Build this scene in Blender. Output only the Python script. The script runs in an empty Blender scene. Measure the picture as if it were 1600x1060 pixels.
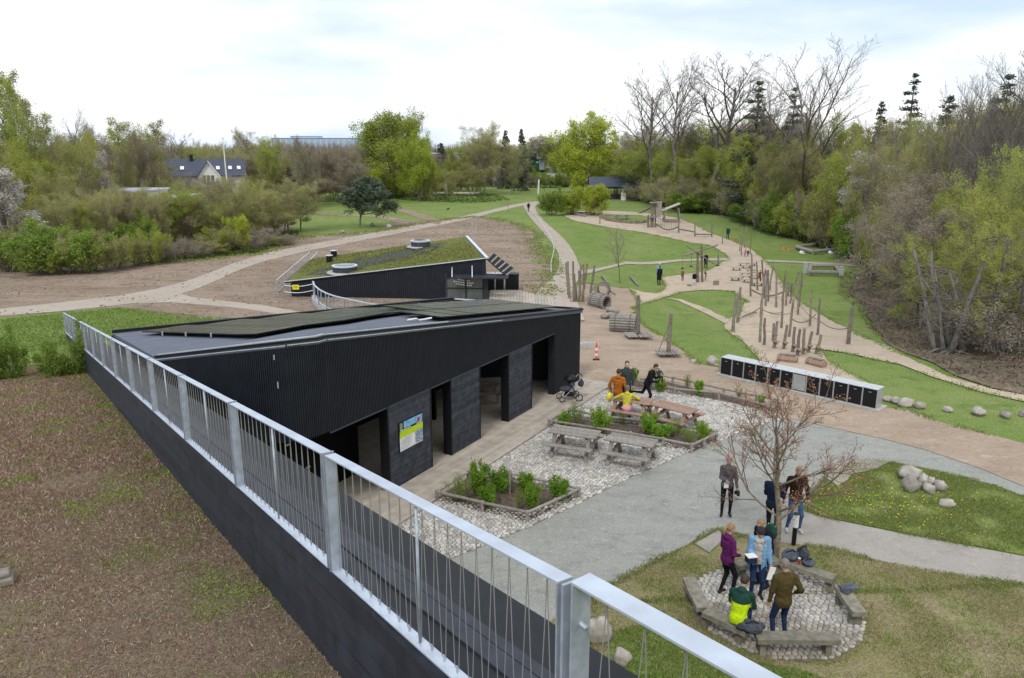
import bpy, bmesh, math, random
import numpy as np
from mathutils import Vector, Matrix, noise
from mathutils.geometry import delaunay_2d_cdt

S = bpy.context.scene
COL = S.collection
RNG = random.Random(7)

# ------------------------------------------------------------------ camera
EYE = 9.6
PITCH = math.radians(13.8)
CP, SP = math.cos(PITCH), math.sin(PITCH)
F = 1200.0                                    # focal length in pixels of the 1600 px wide photograph
cam = bpy.data.cameras.new('camera')
cam.sensor_width = 36.0
cam.lens = 36.0 * F / 1600.0
cam.clip_start = 0.1
cam.clip_end = 3000.0
camo = bpy.data.objects.new('camera', cam)
camo.location = (0, 0, EYE)
camo.rotation_euler = (math.radians(90) - PITCH, 0, 0)
COL.objects.link(camo)
S.camera = camo

# ------------------------------------------------------------------ sky
SUN_EL, SUN_AZ = math.radians(48), math.radians(200)
W = bpy.data.worlds.new('World')
S.world = W
W.use_nodes = True
nt = W.node_tree
nt.nodes.clear()
out = nt.nodes.new('ShaderNodeOutputWorld')
sky = nt.nodes.new('ShaderNodeTexSky')
sky.sky_type = 'NISHITA'; sky.sun_disc = False
sky.sun_elevation = SUN_EL; sky.sun_rotation = SUN_AZ
sky.air_density = 1.2; sky.dust_density = 2.0; sky.ozone_density = 1.0
bg1 = nt.nodes.new('ShaderNodeBackground'); bg1.inputs[1].default_value = 0.14
nt.links.new(sky.outputs[0], bg1.inputs[0])
bg2 = nt.nodes.new('ShaderNodeBackground'); bg2.inputs[1].default_value = 1.13
tc = nt.nodes.new('ShaderNodeTexCoord')
mp = nt.nodes.new('ShaderNodeMapping'); mp.inputs['Scale'].default_value = (1.0, 1.0, 4.2)
mp.inputs['Location'].default_value = (0.35, 0.1, 0.25)
nt.links.new(tc.outputs['Generated'], mp.inputs[0])
n1 = nt.nodes.new('ShaderNodeTexNoise'); n1.inputs['Scale'].default_value = 1.7
n1.inputs['Detail'].default_value = 5.0; n1.inputs['Roughness'].default_value = 0.45
nt.links.new(mp.outputs[0], n1.inputs['Vector'])
r1 = nt.nodes.new('ShaderNodeValToRGB')
r1.color_ramp.elements[0].position = 0.48; r1.color_ramp.elements[0].color = (0.56, 0.67, 0.86, 1)
r1.color_ramp.elements[1].position = 0.66; r1.color_ramp.elements[1].color = (0.97, 0.985, 1.0, 1)
sx_ = nt.nodes.new('ShaderNodeSeparateXYZ'); nt.links.new(tc.outputs['Generated'], sx_.inputs[0])
ml_ = nt.nodes.new('ShaderNodeMath'); ml_.operation = 'MULTIPLY_ADD'; ml_.inputs[1].default_value = 0.24; nt.links.new(sx_.outputs[0], ml_.inputs[0])
n2 = nt.nodes.new('ShaderNodeTexNoise'); n2.inputs['Scale'].default_value = 5.5; n2.inputs['Detail'].default_value = 6; nt.links.new(mp.outputs[0], n2.inputs['Vector'])
md_ = nt.nodes.new('ShaderNodeMath'); md_.operation = 'MULTIPLY_ADD'; md_.inputs[1].default_value = 0.22; nt.links.new(n2.outputs[0], md_.inputs[0]); nt.links.new(n1.outputs[0], md_.inputs[2])
nt.links.new(md_.outputs[0], ml_.inputs[2])
nt.links.new(ml_.outputs[0], r1.inputs[0])
nt.links.new(r1.outputs[0], bg2.inputs[0])
r2 = nt.nodes.new('ShaderNodeValToRGB')
r2.color_ramp.elements[0].position = 0.30; r2.color_ramp.elements[0].color = (0.72, 0.72, 0.72, 1)
r2.color_ramp.elements[1].position = 0.5; r2.color_ramp.elements[1].color = (0.97, 0.97, 0.97, 1)
nt.links.new(n1.outputs[0], r2.inputs[0])
mx = nt.nodes.new('ShaderNodeMixShader')
nt.links.new(r2.outputs[0], mx.inputs[0])
nt.links.new(bg1.outputs[0], mx.inputs[1]); nt.links.new(bg2.outputs[0], mx.inputs[2])
nt.links.new(mx.outputs[0], out.inputs[0])

sd = bpy.data.lights.new('sun', 'SUN')
sd.energy = 1.5; sd.angle = math.radians(10); sd.color = (1.0, 0.965, 0.91)
so = bpy.data.objects.new('sun', sd)
_d = Vector((math.sin(SUN_AZ) * math.cos(SUN_EL), math.cos(SUN_AZ) * math.cos(SUN_EL), math.sin(SUN_EL)))
so.rotation_euler = _d.to_track_quat('Z', 'Y').to_euler()
so.location = (0, -20, 60)
COL.objects.link(so)

S.view_settings.view_transform = 'Standard'
S.view_settings.look = 'None'
S.view_settings.exposure = 0.2
S.view_settings.gamma = 1.0
S.view_settings.use_curve_mapping = False
S.cycles.max_bounces = 6
S.cycles.transparent_max_bounces = 8
S.cycles.caustics_reflective = False
S.cycles.caustics_refractive = False

# ------------------------------------------------------------------ terrain and pixel helpers
def sst(a, b, x):
    t = min(1.0, max(0.0, (x - a) / (b - a)))
    return t * t * (3 - 2 * t)

def hgt(x, y):
    """height of the ground: the play area lies in a shallow hollow"""
    d = -1.7 * sst(34, 52, y) * (1 - sst(78, 118, y)) * sst(2, 15, x) * (1 - sst(52, 75, x))
    e = 0.85 * math.exp(-(((x - 17.3) / 3.6) ** 2 + ((y - 52.5) / 3.6) ** 2))        # grassy hillock
    f = 3.4 * sst(0, 26, (x - 24) * 0.86 - (y - 40) * 0.25) * sst(24, 34, y) * (1 - sst(90, 130, y))
    g = 0.5 * math.exp(-(((x + 22) / 9) ** 2 + ((y - 122) / 7) ** 2))
    return d + e + f + g

def ray(px, py):
    u = (px - 800) / F; v = (530 - py) / F
    return u, CP + v * SP, -SP + v * CP

def at(px, py, z=None):
    """the point seen at a pixel of the photograph: on the ground, or at height z"""
    dx, dy, dz = ray(px, py)
    if z is not None:
        t = (z - EYE) / dz
        return Vector((dx * t, dy * t, z))
    t = -EYE / dz if dz < -1e-4 else 1500
    t = max(min(t, 1500), 1)
    for _ in range(25):
        g = hgt(dx * t, dy * t)
        t += 0.8 * ((g - EYE) / dz - t)
    return Vector((dx * t, dy * t, hgt(dx * t, dy * t)))

def hz(p, py):
    """height of the point above p that is seen in pixel row py"""
    u, b, c = ray(800, py)
    return EYE + p[1] * c / b

def pos(px, Y, py=400):
    """ground point at forward distance Y seen in pixel column px"""
    u, b, c = ray(px, py)
    x = u / b * Y
    return Vector((x, Y, hgt(x, Y)))

# ------------------------------------------------------------------ materials
MATS = {}
def mat(name, col, rough=0.8, metal=0.0, var=0.15, scale=6.0, col2=None, bump=0.0, bscale=None,
        vcol=False, trans=0.0, spec=0.35, stretch=None, detail=4.0, contrast=(0.35, 0.65), objvar=0.0):
    if name in MATS: return MATS[name]
    m = bpy.data.materials.new(name); m.use_nodes = True
    t = m.node_tree; N = t.nodes; L = t.links
    b = N['Principled BSDF']
    b.inputs['Roughness'].default_value = rough
    b.inputs['Metallic'].default_value = metal
    b.inputs['Specular IOR Level'].default_value = spec
    c = tuple(col) + (1,)
    c2 = (tuple(col2) + (1,)) if col2 else tuple(x * (1 - var) for x in col) + (1,)
    geo = N.new('ShaderNodeTexCoord')
    mpn = N.new('ShaderNodeMapping')
    if stretch: mpn.inputs['Scale'].default_value = stretch
    L.new(geo.outputs['Object'], mpn.inputs[0])
    no = N.new('ShaderNodeTexNoise'); no.inputs['Scale'].default_value = scale
    no.inputs['Detail'].default_value = detail
    L.new(mpn.outputs[0], no.inputs['Vector'])
    rp = N.new('ShaderNodeValToRGB')
    rp.color_ramp.elements[0].position = contrast[0]; rp.color_ramp.elements[0].color = c2
    rp.color_ramp.elements[1].position = contrast[1]; rp.color_ramp.elements[1].color = c
    L.new(no.outputs[0], rp.inputs[0])
    last = rp.outputs[0]
    if vcol:
        vc = N.new('ShaderNodeVertexColor'); vc.layer_name = 'tint'
        mm = N.new('ShaderNodeMix'); mm.data_type = 'RGBA'; mm.blend_type = 'MULTIPLY'
        mm.inputs[0].default_value = 1.0
        L.new(last, mm.inputs[6]); L.new(vc.outputs[0], mm.inputs[7]); last = mm.outputs[2]
    if objvar:
        oi = N.new('ShaderNodeObjectInfo')
        hs = N.new('ShaderNodeHueSaturation')
        ma = N.new('ShaderNodeMapRange'); ma.inputs[3].default_value = 1 - objvar; ma.inputs[4].default_value = 1 + objvar
        L.new(oi.outputs['Random'], ma.inputs[0]); L.new(ma.outputs[0], hs.inputs['Value'])
        mb = N.new('ShaderNodeMapRange'); mb.inputs[3].default_value = 0.5 - objvar * 0.06; mb.inputs[4].default_value = 0.5 + objvar * 0.06
        ml = N.new('ShaderNodeMath'); ml.operation = 'MULTIPLY'; ml.inputs[1].default_value = 7.31
        mf = N.new('ShaderNodeMath'); mf.operation = 'FRACT'
        L.new(oi.outputs['Random'], ml.inputs[0]); L.new(ml.outputs[0], mf.inputs[0]); L.new(mf.outputs[0], mb.inputs[0])
        L.new(mb.outputs[0], hs.inputs['Hue'])
        L.new(last, hs.inputs['Color']); last = hs.outputs[0]
    L.new(last, b.inputs['Base Color'])
    if bump:
        nb = N.new('ShaderNodeTexNoise'); nb.inputs['Scale'].default_value = bscale or scale * 3
        nb.inputs['Detail'].default_value = 5
        L.new(mpn.outputs[0], nb.inputs['Vector'])
        bp = N.new('ShaderNodeBump'); bp.inputs['Strength'].default_value = 1.0
        bp.inputs['Distance'].default_value = bump
        L.new(nb.outputs[0], bp.inputs['Height']); L.new(bp.outputs[0], b.inputs['Normal'])
    if trans:
        tr = N.new('ShaderNodeBsdfTranslucent'); L.new(last, tr.inputs[0])
        ms = N.new('ShaderNodeMixShader'); ms.inputs[0].default_value = trans
        o = N['Material Output']
        L.new(b.outputs[0], ms.inputs[1]); L.new(tr.outputs[0], ms.inputs[2]); L.new(ms.outputs[0], o.inputs[0])
    MATS[name] = m
    return m

def ground_mat(name, cols, s1=0.25, s2=3.0, s3=30.0, bump=0.02, rough=0.95, stretch=None, cut=(0.35, 0.65), fine=0.25):
    """cols: base, broad patches, small specks"""
    if name in MATS: return MATS[name]
    m = bpy.data.materials.new(name); m.use_nodes = True
    t = m.node_tree; N = t.nodes; L = t.links
    b = N['Principled BSDF']; b.inputs['Roughness'].default_value = rough
    b.inputs['Specular IOR Level'].default_value = 0.15
    tcn = N.new('ShaderNodeTexCoord'); mpn = N.new('ShaderNodeMapping')
    if stretch: mpn.inputs['Scale'].default_value = stretch
    L.new(tcn.outputs['Object'], mpn.inputs[0])
    def nz(sc, det=5, rg=0.6):
        n = N.new('ShaderNodeTexNoise'); n.inputs['Scale'].default_value = sc; n.inputs['Detail'].default_value = det
        n.inputs['Roughness'].default_value = rg
        L.new(mpn.outputs[0], n.inputs['Vector']); return n
    def ramp(src, a, c):
        r = N.new('ShaderNodeMapRange'); r.inputs[1].default_value = a; r.inputs[2].default_value = c; r.clamp = True
        L.new(src, r.inputs[0]); return r.outputs[0]
    def mix(f, a, c, mode='MIX'):
        mm = N.new('ShaderNodeMix'); mm.data_type = 'RGBA'; mm.blend_type = mode
        L.new(f, mm.inputs[0]) if not isinstance(f, float) else setattr(mm.inputs[0], 'default_value', f)
        for k, s_ in ((6, a), (7, c)):
            if isinstance(s_, tuple): mm.inputs[k].default_value = s_ + (1,)
            else: L.new(s_, mm.inputs[k])
        return mm.outputs[2]
    big = nz(s1, 6, 0.65); mid = nz(s2, 6, 0.7); fin = nz(s3, 3, 0.6)
    c = mix(ramp(big.outputs[0], cut[0], cut[1]), cols[0], cols[1])
    if len(cols) > 2: c = mix(ramp(mid.outputs[0], 0.5, 0.68), c, cols[2])
    if len(cols) > 3: c = mix(ramp(nz(s2 * 2.7, 4, .7).outputs[0], 0.56, 0.7), c, cols[3])
    d = N.new('ShaderNodeMapRange'); d.inputs[1].default_value = 0.3; d.inputs[2].default_value = 0.7
    d.inputs[3].default_value = 1 - fine; d.inputs[4].default_value = 1 + fine
    L.new(fin.outputs[0], d.inputs[0])
    c = mix(1.0, c, d.outputs[0], 'MULTIPLY')
    L.new(c, b.inputs['Base Color'])
    ad = N.new('ShaderNodeMath'); ad.operation = 'ADD'
    L.new(mid.outputs[0], ad.inputs[0]); L.new(fin.outputs[0], ad.inputs[1])
    bp = N.new('ShaderNodeBump'); bp.inputs['Strength'].default_value = 1.0; bp.inputs['Distance'].default_value = bump
    L.new(ad.outputs[0], bp.inputs['Height']); L.new(bp.outputs[0], b.inputs['Normal'])
    MATS[name] = m
    return m

M = dict(
    zinc=mat('galvanised_steel', (0.44, 0.49, 0.56), 0.52, 0.35, var=0.28, scale=9, bump=0.0006, spec=0.5),
    zinc_bright=mat('galvanised_flat_bar', (0.55, 0.61, 0.69), 0.45, 0.35, var=0.18, scale=5, spec=0.5),
    wire=mat('steel_wire', (0.36, 0.36, 0.35), 0.5, 0.3),
    black_wood=mat('black_stained_wood', (0.0165, 0.0185, 0.024), 0.62, var=0.35, scale=3, stretch=(1, 1, 1), bump=0.003, spec=0.3, objvar=0.25),
    cap_wood=mat('dark_grey_cap_board', (0.034, 0.038, 0.050), 0.6, var=0.35, scale=4, stretch=(1, 1, 1), bump=0.003, objvar=0.2, spec=0.3),
    pier_wood=mat('charcoal_rough_board', (0.055, 0.062, 0.078), 0.75, var=0.45, scale=5, bump=0.006, bscale=14, objvar=0.22, spec=0.25),
    batten=mat('black_cladding', (0.0165, 0.020, 0.0275), 0.6, var=0.3, scale=2.5, spec=0.3),
    black=mat('black_paint', (0.008, 0.009, 0.011), 0.5, spec=0.3),
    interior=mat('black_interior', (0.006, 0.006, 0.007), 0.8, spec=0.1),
    felt=mat('roofing_felt', (0.125, 0.14, 0.175), 0.75, var=0.18, scale=1.3, bump=0.002, bscale=60),
    trim=mat('roof_edge_trim', (0.68, 0.72, 0.78), 0.4, 0.4),
    solar=mat('solar_glass', (0.060, 0.066, 0.060), 0.16, 0.0, var=0.1, spec=0.85),
    alu=mat('panel_frame', (0.5, 0.52, 0.52), 0.4, 0.5),
    floor_wood=mat('pale_decking', (0.44, 0.385, 0.32), 0.8, var=0.22, scale=3, stretch=(1, 1, 1), objvar=0.12, bump=0.003),
    grey_wood=mat('weathered_grey_wood', (0.31, 0.28, 0.245), 0.85, var=0.35, scale=9, bump=0.004, objvar=0.15),
    red_wood=mat('reddish_brown_wood', (0.34, 0.22, 0.165), 0.8, var=0.3, scale=9, bump=0.003, objvar=0.1),
    pole_wood=mat('debarked_pole_wood', (0.24, 0.205, 0.165), 0.88, var=0.4, scale=4, bump=0.006, objvar=0.25),
    oak=mat('old_oak_plank', (0.25, 0.225, 0.18), 0.88, var=0.4, scale=7, bump=0.008, objvar=0.12, col2=(0.15, 0.145, 0.105)),
    stone=mat('field_stone', (0.42, 0.38, 0.33), 0.85, var=0.3, scale=7, bump=0.01, objvar=0.25),
    stone_w=mat('white_veined_boulder', (0.47, 0.43, 0.38), 0.85, col2=(0.27, 0.245, 0.21), scale=3.2, bump=0.02, objvar=0.15),
    cobble=mat('cobble_stone', (0.50, 0.475, 0.435), 0.85, col2=(0.34, 0.32, 0.285), scale=11, bump=0.004, vcol=True),
    cobble_one=mat('cobble_stone_single', (0.36, 0.325, 0.275), 0.85, var=0.3, scale=15, bump=0.004, objvar=0.3),
    cobble_bed=mat('cobble_joint_sand', (0.20, 0.175, 0.145), 0.95, var=0.4, scale=9, bump=0.01),
    soil=mat('planting_soil', (0.14, 0.105, 0.08), 0.98, col2=(0.085, 0.066, 0.05), scale=8, bump=0.03),
    concrete=mat('pale_concrete', (0.45, 0.44, 0.42), 0.85, var=0.2, scale=5, bump=0.002),
    white=mat('white_paint', (0.78, 0.78, 0.76), 0.5),
    white_cover=mat('pale_top_sheet', (0.52, 0.54, 0.55), 0.4, col2=(0.42, 0.45, 0.46), scale=4),
    rope=mat('grey_rope', (0.16, 0.145, 0.125), 0.9),
    rubber=mat('black_rubber', (0.012, 0.012, 0.013), 0.7),
    orange=mat('fluorescent_orange', (0.85, 0.11, 0.03), 0.5),
    yellow=mat('yellow_plate', (0.85, 0.72, 0.02), 0.5),
    glass=mat('window_glass', (0.11, 0.13, 0.125), 0.06, spec=0.9, var=0.3, scale=1.5),
    slate=mat('slate_blue_roof', (0.065, 0.075, 0.105), 0.6, var=0.25, scale=3, bump=0.004),
    red=mat('red_plastic', (0.5, 0.03, 0.03), 0.4),
    green_box=mat('green_container', (0.016, 0.11, 0.075), 0.5, var=0.2),
    pale_wall=mat('pale_render', (0.62, 0.63, 0.62), 0.8),
    blue_far=mat('far_steel_blue', (0.38, 0.47, 0.60), 0.6),
)

# ------------------------------------------------------------------ object helpers
def tag(o, label=None, cat=None, group=None, kind=None):
    if label: o['label'] = label
    if cat: o['category'] = cat
    if group: o['group'] = group
    if kind: o['kind'] = kind
    return o

def empty(name, loc, label, cat, group=None, rz=0.0):
    o = bpy.data.objects.new(name, None)
    o.empty_display_size = 0.2
    o.location = loc; o.rotation_euler = (0, 0, rz)
    COL.objects.link(o)
    return tag(o, label, cat, group)

class MB:
    def __init__(s):
        s.v = []; s.f = []; s.m = []; s.c = []
    def add(s, vs, fs, mi=0):
        o = len(s.v)
        s.v.extend([tuple(p) for p in vs])
        for f in fs:
            s.f.append(tuple(i + o for i in f)); s.m.append(mi)
        return s
    def hexa(s, p, mi=0):
        """8 corners: bottom 4 counter-clockwise, top 4 counter-clockwise"""
        return s.add(p, [(3, 2, 1, 0), (4, 5, 6, 7), (0, 1, 5, 4), (1, 2, 6, 5), (2, 3, 7, 6), (3, 0, 4, 7)], mi)
    def box(s, c, d, rz=0.0, mi=0, tilt=None):
        x, y, z = d[0] / 2, d[1] / 2, d[2] / 2
        P = [Vector(q) for q in ((-x, -y, -z), (x, -y, -z), (x, y, -z), (-x, y, -z), (-x, -y, z), (x, -y, z), (x, y, z), (-x, y, z))]
        R = Matrix.Rotation(rz, 3, 'Z')
        if tilt is not None: R = R @ tilt
        c = Vector(c)
        return s.hexa([R @ q + c for q in P], mi)
    def cbox(s, c, d, rz=0.0, ch=0.01, mi=0, tilt=None):
        """box with chamfered vertical-ish edges on the long sides"""
        x, y, z = d[0] / 2, d[1] / 2, d[2] / 2
        ch = min(ch, x * .5, y * .5, z * .5)
        R = Matrix.Rotation(rz, 3, 'Z')
        if tilt is not None: R = R @ tilt
        c = Vector(c)
        L1 = []
        for (zz, inset) in ((-z, ch), (-z + ch, 0), (z - ch, 0), (z, ch)):
            a, b = x - inset, y - inset
            L1.append([(-a, -b, zz), (a, -b, zz), (a, b, zz), (-a, b, zz)])
        vs = [R @ Vector(q) + c for ring in L1 for q in ring]
        fs = [(3, 2, 1, 0), (12, 13, 14, 15)]
        for r in range(3):
            for k in range(4):
                k2 = (k + 1) % 4
                fs.append((r * 4 + k, r * 4 + k2, r * 4 + 4 + k2, r * 4 + 4 + k))
        return s.add(vs, fs, mi)
    def bar(s, a, b, w, h=None, mi=0, up=(0, 0, 1)):
        a, b = Vector(a), Vector(b); d = b - a
        if d.length < 1e-6: return s
        h = w if h is None else h
        d.normalize(); up = Vector(up)
        sx = d.cross(up)
        if sx.length < 1e-3: sx = d.cross(Vector((1, 0, 0)))
        sx.normalize(); sy = sx.cross(d)
        sx *= w / 2; sy *= h / 2
        return s.hexa([a - sx - sy, a + sx - sy, b + sx - sy, b - sx - sy, a - sx + sy, a + sx + sy, b + sx + sy, b - sx + sy], mi)
    def tube(s, pts, r, n=6, mi=0, caps=True):
        pts = [Vector(p) for p in pts]
        rs = r if isinstance(r, (list, tuple)) else [r] * len(pts)
        o = len(s.v); k = len(pts)
        ref = None
        for i, p in enumerate(pts):
            d = (pts[min(i + 1, k - 1)] - pts[max(i - 1, 0)])
            if d.length < 1e-9: d = Vector((0, 0, 1))
            d.normalize()
            if ref is None:
                ref = d.cross(Vector((0, 0, 1)))
                if ref.length < 0.1: ref = d.cross(Vector((1, 0, 0)))
            sx = (ref - d * ref.dot(d))
            if sx.length < 1e-4: sx = d.orthogonal()
            sx.normalize(); ref = sx; sy = d.cross(sx)
            for j in range(n):
                a = 2 * math.pi * j / n
                s.v.append(tuple(p + (sx * math.cos(a) + sy * math.sin(a)) * rs[i]))
        for i in range(k - 1):
            for j in range(n):
                j2 = (j + 1) % n
                s.f.append((o + i * n + j, o + i * n + j2, o + (i + 1) * n + j2, o + (i + 1) * n + j)); s.m.append(mi)
        if caps:
            s.f.append(tuple(o + j for j in reversed(range(n)))); s.m.append(mi)
            s.f.append(tuple(o + (k - 1) * n + j for j in range(n))); s.m.append(mi)
        return s
    def prism(s, poly, z0, z1, mi=0):
        n = len(poly)
        zz0 = z0 if isinstance(z0, (list, tuple)) else [z0] * n
        zz1 = z1 if isinstance(z1, (list, tuple)) else [z1] * n
        vs = [(p[0], p[1], zz0[i]) for i, p in enumerate(poly)] + [(p[0], p[1], zz1[i]) for i, p in enumerate(poly)]
        a = sum(poly[i][0] * poly[(i + 1) % n][1] - poly[(i + 1) % n][0] * poly[i][1] for i in range(n))
        fs = [tuple(reversed(range(n))), tuple(range(n, 2 * n))] + [(i, (i + 1) % n, n + (i + 1) % n, n + i) for i in range(n)]
        if a < 0: fs = [tuple(reversed(f)) for f in fs]
        return s.add(vs, fs, mi)
    def ball(s, c, r, nu=10, nv=7, mi=0, jit=0.0, seed=0):
        rr = random.Random(seed)
        c = Vector(c); r = (r, r, r) if not isinstance(r, (tuple, list)) else r
        o = len(s.v)
        off = Vector((rr.random() * 50, rr.random() * 50, rr.random() * 50))
        def P(a, b):
            d = Vector((math.cos(a) * math.sin(b), math.sin(a) * math.sin(b), math.cos(b)))
            k = 1 + (jit * noise.noise(d * 1.6 + off) * 2 + jit * 0.6 * noise.noise(d * 4 + off) if jit else 0)
            return (c[0] + d[0] * r[0] * k, c[1] + d[1] * r[1] * k, c[2] + d[2] * r[2] * k)
        s.v.append(P(0, 0))
        for i in range(1, nv):
            for j in range(nu): s.v.append(P(2 * math.pi * j / nu, math.pi * i / nv))
        s.v.append(P(0, math.pi))
        for j in range(nu):
            s.f.append((o, o + 1 + j, o + 1 + (j + 1) % nu)); s.m.append(mi)
        for i in range(nv - 2):
            for j in range(nu):
                a = o + 1 + i * nu; j2 = (j + 1) % nu
                s.f.append((a + j, a + nu + j, a + nu + j2, a + j2)); s.m.append(mi)
        a = o + 1 + (nv - 2) * nu; e = len(s.v) - 1
        for j in range(nu):
            s.f.append((a + j, e, a + (j + 1) % nu)); s.m.append(mi)
        return s
    def mesh(s, name, mats, smooth=False):
        me = bpy.data.meshes.new(name)
        me.from_pydata(s.v, [], s.f)
        mats = mats if isinstance(mats, (list, tuple)) else [mats]
        for m_ in mats: me.materials.append(m_)
        if len(mats) > 1: me.polygons.foreach_set('material_index', s.m)
        if smooth: me.polygons.foreach_set('use_smooth', [True] * len(me.polygons))
        if s.c:
            ca = me.color_attributes.new('tint', 'FLOAT_COLOR', 'POINT')
            ca.data.foreach_set('color', np.array(s.c, dtype=np.float32).ravel())
        me.update()
        return me
    def build(s, name, mats, parent=None, smooth=False, loc=None):
        o = bpy.data.objects.new(name, s.mesh(name, mats, smooth))
        COL.objects.link(o)
        if parent is not None: o.parent = parent
        if loc is not None: o.location = loc
        return o

def inst(name, me, parent=None, loc=(0, 0, 0), rz=0.0, sc=1.0, rot=None):
    o = bpy.data.objects.new(name, me); COL.objects.link(o)
    if parent is not None: o.parent = parent
    o.location = loc; o.rotation_euler = rot if rot else (0, 0, rz)
    o.scale = sc if isinstance(sc, (tuple, list)) else (sc, sc, sc)
    return o

def copy_tree(o, parent=None):
    c = o.copy(); COL.objects.link(c)
    c.parent = parent
    for ch in list(o.children): copy_tree(ch, c)
    return c

def np_mesh(name, V, Fq, mats, mi=None, col=None, smooth=False):
    """fast mesh from arrays; Fq is (n,3) or (n,4)"""
    me = bpy.data.meshes.new(name)
    V = np.ascontiguousarray(V, dtype=np.float32); Fq = np.ascontiguousarray(Fq, dtype=np.int32)
    n, k = Fq.shape
    me.vertices.add(len(V)); me.vertices.foreach_set('co', V.ravel())
    me.loops.add(n * k); me.loops.foreach_set('vertex_index', Fq.ravel())
    me.polygons.add(n); me.polygons.foreach_set('loop_start', np.arange(0, n * k, k, dtype=np.int32))
    for m_ in (mats if isinstance(mats, (list, tuple)) else [mats]): me.materials.append(m_)
    if mi is not None: me.polygons.foreach_set('material_index', np.ascontiguousarray(mi, dtype=np.int32))
    if smooth: me.polygons.foreach_set('use_smooth', np.ones(n, dtype=bool))
    me.update(calc_edges=True)
    if col is not None:
        ca = me.color_attributes.new('tint', 'FLOAT_COLOR', 'POINT')
        ca.data.foreach_set('color', np.ascontiguousarray(col, dtype=np.float32).ravel())
    me.validate()
    return me

def inside(poly, x, y):
    c = False; n = len(poly); j = n - 1
    for i in range(n):
        xi, yi = poly[i]; xj, yj = poly[j]
        if (yi > y) != (yj > y) and x < (xj - xi) * (y - yi) / (yj - yi) + xi: c = not c
        j = i
    return c

def px_poly(pts): return [tuple(at(*p)[:2]) for p in pts]

def roughen(poly, step, amp, seed=0):
    """break a polygon's outline into short wavy steps"""
    out_ = []; n = len(poly)
    for i in range(n):
        a = Vector(poly[i]); b = Vector(poly[(i + 1) % n]); d = b - a
        k = max(1, int(d.length / step)); k = min(k, 60)
        nn = Vector((-d[1], d[0])); nn = nn.normalized() if nn.length > 0 else nn
        for j in range(k):
            p = a + d * (j / k)
            q = noise.noise(Vector((p[0] * 0.6 / step * 0.5, p[1] * 0.6 / step * 0.5, seed))) + 0.5 * noise.noise(Vector((p[0] / step, p[1] / step, seed + 9)))
            p = p + nn * amp * q * (1 if j else 0.3)
            out_.append((p[0], p[1]))
    return out_

def sheet(name, poly, material, off, cell=1.0, zf=None, kind='structure', rough=None, seed=0):
    """a ground sheet inside a polygon, following the terrain"""
    zf = zf or hgt
    if rough: poly = roughen(poly, rough[0], rough[1], seed)
    xs = [p[0] for p in poly]; ys = [p[1] for p in poly]
    pts = [Vector(p) for p in poly]; n = len(pts)
    x = min(xs) + cell * .5
    inner = []
    while x < max(xs):
        y = min(ys) + cell * .5
        while y < max(ys):
            if inside(poly, x, y): inner.append(Vector((x, y)))
            y += cell
        x += cell
    r = delaunay_2d_cdt(pts + inner, [], [list(range(n))], 1, 1e-4)
    vs = [(v[0], v[1], zf(v[0], v[1]) + off) for v in r[0]]
    mb = MB(); fs = []
    for f in r[2]:
        a, b, c = vs[f[0]], vs[f[1]], vs[f[2]]
        ar = (b[0] - a[0]) * (c[1] - a[1]) - (c[0] - a[0]) * (b[1] - a[1])
        fs.append(tuple(f) if ar > 0 else tuple(reversed(f)))
    mb.add(vs, fs)
    o = mb.build(name, material, smooth=True)
    o['kind'] = kind
    return o
# ------------------------------------------------------------------ the ground
LAWN = ground_mat('lawn_grass', [(0.155, 0.225, 0.052), (0.205, 0.255, 0.078), (0.115, 0.175, 0.040), (0.25, 0.25, 0.115)], 0.16, 0.8, 14, bump=0.06, cut=(0.40, 0.60), fine=0.38)
LAWN2 = ground_mat('lawn_grass_thin', [(0.145, 0.20, 0.042), (0.19, 0.215, 0.065), (0.24, 0.225, 0.11), (0.11, 0.165, 0.03)], 0.5, 2.0, 25, bump=0.03, fine=0.35)
DRY = ground_mat('dry_lawn', [(0.225, 0.20, 0.095), (0.27, 0.225, 0.135), (0.15, 0.175, 0.045), (0.30, 0.25, 0.165)], 0.42, 1.6, 30, bump=0.02, fine=0.4, cut=(0.42, 0.6))
EARTH = ground_mat('bare_earth', [(0.33, 0.26, 0.20), (0.235, 0.175, 0.125), (0.155, 0.11, 0.075), (0.37, 0.305, 0.245)], 0.16, 0.9, 7, bump=0.10, stretch=(0.5, 1.3, 1), fine=0.28)
DIRT = ground_mat('dirt_road_earth', [(0.375, 0.295, 0.225), (0.31, 0.235, 0.17), (0.27, 0.205, 0.15), (0.43, 0.355, 0.28)], 0.22, 0.7, 12, bump=0.012, stretch=(0.6, 1.2, 1), fine=0.14)
SANDM = ground_mat('play_sand', [(0.50, 0.405, 0.30), (0.41, 0.335, 0.26), (0.35, 0.28, 0.21), (0.54, 0.45, 0.35)], 0.11, 0.8, 12, bump=0.03, fine=0.14)
PATHM = ground_mat('beige_gravel', [(0.42, 0.365, 0.30), (0.37, 0.32, 0.26), (0.34, 0.29, 0.235)], 0.35, 1.8, 20, bump=0.015, fine=0.12)
GRAVEL = ground_mat('grey_gravel', [(0.315, 0.316, 0.285), (0.265, 0.267, 0.240), (0.225, 0.224, 0.20), (0.36, 0.355, 0.32)], 0.35, 1.7, 42, bump=0.006, fine=0.34, stretch=(.8, 1.2, 1))
GRAVEL2 = ground_mat('warm_gravel', [(0.355, 0.330, 0.295), (0.31, 0.285, 0.25), (0.27, 0.25, 0.215), (0.38, 0.36, 0.325)], 0.5, 1.6, 50, bump=0.006, fine=0.2)
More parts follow.
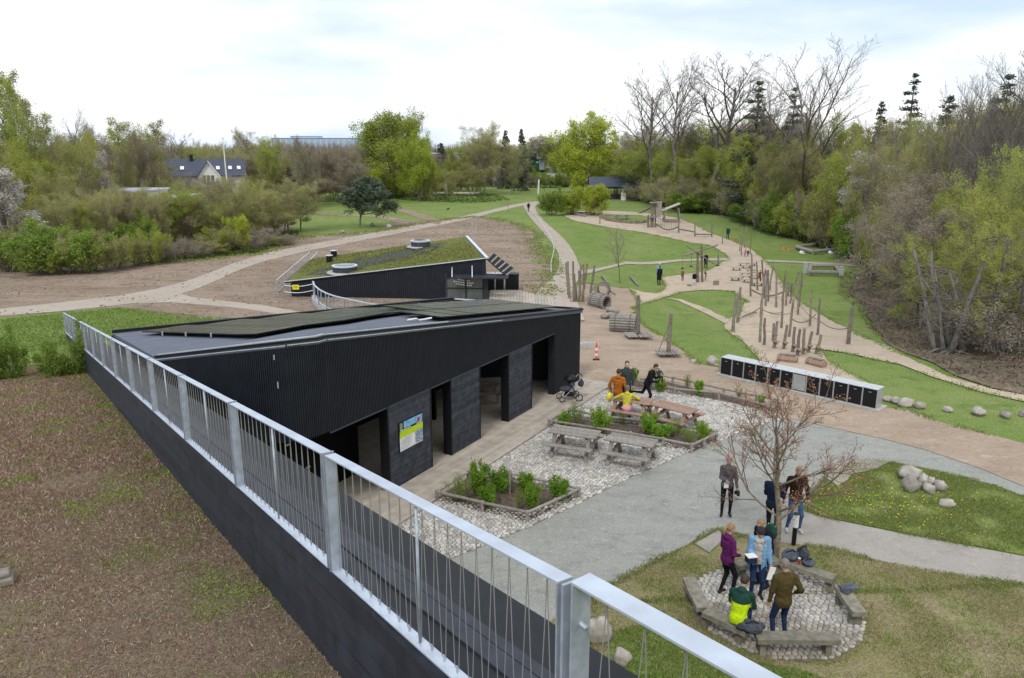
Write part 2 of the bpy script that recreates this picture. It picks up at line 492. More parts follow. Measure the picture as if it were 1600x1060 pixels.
BANK = ground_mat('leaf_litter', [(0.15, 0.115, 0.088), (0.19, 0.145, 0.11), (0.24, 0.18, 0.125), (0.10, 0.13, 0.035)], 0.2, 1.2, 8, bump=0.06, fine=0.4)

gx = np.concatenate([np.linspace(-1500, -140, 14), np.arange(-130, -64, 6), np.arange(-60, 84, 1.5), np.arange(88, 160, 6), np.linspace(170, 1500, 14)])
gy = np.concatenate([np.linspace(-400, -20, 8), np.arange(-15, 134, 1.5), np.arange(138, 260, 4), np.linspace(270, 2200, 20)])
_h0 = hgt
def hgt(x, y):
    return _h0(x, y) + 4.5 * sst(214, 232, y) + 0.9 * math.exp(-(((x + 18) / 16) ** 2 + ((y - 166) / 9) ** 2))
GV = np.array([(x, y, hgt(x, y)) for y in gy for x in gx])
nx_, ny_ = len(gx), len(gy)
ii = np.arange(nx_ - 1)[None, :] + np.arange(ny_ - 1)[:, None] * nx_
ii = ii.ravel()
GF = np.stack([ii, ii + 1, ii + 1 + nx_, ii + nx_], 1)
g = inst('ground', np_mesh('ground', GV, GF, LAWN, smooth=True)); g['kind'] = 'structure'

E2P = px_poly([(-60, 428), (0, 421), (125, 419), (187, 411), (250, 411), (312, 407), (360, 401), (406, 397), (440, 384), (465, 372), (510, 368), (556, 366), (600, 361), (619, 356), (640, 352),
               (700, 343), (740, 339), (769, 342), (803, 350), (830, 362), (840, 380), (846, 392), (858, 408), (868, 424), (862, 440), (846, 455), (890, 470), (800, 500), (500, 520), (437, 494), (340, 499), (281, 497),
               (240, 489), (219, 484), (187, 480), (94, 488), (0, 496), (-60, 502)])
sheet('earth', E2P, EARTH, 0.012, 2.0, rough=(2.0, 1.1), seed=1)
def strip(pts):
    """polygon along a pixel centre line with pixel half heights"""
    up_ = [(x, y - w) for x, y, w in pts]; dn = [(x, y + w) for x, y, w in reversed(pts)]
    return px_poly(up_ + dn)
sheet('path', strip([(-60, 494, 6), (0, 489, 5.5), (100, 480, 7), (180, 471, 7), (240, 462, 9), (300, 446, 9), (360, 421, 7.5), (420, 401, 6), (480, 388, 5), (560, 373, 4.2), (640, 358, 3.8), (700, 347, 3.2), (760, 333, 2.8), (800, 323, 2.4), (826, 318, 2)]),
      PATHM, 0.03, 2.0, rough=(2.0, 0.35), seed=2)
sheet('path', px_poly([(194, 475), (266, 473), (330, 478), (390, 484), (437, 492), (480, 505), (520, 500), (466, 487), (416, 478), (344, 470), (300, 465), (284, 459), (270, 452), (220, 466)]), PATHM, 0.022, 1.5, rough=(1.5, 0.3), seed=3)
sheet('path', px_poly([(816, 318), (838, 315), (856, 313.5), (866, 314), (850, 317), (838, 321), (836, 324), (839, 333), (850, 346), (865, 359), (878, 371), (889, 383), (897, 396), (902, 409), (908, 424), (903, 440), (893, 456), (885, 474), (840, 476),
                       (838, 460), (846, 450), (858, 440), (868, 430), (874, 412), (873, 398), (862, 380), (846, 361), (832, 345), (822, 331)]), PATHM, 0.045, 1.5, rough=(1.5, 0.12), seed=4)
# turf patches worn through by wheel tracks
sheet('worn_track', strip([(592, 322, 1), (618, 327, 2), (645, 334, 4), (668, 342, 4), (690, 350, 5)]), EARTH, 0.035, 2.0, rough=(1.5, 0.8), seed=5)
sheet('worn_track', strip([(455, 333, .8), (520, 336, 1.2), (580, 338, 1.5), (612, 342, 3), (640, 351, 6)]), EARTH, 0.035, 2.0, rough=(1.5, 0.8), seed=6)
sheet('worn_track', strip([(592, 352, 1), (640, 350, 4), (690, 347, 4)]), EARTH, 0.025, 2.0, rough=(1.5, 0.8), seed=7)

EP = px_poly([(957, 606), (1010, 600), (1100, 620), (1200, 648), (1232, 654), (1300, 670), (1380, 687), (1450, 706), (1530, 733), (1600, 762), (1700, 800), (1700, 724), (1600, 695), (1549, 681), (1469, 661), (1421, 642), (1375, 637),
              (1134, 588), (1129, 576), (1094, 571), (1071, 553), (1054, 541), (1025, 521), (1002, 506), (988, 484), (1000, 474), (985, 452), (927, 446), (912, 442), (895, 452), (880, 470), (820, 490), (840, 540), (880, 600), (909, 615)])
sheet('dirt_road', EP, DIRT, 0.03, 1.2, rough=(1.5, 0.3), seed=8)
S1 = px_poly([(881, 338), (893, 331), (931, 330), (978, 331), (1015, 334), (1063, 342), (1084, 351), (1105, 363), (1140, 375), (1177, 391), (1192, 405), (1209, 423), (1222, 449), (1244, 468), (1280, 491), (1325, 513), (1357, 532), (1408, 555), (1485, 590),
              (1549, 609), (1600, 619), (1700, 640), (1700, 652), (1600, 629), (1533, 614), (1453, 590), (1405, 571), (1357, 561), (1325, 553), (1290, 548), (1273, 545), (1292, 565), (1324, 584), (1372, 608), (1372, 632), (1250, 603), (1195, 577),
              (1183, 558), (1151, 529), (1132, 508), (1137, 499), (1157, 492), (1169, 472), (1146, 456), (1114, 454), (1065, 457), (1037, 466), (1000, 477), (985, 452), (1008, 458), (1027, 459), (1042, 449), (1034, 434), (1063, 430), (1090, 427),
              (1105, 424), (1120, 416), (1129, 410), (1141, 406), (1131, 396), (1110, 384), (1079, 380), (1044, 372), (1005, 364), (952, 356), (920, 351), (891, 344)])
sheet('sand_playground', S1, SANDM, 0.045, 1.2, rough=(1.5, 0.28), seed=9)
sheet('worn_strip', px_poly([(1037, 466), (1060, 471), (1083, 482), (1114, 497), (1134, 507), (1140, 500), (1116, 490), (1094, 479), (1066, 469)]), SANDM, 0.05, 1.0, rough=(1, 0.15), seed=10)
sheet('path', strip([(905, 428, 3), (931, 423, 2.6), (978, 411.5, 2.0), (1058, 408, 1.7), (1100, 406.5, 1.7), (1141, 406, 1.7)]), PATHM, 0.05, 1.5, rough=(1.5, 0.1), seed=11)
sheet('path', strip([(1190, 408, 1.5), (1240, 410, 1.3), (1300, 413, 1.1), (1362, 418, 1.0)]), PATHM, 0.05, 1.5, rough=(1.5, 0.1), seed=12)
sheet('grass_oval', px_poly([(935, 341), (946, 337), (968, 336), (1000, 337), (1016, 340), (1014, 346), (980, 347.5), (950, 346)]), LAWN, 0.08, 1.5, rough=(1.5, 0.1), seed=13)
sheet('forest_floor', px_poly([(1380, 395), (1400, 415), (1345, 430), (1330, 460), (1350, 495), (1375, 530), (1412, 553), (1488, 588), (1552, 607), (1700, 638), (1900, 640), (1900, 420), (1600, 400), (1440, 392)]), BANK, 0.06, 1.5, rough=(2.0, 1.3), seed=14)
GP = px_poly([(1215, 645), (1176, 660), (1064, 702), (980, 739), (896, 781), (815, 820), (705, 865), (630, 897), (560, 950), (560, 1100), (900, 960), (942, 922), (1057, 860), (1123, 828), (1150, 838), (1218, 848), (1260, 806),
              (1258, 796), (1262, 780), (1290, 745), (1353, 719), (1397, 725), (1476, 741), (1555, 759), (1600, 777), (1700, 806), (1700, 792), (1600, 754), (1530, 726), (1450, 699), (1380, 681), (1300, 664), (1232, 646)])
sheet('gravel_forecourt', GP, GRAVEL, 0.016, 1.0, rough=(1.5, 0.1), seed=15)
sheet('gravel_path', px_poly([(1200, 822), (1258, 800), (1286, 809), (1397, 832), (1516, 854), (1600, 870), (1720, 892), (1720, 938), (1600, 915), (1456, 894), (1377, 878), (1294, 858), (1240, 852), (1205, 848)]), GRAVEL2, 0.014, 1.0, rough=(1.0, 0.12), seed=16)
ISLE = px_poly([(1256, 797), (1262, 780), (1296, 745), (1353, 720), (1397, 725), (1476, 741), (1555, 759), (1600, 777), (1720, 812), (1720, 892), (1600, 869), (1516, 853), (1397, 831), (1286, 808)])
sheet('grass_island', ISLE, LAWN2, 0.022, 0.6, rough=(0.7, 0.10), seed=17)
sheet('bare_patch', px_poly([(1290, 748), (1300, 728), (1353, 718), (1392, 722), (1370, 734), (1330, 742), (1310, 762)]), GRAVEL2, 0.05, 0.6, rough=(0.5, 0.12), seed=18)
DRYP = px_poly([(900, 945), (942, 922), (1057, 860), (1064, 856), (1123, 828), (1150, 838), (1218, 848), (1294, 858), (1377, 878), (1456, 894), (1600, 915), (1800, 952), (2000, 1400), (900, 1500), (500, 1300)])
sheet('dry_lawn', DRYP, DRY, 0.018, 0.8, rough=(0.8, 0.12), seed=19)
GREENP = px_poly([(960, 990), (1010, 975), (1060, 1000), (1130, 1030), (1260, 1050), (1340, 1090), (1300, 1300), (950, 1300)])
sheet('lush_grass', GREENP, LAWN, 0.024, 0.8, rough=(0.7, 0.3), seed=20)
sheet('bare_patch', px_poly([(1086, 852), (1122, 831), (1132, 842), (1108, 866)]), GRAVEL2, 0.045, 0.5, rough=(0.4, 0.03), seed=21)

# ------------------------------------------------------------------ cobbles: cells of a jittered grid, each a raised stone
def cells(poly, size, jit, seed, gap):
    rr = random.Random(seed)
    xs = [p[0] for p in poly]; ys = [p[1] for p in poly]
    x0, y0 = min(xs), min(ys)
    nx, ny = int((max(xs) - x0) / size) + 2, int((max(ys) - y0) / size) + 2
    P = {}
    for j in range(-1, ny + 1):
        for i in range(-1, nx + 1):
            P[i, j] = (x0 + (i + .5 * (j % 2) + (rr.random() - .5) * jit) * size, y0 + (j + (rr.random() - .5) * jit) * size * .9)
    out_ = []
    for (i, j), p in P.items():
        if not (0 <= i < nx and 0 <= j < ny) or not inside(poly, p[0], p[1]): continue
        c = [(p[0] - size, p[1] - size), (p[0] + size, p[1] - size), (p[0] + size, p[1] + size), (p[0] - size, p[1] + size)]
        for dj in (-1, 0, 1):
            for di in (-2, -1, 0, 1, 2):
                if di == 0 and dj == 0: continue
                q = P.get((i + di, j + dj))
                if q is None: continue
                nx2, ny2 = q[0] - p[0], q[1] - p[1]; l = math.hypot(nx2, ny2)
                if l < 1e-5: continue
                nx2 /= l; ny2 /= l; d = l / 2 - gap * (0.6 + .8 * rr.random())
                new = []; m = len(c)
                for k in range(m):
                    a, b = c[k], c[(k + 1) % m]
                    da = (a[0] - p[0]) * nx2 + (a[1] - p[1]) * ny2 - d
                    db = (b[0] - p[0]) * nx2 + (b[1] - p[1]) * ny2 - d
                    if da <= 0: new.append(a)
                    if (da < 0) != (db < 0) and da != db:
                        t = da / (da - db); new.append((a[0] + (b[0] - a[0]) * t, a[1] + (b[1] - a[1]) * t))
                c = new
                if len(c) < 3: break
            if len(c) < 3: break
        if len(c) >= 3: out_.append((p, c))
    return out_

def stone_into(mb, p, c, z, h, tint=None):
    n = len(c)
    if n < 3: return
    cx = sum(q[0] for q in c) / n; cy = sum(q[1] for q in c) / n
    vs = [(q[0], q[1], z) for q in c] + [(cx + (q[0] - cx) * .86, cy + (q[1] - cy) * .86, z + h * .75) for q in c] + [(cx + (q[0] - cx) * .45, cy + (q[1] - cy) * .45, z + h) for q in c]
    fs = [(k, (k + 1) % n, n + (k + 1) % n, n + k) for k in range(n)] + [(n + k, n + (k + 1) % n, 2 * n + (k + 1) % n, 2 * n + k) for k in range(n)] + [tuple(range(2 * n, 3 * n))]
    mb.add(vs, fs)
    if tint is not None: mb.c.extend([tint] * len(vs))

PAVE = px_poly([(950, 603), (1010, 595), (1100, 616), (1200, 644), (1228, 653), (1186, 666), (1074, 708), (990, 745), (906, 787), (825, 826), (715, 871), (640, 900), (600, 880), (610, 830), (688, 772)])
pv = sheet('cobble_paving', PAVE, M['cobble_bed'], 0.024, 1.5)
BEDS = [px_poly([c for c in bed]) for bed in (
    [(683, 776), (755, 793), (824, 806), (870, 786), (906, 773), (850, 758), (797, 748), (732, 745)],
    [(868, 664), (888, 650), (935, 657), (1002, 663), (1050, 671), (1121, 679), (1121, 690), (1080, 703), (1037, 692), (985, 684), (932, 678)],
    [(960, 606), (992, 600), (1052, 594), (1132, 614), (1216, 636), (1232, 652), (1200, 644), (1123, 628), (1054, 613), (1000, 604)])]
rr = random.Random(3)
mb = MB()
for p, c in cells(PAVE, 0.128, 0.62, 5, 0.006):
    if any(inside(b, p[0], p[1]) for b in BEDS): continue
    b = rr.uniform(0.72, 1.28); w = rr.uniform(-.05, .05)
    stone_into(mb, p, c, 0.026, rr.uniform(0.018, 0.034), (b * (1 + w), b, b * (1 - w), 1))
o = mb.build('paving_cobbles', M['cobble'], pv, smooth=False); o['kind'] = 'stuff'

CC = at(1210, 953); CR = 1.76
circ = [(CC[0] + CR * math.cos(a) * 1.0, CC[1] + CR * math.sin(a) * 1.0) for a in [2 * math.pi * k / 40 for k in range(40)]]
cs = sheet('cobble_circle', circ, M['cobble_bed'], 0.028, 0.8)
allc = cells(circ, 0.125, 0.6, 11, 0.007)
allc.sort(key=lambda q: q[0][0] ** 2 + q[0][1] ** 2)
rest = MB()
for k, (p, c) in enumerate(allc):
    h = rr.uniform(0.02, 0.04)
    if k < 290:
        m1 = MB(); stone_into(m1, (0, 0), [(q[0] - p[0], q[1] - p[1]) for q in c], 0, h)
        m1.build('cobble', M['cobble_one'], cs, loc=(p[0], p[1], 0.03))
    else:
        b = rr.uniform(.75, 1.2); stone_into(rest, p, c, 0.03, h, (b, b, b, 1))
o = rest.build('far_cobbles', M['cobble'], cs); o['kind'] = 'stuff'

# ------------------------------------------------------------------ grass and dandelions
def blades(name, poly, n, hmin, hmax, cols, seed, zoff=0.02, w=0.008, lean=0.5, parent=None, dens=None, zf=None, clump=0.0, cats=None):
    g_ = np.random.default_rng(seed)
    P = np.array(poly); lo, hi = P.min(0), P.max(0)
    pts = lo + g_.random((int(n * 3), 2)) * (hi - lo)
    if clump:
        k = len(pts) // 6
        pts[k:] = pts[g_.integers(0, k, len(pts) - k)] + g_.normal(0, clump, (len(pts) - k, 2))
    ins = np.zeros(len(pts), bool); j = len(P) - 1
    for i in range(len(P)):
        c1 = (P[i, 1] > pts[:, 1]) != (P[j, 1] > pts[:, 1])
        with np.errstate(divide='ignore', invalid='ignore'):
            c2 = pts[:, 0] < (P[j, 0] - P[i, 0]) * (pts[:, 1] - P[i, 1]) / (P[j, 1] - P[i, 1]) + P[i, 0]
        ins ^= (c1 & c2); j = i
    pts = pts[ins]
    if dens is not None: pts = pts[g_.random(len(pts)) < dens(pts)]
    pts = pts[:n]
    m = len(pts)
    z = np.array([(zf or hgt)(a, b) for a, b in pts]) + zoff
    ang = g_.random(m) * 2 * np.pi; hh = g_.uniform(hmin, hmax, m)
    ln = g_.normal(0, lean, (m, 2)) * hh[:, None]
    ww = w * g_.uniform(.6, 1.5, m)
    dx = np.stack([np.cos(ang) * ww, np.sin(ang) * ww], 1)
    A = np.column_stack([pts - dx, z]); B = np.column_stack([pts + dx, z]); T = np.column_stack([pts + ln, z + hh])
    V = np.stack([A, B, T], 1).reshape(-1, 3)
    Fc = np.arange(m * 3).reshape(-1, 3)
    C = np.array(cols); ci = C[cats(pts, g_) if cats else g_.integers(0, len(C), m)] * g_.uniform(.7, 1.3, (m, 1))
    col = np.repeat(np.column_stack([ci, np.ones(m)]), 3, 0)
    me = np_mesh(name, V, Fc, BLADE, col=col)
    o = inst(name, me, parent); o['kind'] = 'stuff'
    return o
BLADE = mat('blade', (1, 1, 1), 0.8, var=0.0, vcol=True, trans=0.25, spec=0.15)
GR = [(0.15, 0.25, 0.04), (0.19, 0.28, 0.05), (0.23, 0.27, 0.075), (0.11, 0.18, 0.03)]
GD = [(0.33, 0.29, 0.16), (0.27, 0.26, 0.11), (0.19, 0.23, 0.06), (0.38, 0.32, 0.20)]
def patchy(sc, a, b, s):
    def f(pts):
        v = np.array([noise.noise(Vector((x * sc, y * sc, s))) for x, y in pts])
        return np.clip((v - a) / (b - a), 0.04, 1)
    return f
def not_circle(pts):
    return (np.hypot(pts[:, 0] - CC[0], pts[:, 1] - CC[1]) > CR + .05).astype(float)
blades('island_grass', ISLE, 46000, 0.03, 0.07, GR + GD[:3], 1, dens=patchy(1.1, -0.45, 0.15, 2), w=0.009)
VIS = [p for p in px_poly([(900, 945), (942, 922), (1057, 860), (1123, 828), (1218, 848), (1377, 878), (1600, 915), (1720, 935), (1720, 1120), (900, 1120)])]
blades('lawn_grass', VIS, 60000, 0.02, 0.05, GD, 2, dens=lambda p: not_circle(p) * patchy(0.9, -0.4, 0.3, 5)(p), w=0.008)
blades('lawn_tufts', VIS, 14000, 0.04, 0.08, GR[:2], 3, dens=lambda p: not_circle(p) * patchy(1.0, 0.12, 0.35, 8)(p), w=0.008)
blades('lush_tufts', GREENP, 26000, 0.04, 0.09, GR, 4, w=0.008)
blades('circle_rim_grass', [(CC[0] + (CR + .12) * math.cos(a), CC[1] + (CR + .12) * math.sin(a)) for a in [2 * math.pi * k / 40 for k in range(40)]], 5000, .02, .05, GR + GD, 6,
       dens=lambda p: (np.hypot(p[:, 0] - CC[0], p[:, 1] - CC[1]) > CR - .08) * 1.0, w=0.008)
# dandelions
mb = MB(); rr = random.Random(5)
ctr = at(1310, 790)
k = 0
while k < 210:
    x = ctr[0] + rr.gauss(0.9, 1.5); y = ctr[1] + rr.gauss(0.2, 1.0)
    if rr.random() < 0.12: x, y = rr.uniform(7, 16), rr.uniform(8, 24)
    if not (inside(ISLE, x, y) or (inside(VIS, x, y) and rr.random() < .08)): k += 0.2; continue
    r = rr.uniform(.014, .024); z = hgt(x, y) + rr.uniform(.06, .10)
    mb.add([(x + r * math.cos(a), y + r * math.sin(a), z) for a in (0, 1.26, 2.51, 3.77, 5.03)] + [(x, y, z + .012)], [(0, 1, 5), (1, 2, 5), (2, 3, 5), (3, 4, 5), (4, 0, 5)])
    k += 1
o = mb.build('dandelions', mat('dandelion_yellow', (0.80, 0.62, 0.01), 0.7, var=0.1)); o['kind'] = 'stuff'

# clods and stones strewn over the bare earth
g_ = np.random.default_rng(9)
def clods(name, poly, n, s0, s1, material, seed, off=0.03):
    rr = random.Random(seed); mb = MB()
    xs = [p[0] for p in poly]; ys = [p[1] for p in poly]; k = 0; tries = 0
    while k < n and tries < n * 12:
        tries += 1
        x = rr.uniform(min(xs), max(xs)); y = rr.uniform(min(ys), max(ys))
        if not inside(poly, x, y): continue
        if noise.noise(Vector((x * .12, y * .35, seed))) < -0.08: continue
        s = s0 + (s1 - s0) * rr.random() ** 3; a = rr.random() * 6.28; z = hgt(x, y) + off - s * .2
        c, d = math.cos(a) * s, math.sin(a) * s; e = rr.uniform(.5, 1)
        vs = [(x + c, y + d, z), (x - d * e, y + c * e, z), (x - c, y - d, z), (x + d * e, y - c * e, z), (x + c * .2, y + d * .2, z + s * rr.uniform(.5, .9))]
        mb.add(vs, [(0, 1, 4), (1, 2, 4), (2, 3, 4), (3, 0, 4)]); k += 1
    o = mb.build(name, material); o['kind'] = 'stuff'
clods('earth_clods', E2P, 6000, .03, .16, mat('clod', (0.255, 0.195, 0.145), 1.0, var=0.5, scale=2), 1)
clods('road_pebbles', EP, 1500, .012, .05, mat('pebble', (0.38, 0.32, 0.26), 1.0, var=0.4, scale=5), 2, .035)

GRL = [(0.19, 0.28, 0.06), (0.22, 0.29, 0.075), (0.25, 0.29, 0.10)]
def edge_tufts(name, poly, n, wd, hmin, hmax, w, cols, seed, off=.03, closed=True):
    """grass creeping over the edge of a sheet"""
    P = [Vector(p) for p in poly]; L_ = [(P[(i + 1) % len(P)] - P[i]).length if (closed or i < len(P) - 1) else 0 for i in range(len(P))]; g_ = random.Random(seed); pts = []
    while len(pts) < n:
        i = g_.choices(range(len(P)), L_)[0]; a, b = P[i], P[(i + 1) % len(P)]; q = a.lerp(b, g_.random()); q = q + Vector((g_.gauss(0, wd), g_.gauss(0, wd)))
        d = math.hypot(q.x, q.y)
        if noise.noise(Vector((q.x * .7, q.y * .7, seed))) > -.15 and d > 8: pts.append(q)
    V = []; C = []; pal = cols
    for q in pts:
        z = hgt(q.x, q.y) + off; a = g_.random() * 6.28; ww = w * g_.uniform(.6, 1.5); h = g_.uniform(hmin, hmax); dx, dy = math.cos(a) * ww, math.sin(a) * ww
        V += [(q.x - dx, q.y - dy, z), (q.x + dx, q.y + dy, z), (q.x + g_.gauss(0, h * .6), q.y + g_.gauss(0, h * .6), z + h)]; c = g_.choice(pal); k = g_.uniform(.75, 1.25); C += [(c[0] * k, c[1] * k, c[2] * k, 1)] * 3
    o = inst(name, np_mesh(name, np.array(V), np.arange(len(V)).reshape(-1, 3), BLADE, col=np.array(C))); o['kind'] = 'stuff'
edge_tufts('edge_grass', S1, 9000, .16, .03, .09, .03, GRL, 61, .04)
edge_tufts('edge_grass', EP[13:30], 4000, .12, .03, .08, .025, GRL, 62, .03, False)
edge_tufts('edge_grass', E2P[:28], 12000, .7, .04, .14, .06, GRL + GD, 63, .03, False)
edge_tufts('edge_grass', ISLE, 6000, .07, .03, .07, .010, GR + GD, 64, .02)
edge_tufts('edge_grass', DRYP[:11], 7000, .07, .03, .07, .010, GR + GD, 65, .02)
# ================================================================== sloping roof building with its walkway and railing
A0 = Vector((0.29, 3.27)); DR = Vector((-0.5495, 0.8355)).normalized(); NR = Vector((DR[1], -DR[0]))   # NR points to the right (outer) side
def LP(s, n=0.0, z=0.0): q = A0 + DR * s + NR * n; return Vector((q[0], q[1], z))
def zr(s): return 7.6 - 0.145 * s if s > 0 else 7.6 - 0.02 * s          # top of the handrail
RH = 1.10
def zb(s): return zr(s) - RH                                             # cap board level
def zs(s): return zb(s) - 1.02                                           # sedum level
SE = 43.6

sb = empty('sedum_roof_building', (0, 0, 0), 'sloping building with a brown sedum roof and a black boarded parapet running down into grass', 'building')
# body under the roof
mb = MB()
sgm = [-6, 0, 8, 16, 24, 32, 38.0]
for a, b in zip(sgm[:-1], sgm[1:]):
    P = [LP(a, -0.06, -0.3), LP(b, -0.06, -0.3), LP(b, -26, -0.3), LP(a, -26, -0.3), LP(a, -0.06, zs(a) - .05), LP(b, -0.06, max(zs(b) - .05, -0.2)), LP(b, -26, max(zs(b) - .05, -0.2)), LP(a, -26, zs(a) - .05)]
    mb.hexa([P[3], P[2], P[1], P[0], P[7], P[6], P[5], P[4]])
mb.build('roof_base', M['black'], sb)
SED = ground_mat('sedum_mat', [(0.20, 0.150, 0.105), (0.245, 0.19, 0.13), (0.155, 0.105, 0.078), (0.15, 0.155, 0.055)], 0.5, 5, 60, bump=0.02, fine=0.45)
mb = MB()
ns, nn = 60, 30
for i in range(ns + 1):
    for j in range(nn + 1):
        s = -6 + (43.9) * i / ns; n = -0.02 - 26 * (j / nn) ** 1.6
        mb.v.append(tuple(LP(s, n, zs(s) + 0.05 * noise.noise(Vector((s * .5, n * .5, 3))) + .01)))
for i in range(ns):
    for j in range(nn):
        a = i * (nn + 1) + j; mb.f.append((a, a + nn + 1, a + nn + 2, a + 1)); mb.m.append(0)
sed = mb.build('sedum_roof', SED, sb, smooth=True)
# growth on the sedum: dry stems, red tips, green cushions; denser near the viewer
def sedum(n, seed, dmax, hh, w, name):
    g_ = np.random.default_rng(seed)
    s = -2 + (39.5) * g_.random(n * 4) ** 1.9; nn_ = -0.03 - 15 * g_.random(n * 4)
    x = A0[0] + DR[0] * s + NR[0] * nn_; y = A0[1] + DR[1] * s + NR[1] * nn_
    ok = (y > 1.5) & (np.abs(x) < y * .80 + 1.5) & (zs_np(s) > 0.0)
    s, nn_, x, y = s[ok][:n], nn_[ok][:n], x[ok][:n], y[ok][:n]; m = len(s)
    d = np.sqrt(x * x + y * y + 16)
    z = zs_np(s)
    v = np.array([noise.noise(Vector((a * .8, b * .8, 4))) + .6 * noise.noise(Vector((a * 2.6, b * 2.6, 7))) for a, b in zip(x, y)])
    edge = np.exp(nn_ / .8) * .5
    gsel = v * .75 + edge * .7 + g_.normal(0, .22, m)
    C = np.array([(0.50, 0.41, 0.30), (0.32, 0.24, 0.165), (0.21, 0.135, 0.095), (0.26, 0.115, 0.085), (0.20, 0.235, 0.055), (0.27, 0.32, 0.075), (0.19, 0.175, 0.075)])
    base = g_.choice([0, 1, 1, 2, 2, 3], m)
    ci = np.where(gsel > .52, g_.choice([4, 5], m), np.where(gsel > .26, g_.choice([1, 2, 6, 4], m), base))
    col = C[ci] * g_.uniform(.65, 1.35, (m, 1))
    k = np.clip(d / 8, .8, 3.2)
    h = hh * .8 * g_.uniform(.3, 1.2, m) * k * np.where(gsel > .52, .8, 1)
    ww = w * g_.uniform(.6, 1.6, m) * k * np.where(gsel > .52, 2.0, 1)
    a = g_.random(m) * 6.283
    ln = g_.normal(0, .9, (m, 2)) * h[:, None]
    dx = np.stack([np.cos(a) * ww, np.sin(a) * ww], 1); P = np.stack([x, y], 1)
    A = np.column_stack([P - dx, z]); B = np.column_stack([P + dx, z + g_.uniform(0, .01, m)]); T = np.column_stack([P + ln, z + h])
    V = np.stack([A, B, T], 1).reshape(-1, 3)
    cc = np.repeat(np.column_stack([col, np.ones(m)]), 3, 0)
    o = inst(name, np_mesh(name, V, np.arange(m * 3).reshape(-1, 3), BLADE, col=cc), sb); o['kind'] = 'stuff'
def zs_np(s): return 7.6 - 0.145 * s - RH - 1.02 + .02
sedum(420000, 5, 40, 0.030, 0.0036, 'sedum_stems')

# parapet wall: boards in courses on the inner face, each its own piece
rr = random.Random(11)
course = 0.196
for c in range(6):
    s = -5.4 + rr.random()
    while s < 41.5:
        L_ = rr.uniform(3.2, 4.8); e = min(s + L_, 42.0)
        z0o = -(c + 1) * course + .004; z1o = -c * course - .004
        mb = MB(); n0, n1 = -0.045 - rr.uniform(0, .004), 0.0
        a, b = s + .003, e - .003
        za, zc = zb(a) - .045, zb(b) - .045
        mb.hexa([LP(a, n0, za + z0o), LP(b, n0, zc + z0o), LP(b, n1, zc + z0o), LP(a, n1, za + z0o), LP(a, n0, za + z1o), LP(b, n0, zc + z1o), LP(b, n1, zc + z1o), LP(a, n1, za + z1o)])
        mb.build('parapet_board', M['cap_wood'], sb)
        s = e
# core wall and outer facade
mb = MB()
for a, b in zip([-5, 0, 10, 20, 30, 40], [0, 10, 20, 30, 40, SE]):
    mb.hexa([LP(a, 0.002, -.3), LP(b, 0.002, -.3), LP(b, .93, -.3), LP(a, .93, -.3), LP(a, 0.002, zb(a) - .05), LP(b, 0.002, zb(b) - .05), LP(b, .93, zb(b) - .05), LP(a, .93, zb(a) - .05)][::1])
mb.build('parapet_core', M['black_wood'], sb)
# cap boards
nb = 6; wbd = 0.158
for k in range(nb):
    s = -5.4 + rr.random()
    gap = 0.014 if k in (2, 4) else 0.005
    n0 = -0.06 + k * wbd * 1.06 + gap / 2; n1 = -0.06 + (k + 1) * wbd * 1.06 - gap / 2
    while s < SE - .1:
        e = min(s + rr.uniform(3.8, 5.4), SE)
        a, b = s + .003, e - .003; zt = -.002 - .006 * (k % 2)
        mb = MB(); z_ = lambda q, w: zb(q) + w
        dz = -0.012 * k
        mb.hexa([LP(a, n0, z_(a, dz - .045)), LP(b, n0, z_(b, dz - .045)), LP(b, n1, z_(b, dz - .05)), LP(a, n1, z_(a, dz - .05)), LP(a, n0, z_(a, dz + zt)), LP(b, n0, z_(b, dz + zt)), LP(b, n1, z_(b, dz + zt - .01)), LP(a, n1, z_(a, dz + zt - .01))])
        mb.build('cap_board', M['cap_wood'], sb)
        s = e
